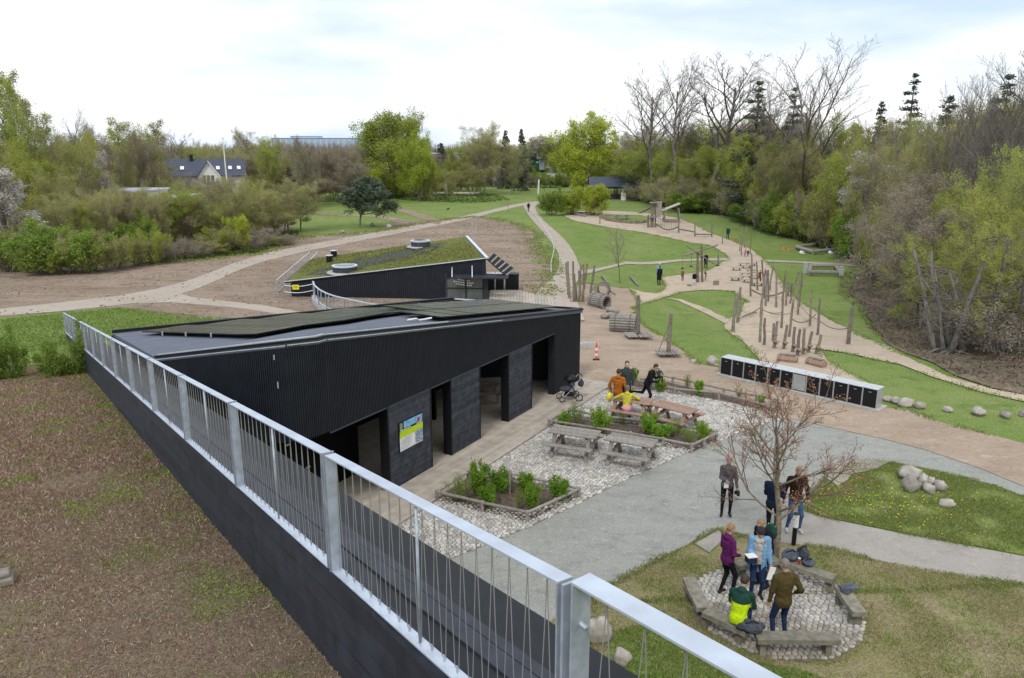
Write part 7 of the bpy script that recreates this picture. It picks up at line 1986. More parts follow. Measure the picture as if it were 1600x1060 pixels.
for i in range(5):
    x = -hw + .7 + (2 * hw - 1.4) * i / 4
    for y in (-hd, hd): mb = MB(); mb.bar((x, y, 0), (x, y, ze), .22); mb.build('post', M['black'], sh)
    if i < 4:
        x2 = x + (2 * hw - 1.4) / 4; mb = MB(); mb.bar((x, -hd, ze - .15), (x2, -hd, ze - .15), .15, .25); mb.build('beam', M['black'], sh)
        mb = MB(); mb.box(((x + x2) / 2, -hd, .55), (x2 - x - .2, .08, 1.1)); mb.build('parapet', mat('dark_brown_board', (.03, .022, .02), .8), sh)
        for k in range(5): mb = MB(); xx = x + (x2 - x) * (k + .5) / 5; mb.bar((xx, hd, .1), (xx, hd, ze - .1), .08); mb.build('slat', M['black'], sh)
mb = MB(); mb.box((0, 0, .0), (2 * hw - .8, 2 * hd + .6, .16)); mb.build('floor', M['cobble_bed'], sh)
p = at(974, 313.5); e = empty('white_sign_box', p, 'white box standing in front of the open shelter', 'box'); mb = MB(); mb.cbox((0, 0, .75), (.95, .4, 1.5), ch=.05); mb.build('box_body', M['white'], e); mb = MB(); mb.cbox((-.1, 0, 1.75), (.35, .3, .5), ch=.05); mb.build('blue_top', M['blue_far'], e)

# ================================================================== far buildings, containers, poles
def box_building(name, px0, px1, ptop, pbot, Y, label, wallm, roofm, depth=6, windows=0, cat='building', flat=True, wrows=1):
    xm = (px0 + px1) / 2; P = pos(xm, Y, (ptop + pbot) / 2); zt = hz(P, ptop); zbm = min(P.z, hz(P, pbot)) if pbot else P.z
    w = (px1 - px0) * Y / (F * .985); e = empty(name, (P.x, P.y, P.z), label, cat); h = zt - P.z
    mb = MB(); mb.box((0, depth / 2, h / 2), (w, depth, h)); mb.build('wall', wallm, e)
    mb = MB(); mb.cbox((0, depth / 2, h + .1), (w + .4, depth + .4, .22), ch=.04); mb.build('roof', roofm, e)
    for r_ in range(wrows):
        for k in range(windows):
            x = -w / 2 + w * (k + .5) / windows; zz = h - 1.1 - r_ * 3.0
            mb = MB(); mb.box((x, -.02, zz), (w / windows * .6, .06, 1.1)); f_ = mb.build('window', M['white'], e)
            mb = MB(); mb.box((x, -.06, zz), (w / windows * .5, .03, .9)); mb.build('pane', M['glass'], f_)
    return e, w, h
box_building('flat_white_roof', 105, 212, 301.5, 330, 86, 'pale low building with a flat whitish roof behind the left hedge', M['pale_wall'], mat('pale_sheet_roof', (.62, .64, .68), .4, col2=(.35, .42, .55), scale=1.5), 8, 7)
box_building('small_white_roof', 258, 290, 309, 330, 92, 'small building with a pale roof right of the flat white one', M['pale_wall'], M['white'], 5, 2)
box_building('far_office_block', 428, 552, 216.5, 250, 330, 'far flat blue-grey building with a strip of columns above the wood', M['blue_far'], mat('far_roof_blue', (.30, .40, .55), .6), 20, 0)
fo, w_, h_ = box_building('far_roof_storey', 455, 496, 213.5, 222, 332, 'small upper storey on top of the far flat building', mat('far_pale', (.50, .58, .68), .6), M['blue_far'], 8, 0)
P = pos(490, 328.5); colr = empty('far_column_row', P, 'row of thin steel columns along the front of the far flat building', 'columns')
for k in range(16): mb = MB(); x = -18 + k * 2.4; z = hz(P, 218) - P.z; mb.bar((x, 0, 0), (x, 0, z), .35); mb.build('column', M['pale_wall'], colr)
# house with slate roof
P = pos(320, 122, 262); hs = empty('slate_roofed_house', P, 'white house with a long slate roof and a glazed gable behind the left wood', 'house', None, .36)
w = 122 * 122 / F; zrd = hz(P, 250) - P.z; zev = hz(P, 276) - P.z; hx = w / 2 * .97
mb = MB(); mb.box((0, 3.4, zev / 2), (2 * hx - .6, 6.4, zev)); mb.build('wall', M['pale_wall'], hs)
mb = MB(); mb.hexa([(-hx, -.3, zev), (hx, -.3, zev), (hx, 3.4, zrd), (-hx, 3.4, zrd), (-hx, -.3, zev + .15), (hx, -.3, zev + .15), (hx, 3.4, zrd + .15), (-hx, 3.4, zrd + .15)])
mb.hexa([(-hx, 3.4, zrd), (hx, 3.4, zrd), (hx, 7.1, zev), (-hx, 7.1, zev), (-hx, 3.4, zrd + .151), (hx, 3.4, zrd + .151), (hx, 7.1, zev + .15), (-hx, 7.1, zev + .15)]); rf = mb.build('roof', M['slate'], hs)
mb = MB(); mb.box((-1.9, 3.0, zrd + .3), (.5, .5, .9)); mb.build('chimney', M['black'], rf)
for x in (-3.3, 1.9, 3.7, 5.0):
    mb = MB(); zz = zev + (zrd - zev) * .42; mb.box((x, -.3 + 3.7 * .42 - .1, zz + .22), (.55, .8, .10), tilt=Matrix.Rotation(math.atan2(zrd - zev, 3.7), 3, 'X')); mb.build('roof_window', M['white'], rf)
gx0 = .35; mb = MB(); mb.add([(gx0 - 1.5, -1.2, zev - 1.5), (gx0 + 1.9, -1.2, zev - 1.5), (gx0 + 1.9, -1.2, zev - .2), (gx0 + .1, -1.2, zrd - .3), (gx0 - 1.5, -1.2, zev - .2), (gx0 - 1.5, 2, zev - 1.5), (gx0 + 1.9, 2, zev - 1.5), (gx0 + 1.9, 2, zev - .2), (gx0 + .1, 2, zrd - .3), (gx0 - 1.5, 2, zev - .2)],
    [(0, 1, 2, 3, 4), (5, 9, 8, 7, 6), (0, 4, 9, 5), (4, 3, 8, 9), (3, 2, 7, 8), (2, 1, 6, 7)]); mb.build('gable', M['white'], hs)
for k in range(3): mb = MB(); mb.box((gx0 - .55 + k * .6, -1.24, zev - .45), (.42, .06, 1.3)); mb.build('window', M['glass'], hs)
for s_ in (-1, 1): mb = MB(); mb.bar((gx0 + .1, -1.35, zrd - .15), (gx0 + .1 + s_ * 1.95, -1.35, zev - .35), .5, .12); mb.build('gable_roof', M['slate'] if s_ < 0 else M['white'], hs)
P = pos(352, 112, 250); mb = MB(); z = hz(P, 216) - P.z; mb.tube([(0, 0, 0), (-.1, 0, z)], [.13, .07], 8); mb.ball((-.1, 0, z), .14, 8, 6); tag(mb.build('flagpole', M['white'], loc=P), 'white flagpole in front of the slate roofed house', 'flagpole')
# stacked green containers
for k, (t0, b0, lb_) in enumerate(((233.5, 249.5, 'upper green site container with a white window end'), (249.5, 266, 'lower green site container with a grey door end'))):
    P = pos(835, 226, 250); zb_, zt_ = hz(P, b0), hz(P, t0); e = empty('site_container', (P.x - (0 if k else .7), P.y, zb_), lb_, 'container', None, -.25); h = zt_ - zb_ - .05; w = 6.2
    mb = MB(); mb.cbox((-.8, 1.2, h / 2), (w - 2.0, 2.4, h), ch=.08); mb.build('side', M['green_box'], e)
    mb = MB(); mb.box((w / 2 - .95, 1.2, h / 2), (1.5, 2.45, h * .92)); mb.build('end_panel', M['pale_wall'] if k == 0 else M['alu'], e)
    mb = MB(); mb.box((w / 2 - .9, -.05, h * .55), (.7, .1, h * .5)); mb.build('window' if k == 0 else 'door', M['glass'] if k == 0 else M['blue_far'], e)
    mb = MB(); mb.box((.9, -.03, h * .75), (.9, .06, .45)); mb.build('name_plate', mat('pale_green_plate', (.35, .65, .5), .6), e)
    mb = MB(); mb.box((-.2, 1.2, h + .02), (w, 2.5, .12)); mb.build('roof_frame', M['green_box'], e)
    if k == 1:
        for x in (-2.5, 2.3): mb = MB(); mb.box((x, 1.2, -zb_ / 2 + P.z / 2), (.3, 2.0, zb_ - P.z)); mb.build('support', M['black'], e)
box_building('long_white_roof', 672, 764, 240.5, 256, 216, 'long pale roofed shed half hidden by trees left of the containers', mat('grey_wall', (.25, .27, .25), .8), M['white'], 6, 8)
box_building('pale_shed', 770, 790, 250, 262, 214, 'small pale shed between the trees left of the containers', M['pale_wall'], M['pale_wall'], 4, 2)
for k, (x, w, y, c_) in enumerate(((866, 26, 263, 'pale_wall'), (893, 20, 266, 'white'), (918, 26, 266, 'grey_wood'), (938, 18, 268, 'white'))):
    P = pos(x, 221, y); e = empty('pallet_stack', V3((P.x, P.y, P.z)), ('first', 'second', 'third', 'fourth')[k] + ' pale stack of building material right of the green containers', 'stack')
    hh_ = max(.6, hz(P, y) - P.z); ww = w * 221 / F
    mb = MB(); mb.cbox((0, 0, hh_ * .3), (ww, 1.5, hh_ * .5), ch=.1); mb.build('lower_layer', M[c_], e); mb = MB(); mb.cbox((.3, 0, hh_ * .78), (ww * .7, 1.3, hh_ * .4), ch=.1); mb.build('upper_layer', M['grey_wood'], e)
P = at(842, 303); mb = MB(); z = hz(P, 281) - P.z; mb.tube([(-.15, 0, 0), (.0, 0, z)], [.22, .20], 7); tag(mb.build('white_pole', M['white'], loc=P), 'slightly leaning white pole on the far lawn', 'pole')
for k, (x, y, t_) in enumerate(((744, 590, 470), (833, 592, 490), (860, 598, 498), (949, 588, 500))):
    P = at(400 + x / 3.2, 120 + y / 3.2); mb = MB(); z = hz(P, 120 + t_ / 3.2) - P.z; mb.tube([(0, 0, -.2), (0, 0, z)], [.32, .28], 7); mb.box((0, 0, z), (.7, .7, .15)); tag(mb.build('grey_post', M['concrete'], loc=P), ('first', 'second', 'third', 'fourth')[k] + ' from the left of four tall grey posts on the far lawn', 'post')
P = at(675, 305); mb = MB(); g_ = random.Random(2)
for k in range(40): mb.ball((g_.uniform(-6, 10), g_.gauss(0, .5), .25), (g_.uniform(.3, .8), .4, .3), 6, 4, jit=.2, seed=k)
tag(mb.build('stone_edging', M['stone'], loc=P), 'low edging of stones around the grey posts on the far lawn', 'edging', kind='stuff')
P = at(*c3(443, 300)); 
# wires of thin orange mesh beside the path, white tape along the green strip
tp_ = [at(x, y) + V3((0, 0, .35)) for x, y in ((829, 330), (846, 352), (862, 378), (866, 395), (861, 415), (861, 432))]
mb = MB(); mb.tube(tp_, .025, 4); tag(mb.build('marking_tape', M['white'], ), 'thin white tape strung along the green strip beside the curved path', 'tape')
# ================================================================== the cherry tree in the seating circle
sg, tp = grow(305, 4.2, .095, [13, 8, 5, 4], [.95, .65, .65, .7], [.66, .55, .5, .42], crown0=.30, up=.16, wig=.12, shape=lambda t: 1.15 - .62 * t)
CH_ = Proto(); CB = mat('lichen_bark', (.27, .23, .165), .92, col2=(.14, .115, .085), scale=14, bump=.006)
def seg_arr(x, n, rm):
    return segs_mesh(np.array([q[0][:] for q in x]), np.array([q[1][:] for q in x]), np.maximum([q[2] for q in x], rm), np.maximum([q[3] for q in x], rm * .8), n)
p = at(1210, 885); ctop = max(t[0].z for t in tp); cs_ = (hz(p, 562) - p.z) / ctop
ctree = empty('cherry_tree', p, 'young cherry tree with reddish buds rising from the cobbled seating circle', 'tree', None, .9)
ctree.scale = (cs_ * 1.08, cs_ * 1.08, cs_); tm = MB()
for lv in (1, 2): sg[lv] = [(a, b, c * .72, d * .72) for a, b, c, d in sg[lv]]
for lv, n_ in ((0, 10), (1, 7)):
    ch = {}
    for s_ in sg[lv]: tm.tube([s_[0], s_[1] + (s_[1] - s_[0]) * .02], [s_[2], s_[3]], n_, caps=False)
tm.build('trunk', CB, ctree, smooth=True)
V, Fq = seg_arr(sg[2], 5, .008); inst('branches', np_mesh('branches', V, Fq, mat('brown_branch', (.20, .14, .10), .9, var=.3)), ctree)['kind'] = 'stuff'
V, Fq = seg_arr(sg[3] + sg[4], 3, .0035); inst('twigs', np_mesh('twigs', V, Fq, mat('reddish_twig', (.22, .12, .09), .9, var=.3)), ctree)['kind'] = 'stuff'
g_ = random.Random(2); tps = [t for t in tp if g_.random() < .36]
V, Fq = leaf_arrays(tps, 2, .040, .020, 5, 1.1); inst('buds', np_mesh('buds', V, Fq, LEAF['bud']), ctree)['kind'] = 'stuff'
V, Fq = leaf_arrays([t for t in tp if g_.random() < .18], 1, .045, .03, 8, 1.1); inst('young_leaves', np_mesh('young_leaves', V, Fq, LEAF['olive']), ctree)['kind'] = 'stuff'

# ================================================================== people
def surface_nets(f, org, h):
    s = f < 0
    nx, ny, nz = f.shape
    acc = np.zeros((nx - 1, ny - 1, nz - 1, 3)); cnt = np.zeros((nx - 1, ny - 1, nz - 1))
    for ax in range(3):
        o1 = [(0, 0), (0, 1), (1, 0), (1, 1)]
        for a, b in o1:
            d = [0, 0, 0]; oth = [k for k in range(3) if k != ax]; d[oth[0]] = a; d[oth[1]] = b
            i0 = tuple(slice(d[k], d[k] + (nx, ny, nz)[k] - 1) for k in range(3))
            d2 = list(d); d2[ax] += 1
            i1 = tuple(slice(d2[k], d2[k] + (nx, ny, nz)[k] - 1) for k in range(3))
            f0, f1 = f[i0], f[i1]; c = (f0 < 0) != (f1 < 0)
            with np.errstate(divide='ignore', invalid='ignore'): t = np.where(c, f0 / (f0 - f1), 0)
            for k in range(3): acc[..., k] += np.where(c, d[k] + (t if k == ax else 0), 0)
            cnt += c
    cell = cnt > 0
    idx = -np.ones(cell.shape, int); idx[cell] = np.arange(cell.sum())
    ijk = np.argwhere(cell)
    V = (ijk + acc[cell] / cnt[cell][:, None]) * h + org
    Fs = []
    for ax in range(3):
        u, v = [(1, 2), (2, 0), (0, 1)][ax]
        sl0 = [slice(1, n - 1) for n in (nx, ny, nz)]; sl0[ax] = slice(0, (nx, ny, nz)[ax] - 1)
        sl1 = list(sl0); sl1[ax] = slice(1, (nx, ny, nz)[ax])
        a, b = s[tuple(sl0)], s[tuple(sl1)]
        for inside_first in (True, False):
            w = np.argwhere((a & ~b) if inside_first else (~a & b))
            if not len(w): continue
            off = np.ones(3, int); off[ax] = 0; w = w + off
            def g(du, dv):
                q = w.copy(); q[:, u] += du; q[:, v] += dv; return idx[q[:, 0], q[:, 1], q[:, 2]]
            q = np.stack([g(-1, -1), g(0, -1), g(0, 0), g(-1, 0)], 1)
            if not inside_first: q = q[:, ::-1]
            Fs.append(q)
    Fq = np.vstack(Fs); Fq = Fq[(Fq >= 0).all(1)]
    return V, Fq, ijk

class Sdf:
    def __init__(s): s.p = []
    def cap(s, a, b, r0, r1, m=0, fl=None):
        s.p.append(('c', np.array(a, float), np.array(b, float), r0, r1, m, fl)); return s
    def ell(s, c, r, m=0, R=None):
        s.p.append(('e', np.array(c, float), np.array(r, float), None if R is None else np.array(R), 0, m, None)); return s
    def ev(s, P, k=.025, infl=0.0):
        best = None; ids = None; hard = None
        for q in s.p:
            if q[0] == 'c':
                a, b, r0, r1, m, fl = q[1:]
                sc = np.ones(3) if fl is None else np.array([1, 1 / fl, 1])
                A, B_, X = a * sc, b * sc, P * sc
                d = B_ - A; l = max((d * d).sum(), 1e-9); t = np.clip(((X - A) @ d) / l, 0, 1)
                v = np.linalg.norm(X - A - t[..., None] * d, axis=-1) - (r0 + (r1 - r0) * t)
                if fl is not None: v = v * (fl * .5 + .5)
            else:
                c, r, R, _, m, _ = q[1:]
                X = P - c
                if R is not None: X = X @ R
                k0 = np.linalg.norm(X / r, axis=-1); k1 = np.linalg.norm(X / (r * r), axis=-1) + 1e-9
                v = k0 * (k0 - 1) / k1
            v = v - infl
            if best is None: best = v.copy(); hard = v.copy(); ids = np.full(v.shape, m)
            else:
                ids = np.where(v < hard, m, ids); hard = np.minimum(hard, v)
                hh = np.clip(.5 + .5 * (best - v) / k, 0, 1)
                best = best * (1 - hh) + v * hh - k * hh * (1 - hh)
        return best, ids
    def mesh(s, name, mats, h, k=.025, cut=None, infl=0.0, fold=0.0, seed=0, zrule=None):
        lo = np.full(3, 1e9); hi = -lo
        for q in s.p:
            if q[0] == 'c':
                r = max(q[3], q[4]); lo = np.minimum(lo, np.minimum(q[1], q[2]) - r); hi = np.maximum(hi, np.maximum(q[1], q[2]) + r)
            else: r = q[2].max(); lo = np.minimum(lo, q[1] - r); hi = np.maximum(hi, q[1] + r)
        lo -= .04 + infl; hi += .04 + infl
        n = np.ceil((hi - lo) / h).astype(int) + 1
        G = np.stack(np.meshgrid(*[lo[i] + h * np.arange(n[i]) for i in range(3)], indexing='ij'), -1)
        f, ids = s.ev(G, k, infl)
        if cut is not None: f = np.maximum(f, cut(G))
        V, Fq, ijk = surface_nets(f, lo, h)
        vi = ids[ijk[:, 0], ijk[:, 1], ijk[:, 2]]
        if zrule is not None: vi = zrule(V, vi)
        if fold:
            off = np.array([noise.noise(Vector((v[0] * 9 + seed, v[1] * 9, v[2] * 16))) + .5 * noise.noise(Vector((v[0] * 24, v[1] * 24 + seed, v[2] * 30))) for v in V])
            nrm = V - np.array([V[:, 0].mean(), V[:, 1].mean(), 0]); nrm[:, 2] = 0; nrm /= np.linalg.norm(nrm, axis=1, keepdims=True) + 1e-6
            V = V + nrm * off[:, None] * fold
        return V, Fq, vi[Fq[:, 0]]

def ik(a, b, l1, l2, pole):
    a, b, pole = Vector(a), Vector(b), Vector(pole)
    d = b - a; L_ = min(d.length, (l1 + l2) * .999); dn = d.normalized()
    x = (l1 * l1 - l2 * l2 + L_ * L_) / (2 * L_); hgt_ = math.sqrt(max(l1 * l1 - x * x, 0))
    n = pole - dn * pole.dot(dn); n = n.normalized() if n.length > 1e-4 else Vector((0, 1, 0))
    return a + dn * x + n * hgt_, a + dn * L_

SKIN = mat('skin', (.52, .31, .23), .6, var=.08); 
def cloth(name, c, var=.3): return mat(name, c, .9, var=var, scale=14, bump=.002, spec=.15)
PANTS_BLACK = cloth('black_leggings', (.012, .012, .014)); JEANS = cloth('blue_jeans', (.06, .105, .21)); NAVYJ = cloth('navy_jeans', (.02, .035, .085)); SHOE_D = cloth('dark_shoes', (.03, .03, .035)); SHOE_W = cloth('pale_shoes', (.55, .55, .55))
HAIR_BL = mat('blond_hair', (.36, .22, .11), .7, var=.4, scale=40); HAIR_BR = mat('brown_hair', (.06, .038, .024), .7, var=.4, scale=40); HAIR_G = mat('grey_hair', (.22, .19, .17), .8, var=.3, scale=40)

def person(loc, rz, label, top, bottom=PANTS_BLACK, shoe=SHOE_D, hair=HAIR_BR, H=1.75, hands=None, feet=None, pelvis=.93, lean=0.0, head=(0, 0), hem=.80, hat=None, tail=False, res=.019, hood=False, group=None,
           female=False, sleeves=True, topname='jacket', skin=SKIN, extra=None, upper=None, yshift=0.0, balding=False, arm_fold=None):
    e = empty('person', loc, label, 'person', group, rz); k = H / 1.75; e.scale = (k, k, k)
    low = res > .028
    hands = hands or [(-.24, .04, .82), (.24, .04, .82)]
    feet = feet or [(-.11, 0, 0), (.11, .04, 0)]
    P = Vector((0, yshift, pelvis)); U = Vector((0, math.sin(lean), math.cos(lean)))
    Fw = Vector((0, math.cos(lean), -math.sin(lean)))
    sw = .165 if female else .185
    C = P + U * .36; N = P + U * .55; SH_ = [P + U * .485 + Vector((s * sw, 0, 0)) for s in (-1, 1)]
    yaw, pit = head
    hd = (Matrix.Rotation(yaw, 3, 'Z') @ Matrix.Rotation(-pit - lean * .3, 3, 'X')); HC = N + U * .055 + hd @ Vector((0, .02, .12))
    R = np.array(hd)
    b = Sdf()       # 0 skin 1 trousers 2 shoes 3 top
    b.ell(P + U * .02, (.165 if female else .155, .115, .13), 1)
    b.cap(P + U * .10, P + U * .26, .122 if female else .14, .135 if female else .15, 3, .72)
    b.ell(P + U * .37, (.155 if female else .178, .112, .19), 3); b.cap(SH_[0] * .8 + SH_[1] * .2, SH_[1] * .8 + SH_[0] * .2, .062, .062, 3)
    b.cap(N - U * .05, N + U * .07 + Fw * .01, .056, .05, 0)
    b.ell(HC, (.076, .096, .115), 0, R); b.ell(HC + hd @ Vector((0, .035, -.065)), (.052, .058, .05), 0, R)
    if not low:
        b.cap(HC + hd @ Vector((0, .088, .01)), HC + hd @ Vector((0, .108, -.022)), .011, .015, 0)
        for s in (-1, 1): b.ell(HC + hd @ Vector((s * .079, -.005, -.01)), (.012, .022, .032), 0, R)
    wr = []
    for i, s in enumerate((-1, 1)):
        el, w = ik(SH_[i], hands[i], .30, .255, (s * .6, -1.0, -.5) if not (arm_fold and arm_fold[i]) else arm_fold[i])
        b.cap(SH_[i] + Vector((0, 0, -.01)), el, .056, .043, 3); b.cap(el, w, .042, .028, 3)
        d = (w - el).normalized(); b.ell(w + d * .045, (.034, .026, .048), 0, np.array(d.to_track_quat('Z', 'Y').to_matrix()))
        wr.append((el, w, d))
    for i, s in enumerate((-1, 1)):
        fx, fy, fz = feet[i][:3]; hip = P + Vector((s * .088, 0, -.03)); ank = Vector((fx, fy, fz + .085))
        kn, an = ik(hip, ank, .435, .425, (s * .08, 1, 0) if len(feet[i]) < 4 else feet[i][3])
        b.cap(hip, kn, .088 if female else .084, .058, 1); b.cap(kn, an, .056, .037, 1)
        fd = Vector((s * .18, 1, 0)).normalized()
        if len(feet[i]) > 4: fd = Vector(feet[i][4]).normalized()
        b.cap(an + Vector((0, 0, -.045)) - fd * .04, an + Vector((0, 0, -.05)) + fd * .15, .042, .034, 2)
    V, Fq, mi = b.mesh('body', None, res)
    mats_ = [skin, bottom, shoe, top if upper is None else upper]
    # fingers: five tapering chains per hand
    if not low:
        fm = MB()
        for i, (el, w, d) in enumerate(wr):
            s = (-1, 1)[i]; side = d.cross(Vector((0, 1, 0))); side = side.normalized() if side.length > .1 else Vector((1, 0, 0)); dn = side.cross(d).normalized()
            for j in range(4):
                o = w + d * .075 + side * ((j - 1.5) * .017); L_ = (.058, .068, .063, .048)[j]
                cu = dn * (-.018 - .004 * j)
                fm.tube([o - d * .02, o + d * L_ * .5 + cu * .3, o + d * L_ * .85 + cu * 1.3], [.0095, .0088, .007], 5)
            o = w + d * .03 - side * .028
            fm.tube([o, o + d * .03 - side * .022, o + d * .055 - side * .026 + dn * -.01], [.011, .0105, .008], 5)
        FV = np.array(fm.v); FF = [f for f in fm.f]
        quads = np.array([f for f in FF if len(f) == 4]) + len(V)
        V = np.vstack([V, FV]); Fq = np.vstack([Fq, quads]); mi = np.concatenate([mi, np.zeros(len(quads), int)])
    inst('body', np_mesh('body', V, Fq, mats_, mi=mi, smooth=True), e)
    if top is not None and upper is None or (upper is not None):
        j = Sdf()
        j.cap(P + U * .06, P + U * .28, .148 if female else .152, .15 if female else .162, 0, .76); j.ell(P + U * .37, (.168 if female else .19, .125, .185), 0)
        j.ell(P + U * -.02, (.178, .135, .16), 0)
        j.cap(SH_[0] * .85 + SH_[1] * .15, SH_[1] * .85 + SH_[0] * .15, .068, .068, 0)
        if hem < .72: j.cap(P, P - Vector((0, 0, .93 - hem)), .16, .18, 0, .85)
        for i in range(2):
            el, w, d = wr[i]
            if sleeves: j.cap(SH_[i], el, .064, .054, 0); j.cap(el, w - d * .015, .053, .038, 0)
        j.cap(N - U * .07, N + U * .012, .074, .066, 0)
        if hood: j.ell(N - Fw * .075 + U * .0, (.10, .065, .07), 0)
        hz_ = hem - .93
        def cut(G):
            c = -( (G[..., 2] - (P.z + hz_ + .0)) )          # keep above the hem ... but keep low hands' sleeves
            for i in range(2):
                el, w, d = wr[i]
            tor = np.abs(G[..., 0]) < (.215 if pelvis > .7 else .30)
            return np.where(tor, c, -1.0)
        V, Fq, mi2 = j.mesh('top', None, max(res, .016), k=.03, cut=cut, fold=.010 if not low else 0, seed=len(label))
        if extra and 'two_tone' in extra:
            m2, zl = extra['two_tone']; zf = V[Fq[:, 0], 2]; mi2 = (zf > P.z + zl).astype(int)
            ax = np.abs(V[Fq[:, 0], 0]) > .20; mi2 = np.where(ax & (zf > P.z + .05), 1, mi2); mats_j = [top, m2]
        else: mats_j = [top]; mi2 = np.zeros(len(Fq), int)
        inst(topname, np_mesh(topname, V, Fq, mats_j, mi=mi2, smooth=True), e)
    # hair or hat
    hs = Sdf()
    hs.ell(HC + hd @ Vector((0, -.018, .022)), (.086, .098, .108), 0, R)
    def hcut(G):
        X = (G - np.array(HC)) @ R
        return np.maximum(.012 + X[..., 1] * .9 - X[..., 2] * .75 - .02, -(X[..., 2] + .075)) if not balding else np.maximum(.0 + X[..., 1] * .9 - X[..., 2] * .55, -(X[..., 2] + .06))
    if hair is not None:
        V, Fq, m_ = hs.mesh('hair', None, max(res * .8, .012), cut=hcut); o_ = inst('hair', np_mesh('hair', V, Fq, hair, smooth=True), e)
        if tail:
            mb = MB(); a = HC + hd @ Vector((0, -.10, .03)); mb.tube([a, a + hd @ Vector((0, -.06, -.02)), a + hd @ Vector((0, -.075, -.12)), a + hd @ Vector((0, -.05, -.22))], [.02, .034, .03, .010], 8); mb.build('ponytail', hair, e, smooth=True)
    if hat:
        hm, kind_ = hat; h2 = Sdf(); h2.ell(HC + hd @ Vector((0, -.008, .045)), (.094, .108, .095 if kind_ != 'pom' else .11), 0, R)
        if kind_ == 'pom': h2.ell(HC + hd @ Vector((0, -.01, .165)), (.038, .038, .038), 0)
        if kind_ == 'cap': h2.cap(HC + hd @ Vector((-.03, .10, .04)), HC + hd @ Vector((.03, .10, .04)), .022, .022, 0)
        def c2(G):
            X = (G - np.array(HC)) @ R; return -(X[..., 2] - .018 + X[..., 1] * -.1)
        V, Fq, m_ = h2.mesh('hat', None, max(res * .8, .012), cut=c2); inst('hat', np_mesh('hat', V, Fq, hm, smooth=True), e)
    if not low:
        mb = MB()
        for s in (-1, 1): mb.ball(HC + hd @ Vector((s * .030, .086, .012)), (.011, .007, .007), 7, 5)
        mb.build('eyes', M['black'], e); mb = MB(); mb.ball(HC + hd @ Vector((0, .088, -.055)), (.022, .008, .006), 8, 5); mb.build('mouth', mat('lips', (.38, .13, .11), .6), e)
        for s in (-1, 1): pass
    e['_'] = 0; del e['_']
    person.last = dict(P=P, U=U, HC=HC, wr=wr, N=N, Fw=Fw, SH=SH_)
    return e
R_ = math.radians
purple = cloth('purple_jacket', (.115, .018, .105)); lime = cloth('lime_fabric', (.52, .72, .01)); dkgreen = cloth('dark_green_fabric', (.018, .06, .045)); olive = cloth('olive_coat', (.085, .062, .022)); cream = cloth('cream_sweater', (.50, .48, .44)); ltblue = cloth('light_blue_coat', (.20, .38, .58))
navy = cloth('navy_shirt', (.018, .026, .055)); brownj = cloth('dark_brown_jacket', (.035, .016, .010)); greyc = cloth('patterned_grey_coat', (.15, .13, .135), .5); pinkh = cloth('dusty_pink_knit', (.50, .30, .32)); rust = cloth('rust_orange_jacket', (.42, .135, .02)); slateg = cloth('slate_green_hoodie', (.045, .062, .060))
yel = cloth('mustard_yellow_top', (.58, .54, .06)); blackc = cloth('black_jacket', (.014, .014, .016)); pink = cloth('pink_cloth', (.75, .32, .42)); tan = cloth('tan_cloth', (.30, .17, .11)); capd = cloth('dark_cap', (.035, .035, .045))
def gp(x, y, z=None):
    q = at(x, y); q.z = q.z + (.03 if z is None else z); return q

# 1 woman in purple
person(gp(*c8(232, 735)), R_(-68), 'woman with a blond ponytail in a purple jacket and black leggings in the circle', purple, H=1.70, hair=HAIR_BL, tail=True, female=True, hood=True, hands=[(-.12, .26, 1.06), (.14, .22, 1.02)], head=(0, .25), hem=.78, feet=[(-.10, -.05, 0), (.12, .10, 0)])
L_ = gp(*c8(300, 590)); 
# 2 woman in cap, sweater and open blue coat
e2 = person(gp(*c8(352, 742)), R_(172), 'woman in a dark cap, cream sweater and open light blue coat looking down', cream, bottom=NAVYJ, H=1.72, hair=HAIR_BR, female=True, hat=(capd, 'round'), hands=[(-.26, .10, .84), (.10, .26, 1.10)], head=(-.1, .55), hem=.86, topname='sweater')
q = person.last; cm = Sdf(); P_, U_ = q['P'], q['U']
cm.cap(P_ + U_ * .34 + Vector((0, -.015, 0)), P_ + Vector((0, -.02, -.22)), .185, .20, 0, .80); cm.cap(q['SH'][0], q['SH'][1], .078, .078, 0)
for el, w, d in q['wr']: cm.cap(el * .0 + (q['SH'][0] if w.x < 0 else q['SH'][1]), el, .072, .062, 0); cm.cap(el, w - d * .03, .06, .045, 0)
def ccut(G):
    front = np.minimum(G[..., 1] - .035, .075 - np.abs(G[..., 0] - .02))
    return np.maximum(front, -(G[..., 2] - .62))
V, Fq, m_ = cm.mesh('coat', None, .019, k=.03, cut=ccut, fold=.012); inst('open_coat', np_mesh('open_coat', V, Fq, ltblue, smooth=True), e2)
mb = MB()
for k in range(26): a = 6.283 * k / 26; mb.box(P_ + U_ * (.47 - .018 * (k % 3)) + Vector((math.cos(a) * .135, math.sin(a) * .118 + .01, 0)), (.018, .012, .022), rz=a)
mb.build('sweater_pattern', navy, e2)['kind'] = 'stuff'
pp = e2.matrix_basis @ Vector((-.27, .16, .74)); sh_ = empty('paper_sheet', pp, 'white paper sheet held by the woman in the blue coat', 'paper', None, .3); mb = MB(); mb.cbox((0, 0, -.05), (.16, .012, .30), ch=.002, tilt=Matrix.Rotation(.25, 3, 'Y')); mb.build('sheet', M['white'], sh_)
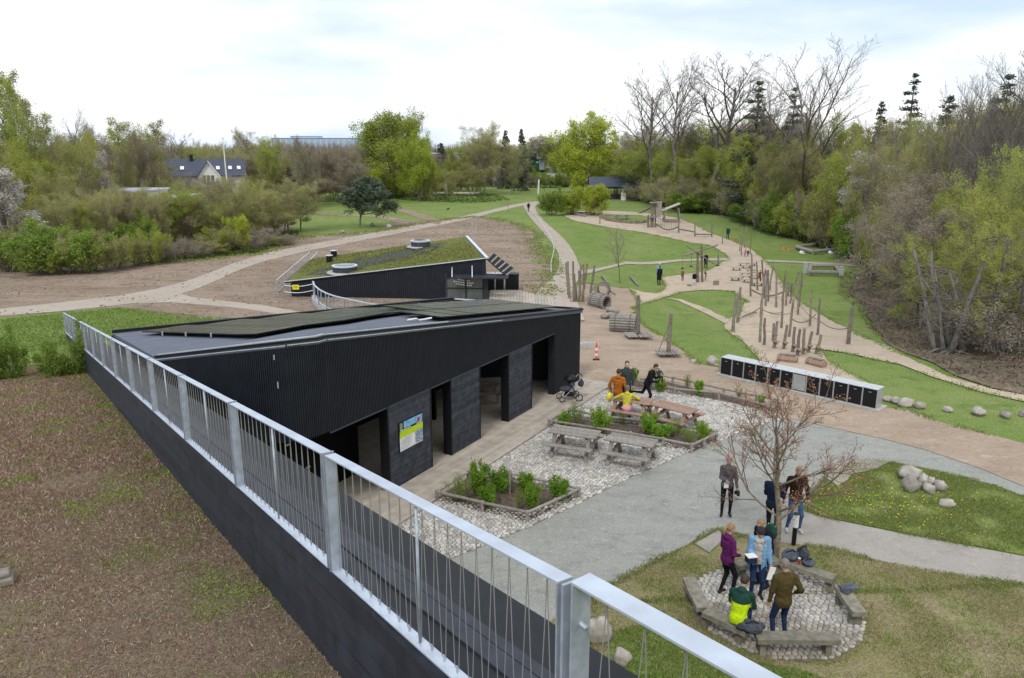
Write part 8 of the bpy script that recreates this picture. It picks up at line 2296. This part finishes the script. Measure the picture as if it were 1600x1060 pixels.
pp = e2.matrix_basis @ Vector((.22, .34, 1.10)); cu_ = empty('open_box', pp, 'dark box with a white lid between the purple jacket and the blue coat', 'box', None, .2); mb = MB(); mb.cbox((0, 0, 0), (.20, .16, .14)); mb.build('box_body', NAVYJ, cu_); mb = MB(); mb.cbox((0, 0, .085), (.22, .18, .03)); mb.build('lid', M['white'], cu_)
# 3 person behind
e3 = person(gp(*c8(384, 700)), R_(120), 'person with brown hair and a green backpack bending behind the woman in the cap', blackc, bottom=NAVYJ, H=1.74, hair=HAIR_BL, hands=[(-.12, .32, 1.0), (.14, .30, 1.0)], head=(.1, .5), lean=.28)
q = person.last; mb = MB(); mb.ball(q['P'] + q['U'] * .34 - q['Fw'] * .21, (.15, .10, .22), 14, 10, jit=.08, seed=4); bo = mb.build('backpack', dkgreen, None, smooth=True); bo.matrix_world = e3.matrix_basis.copy(); tag(bo, 'dark green backpack worn by the person behind the cap', 'backpack')
mb = MB(); mb.tube([q['P'] + q['U'] * .50 - q['Fw'] * .26 + Vector((x, 0, 0)) for x in (-.1, 0, .1)], .014, 5); mb.build('lime_trim', lime, bo)
# 4 seated man in lime
q4 = at(*c8(285, 846), .46); q4.z = .03
person(q4, R_(-28), 'seated man in a lime and dark green jacket, back to the viewer', lime, bottom=NAVYJ, H=1.78, hair=HAIR_BR, pelvis=.55, lean=.42, yshift=0, hands=[(-.12, .52, .62), (.16, .50, .60)], feet=[(-.12, .50, 0), (.14, .46, 0)], head=(-.2, .35), hem=.84,
       extra={'two_tone': (dkgreen, .30)}, hood=True)
# 5 man in olive coat
e5 = person(gp(*c8(447, 922)), R_(4), 'grey haired man in an olive brown coat and blue jeans seen from behind', olive, bottom=NAVYJ, H=1.80, hair=HAIR_G, hands=[(-.25, .05, .86), (.30, .14, .98)], head=(.15, .3), hem=.74, feet=[(-.14, -.02, 0), (.13, .05, 0)])
q = person.last; mb = MB()
for (el, w, d), s in zip(q['wr'], (-1, 1)): mb.ball(el, (.060, .062, .07), 10, 8)
mb.build('elbow_patches', mat('dark_patch', (.02, .02, .02), .8), e5, smooth=True)
# 6 woman with pink hat
e6 = person(gp(*c8(235, 418)), R_(168), 'woman in a dusty pink bobble hat and patterned grey coat standing on the gravel', greyc, H=1.68, hair=None, female=True, hat=(pinkh, 'pom'), hands=[(-.25, .10, .88), (.06, .24, 1.12)], head=(-.12, .05), hem=.80)
pp = e6.matrix_basis @ Vector((-.26, .14, .76)); cm_ = empty('camera_lens', pp, 'black camera held low by the woman in the pink hat', 'camera'); mb = MB(); mb.cbox((0, 0, 0), (.13, .07, .09), ch=.01); mb.build('camera_body', M['black'], cm_); mb = MB(); mb.tube([(0, -.03, 0), (0, -.13, -.02)], .038, 12); mb.build('lens', M['rubber'], cm_)
pp = e6.matrix_basis @ Vector((.05, .26, 1.06)); cm_ = empty('leaflet', pp, 'white and blue leaflet hanging at the chest of the woman in the pink hat', 'leaflet'); mb = MB(); mb.cbox((0, 0, -.06), (.12, .01, .16), ch=.002); mb.build('paper', M['white'], cm_); mb = MB(); mb.cbox((0, -.009, .0), (.10, .006, .05), ch=.001); mb.build('blue_print', M['blue_far'], cm_)
# 7 man in navy
person(gp(*c8(412, 506)), R_(-25), 'man in a navy quilted jacket and dark trousers standing behind the cherry trunk', navy, bottom=cloth('dark_trousers', (.013, .015, .022)), H=1.78, hair=HAIR_BR, hands=[(-.10, .28, 1.0), (.12, .28, 1.02)], head=(-.3, .4), hem=.82, feet=[(-.06, -.04, 0), (.09, .08, 0)])
# 8 man in brown jacket
person(gp(*c8(500, 482)), R_(178), 'man in a dark brown jacket, blue jeans and pale shoes behind the bollard lamp', brownj, bottom=JEANS, shoe=SHOE_W, H=1.80, hair=HAIR_BL, hands=[(-.30, .04, .88), (.30, .04, .88)], head=(.1, .45), hem=.84, feet=[(-.15, .02, 0), (.15, -.02, 0)])
# picnic group
def zq(x, y): return (880 + x / 6.957, 560 + y / 6.957)
e9 = person(gp(*zq(585, 632)), R_(-14), 'man in a rust orange jacket and blue jeans standing by the brown table', rust, bottom=JEANS, H=1.78, hair=HAIR_BR, hood=True, hands=[(-.25, .10, .92), (.26, .12, .90)], arm_fold=[(-1.4, -.7, 0), None], head=(-.3, .15), res=.022)
pp = e9.matrix_basis @ Vector((-.30, .02, .80)); yb = empty('yellow_bag', pp, 'yellow bag hanging at the hip of the man in rust orange', 'bag'); mb = MB(); mb.ball((0, 0, -.12), (.12, .08, .18), 12, 8, jit=.1, seed=3); mb.build('bag_body', M['yellow'], yb, smooth=True); mb = MB(); mb.tube([(-.05, 0, .04), (0, 0, .16), (.05, 0, .04)], .012, 5); mb.build('strap', M['black'], yb)
person(gp(*zq(676, 548)), R_(176), 'man in a slate green hoodie facing the viewer behind the man in rust orange', slateg, H=1.84, hair=HAIR_BR, hood=True, hands=[(-.24, .06, .86), (.26, .08, .84)], head=(0, .1), res=.022, skin=mat('lighter_skin', (.60, .36, .28), .6))
q0 = at(*zq(690, 560), .47)
e11 = person(Vector((q0.x, q0.y, .03)), R_(-8), 'person in a mustard yellow top and grey cap sitting at the brown table', yel, bottom=pink, H=1.66, hair=HAIR_G, hat=(cloth('grey_cap', (.16, .16, .18)), 'round'), pelvis=.56, lean=.18, hands=[(-.32, .30, .76), (.32, .30, .76)], arm_fold=[(-1, -.6, .1), (1, -.6, .1)],
       feet=[(-.12, .42, 0), (.12, .42, 0)], hem=.86, res=.022, hood=True)
mb = MB(); mb.ball((0, -.06, .54), (.20, .15, .13), 14, 8, jit=.12, seed=5); mb.build('pink_waist_cloth', pink, e11, smooth=True)
mb = MB(); mb.ball((0, .05, .99), (.10, .10, .05), 12, 6); mb.build('navy_scarf', navy, e11, smooth=True)
e12 = person(gp(*zq(905, 530)), R_(-112), 'person in a black jacket bending forward with a baby in the arms', blackc, bottom=PANTS_BLACK, H=1.76, hair=HAIR_BR, lean=.38, hands=[(-.10, .40, 1.18), (.14, .42, 1.05)], feet=[(-.08, -.62, .42, (0, .3, -1), (0, .4, -1)), (.10, .06, 0)], head=(.2, .35), hem=.82, res=.022)
mb = MB(); mb.ball((0, .20, .98), (.13, .07, .20), 12, 8, jit=.1, seed=2); mb.build('grey_shirt', cloth('grey_shirt', (.36, .40, .46)), e12, smooth=True)
pp = e12.matrix_basis @ Vector((.02, .42, .86))
person(pp, R_(200), 'baby with a pale hat and green bib held by the person in black', cloth('dark_green_suit', (.05, .07, .05)), bottom=blackc, H=.78, hair=None, hat=(cloth('pale_hat', (.60, .52, .46)), 'round'), hands=[(-.30, .25, 1.05), (.30, .25, 1.05)], feet=[(-.16, .30, .42), (.16, .30, .42)], pelvis=.85, res=.03)

# smaller figures in the play area
def fig(xy, ytop, rz, label, top, bottom=PANTS_BLACK, hair=HAIR_BR, cap=None, **k):
    p = at(*xy); h = max(.75, (hz(p, ytop) - p.z)); k.setdefault('res', .034)
    return person(p, R_(rz), label, top, bottom=bottom, H=h, hair=hair, hat=(cap, 'round') if cap else None, **k)
white_c = cloth('white_cloth', (.62, .62, .60))
fig(c3(22, 347), 240 + 288 / 3.786, 170, 'grey haired walker in dark clothes coming along the gravel path', navy, hair=HAIR_G, feet=[(-.08, .15, 0), (.08, -.15, 0)])
fig(c3(795, 780), 240 + 665 / 3.786, 20, 'man in a long black coat standing on the lawn before the swing', blackc, hem=.5)
fig(c3(793, 768), 240 + 650 / 3.786, 10, 'person in a white hat and pale blue top behind the man in black', ltblue, cap=white_c, hair=None)
fig(c3(930, 757), 240 + 683 / 3.786, 200, 'child in a tan top standing by the left rope of the swing', tan, bottom=cloth('dark_red_shorts', (.10, .03, .03)), shoe=SHOE_W)
fig(c3(1001, 783), 240 + 700 / 3.786, 160, 'child in a black top and pale trousers left of the swing mast', blackc, bottom=white_c)
fig(c3(1071, 752), 240 + 695 / 3.786, 60, 'child in brown leaning sideways on a rope right of the swing mast', tan, bottom=tan, lean=.4)
fig(c3(1068, 680), 240 + 588 / 3.786, 190, 'person in a long dark coat walking behind the swing mast', blackc, hem=.45, feet=[(-.08, .2, 0), (.08, -.15, 0)])
fig(c3(1388, 768), 240 + 690 / 3.786, 220, 'child in reddish brown climbing on the stepping boards', cloth('reddish_brown', (.18, .06, .04)), bottom=cloth('reddish_brown', (.18, .06, .04)), hands=[(-.2, .2, 1.5), (.3, .2, 1.3)])
fig(c3(1200, 510), 240 + 432 / 3.786, 150, 'man in dark green and black by the upper sand path', dkgreen, bottom=blackc)
fig(c3(1247, 531), 240 + 500 / 3.786, 180, 'small child in orange with a pale hat on the upper sand path', cloth('orange_suit', (.55, .16, .03)), bottom=cloth('orange_suit', (.55, .16, .03)), cap=cloth('pale_yellow_hat', (.70, .60, .25)), hair=None)
fig(c3(1303, 613), 240 + 560 / 3.786, 30, 'child in a bright pink jacket between the upper tall poles', cloth('bright_pink', (.80, .16, .42)), bottom=cloth('grey_blue_leggings', (.2, .24, .32)), cap=cloth('bright_pink', (.80, .16, .42)), hair=None)
fig(c3(1318, 612), 240 + 575 / 3.786, -40, 'small dark clothed child right beside the child in bright pink', blackc)
fig(zc(1170, 583), 260 + 535 / 6.667, 180, 'tiny child standing beside the tilted play hut', cloth('pale_brown', (.34, .24, .18)), bottom=tan)
q0 = at(868, 329.5)
person(q0 + Vector((.2, 0, 0)), R_(160), 'grey haired person in pale blue trousers sitting at the far picnic table', blackc, bottom=ltblue, H=1.7, hair=HAIR_G, pelvis=.56, lean=.1, feet=[(-.12, .42, 0), (.12, .42, 0)], hands=[(-.15, .35, .72), (.15, .35, .72)], res=.034)
cr0 = fig((757, 291.5), 279, 200, 'leftmost dark clothed person of the group at the far edge of the lawn', navy, group='people grouped at the far edge of the lawn', res=.05)
for k, x in enumerate((760.5, 763, 766, 768, 770.5, 773, 775)):
    c = copy_tree(cr0); p = at(x, 291.5 + (k % 2) * .5); c.location = p; s_ = (hz(p, 280 + (k * 7 % 4)) - p.z) / 1.75; c.scale = (s_, s_, s_); c.rotation_euler.z = k
    c['label'] = 'dark clothed person within the close group at the far edge of the lawn'
for x, y0, lb_ in ((794, 292, 'single dark figure right of the far group on the lawn'), (858.5, 293.5, 'dark clothed person beside the row of young trees'), (863.5, 293, 'second dark clothed person beside the row of young trees')):
    c = copy_tree(cr0); p = at(x, y0); c.location = p; c.rotation_euler.z = x; c['label'] = lb_; del c['group']
# dog and bird far away on the lawn
p = at(849.5, 296); dg = empty('dog', p, 'small black dog on the far lawn near the white pole', 'dog', None, .4)
s_ = Sdf(); s_.ell((0, 0, .42), (.32, .12, .14), 0); s_.cap((.25, 0, .48), (.42, 0, .62), .08, .07, 0); s_.cap((.42, 0, .64), (.58, 0, .60), .08, .04, 0)
for x in (-.24, .2):
    for y in (-.08, .08):
        if x < 0: s_.cap((x, y, .38), (x + .05, y, .26), .07, .04, 0); s_.cap((x + .05, y, .26), (x - .05, y, .17), .035, .028, 0); s_.cap((x - .05, y, .17), (x - .03, y, .02), .026, .026, 0)
        else: s_.cap((x, y, .38), (x, y, .2), .06, .032, 0); s_.cap((x, y, .2), (x + .02, y, .02), .03, .028, 0)
s_.cap((-.3, 0, .46), (-.5, 0, .62), .035, .015, 0)
for y in (-.05, .05): s_.cap((.42, y, .70), (.38, y * 1.5, .64), .025, .02, 0)
V, Fq, m_ = s_.mesh('body', None, .03); inst('body', np_mesh('body', V, Fq, M['black'], smooth=True), dg)
p = at(400 + 960 / 3.2, 120 + 671 / 3.2); bd_ = empty('bird', p, 'dark bird standing on the far lawn between the posts and the path', 'bird', None, .5); s_ = Sdf(); s_.ell((0, 0, .3), (.22, .12, .12), 0); s_.cap((.15, 0, .34), (.24, 0, .46), .06, .06, 0); s_.cap((.24, 0, .46), (.34, 0, .45), .03, .008, 0); s_.cap((-.15, 0, .3), (-.38, 0, .24), .06, .02, 0)
for y in (-.05, .05): s_.cap((.02, y, .2), (.02, y, 0), .015, .012, 0)
V, Fq, m_ = s_.mesh('body', None, .028); inst('body', np_mesh('body', V, Fq, M['black'], smooth=True), bd_)
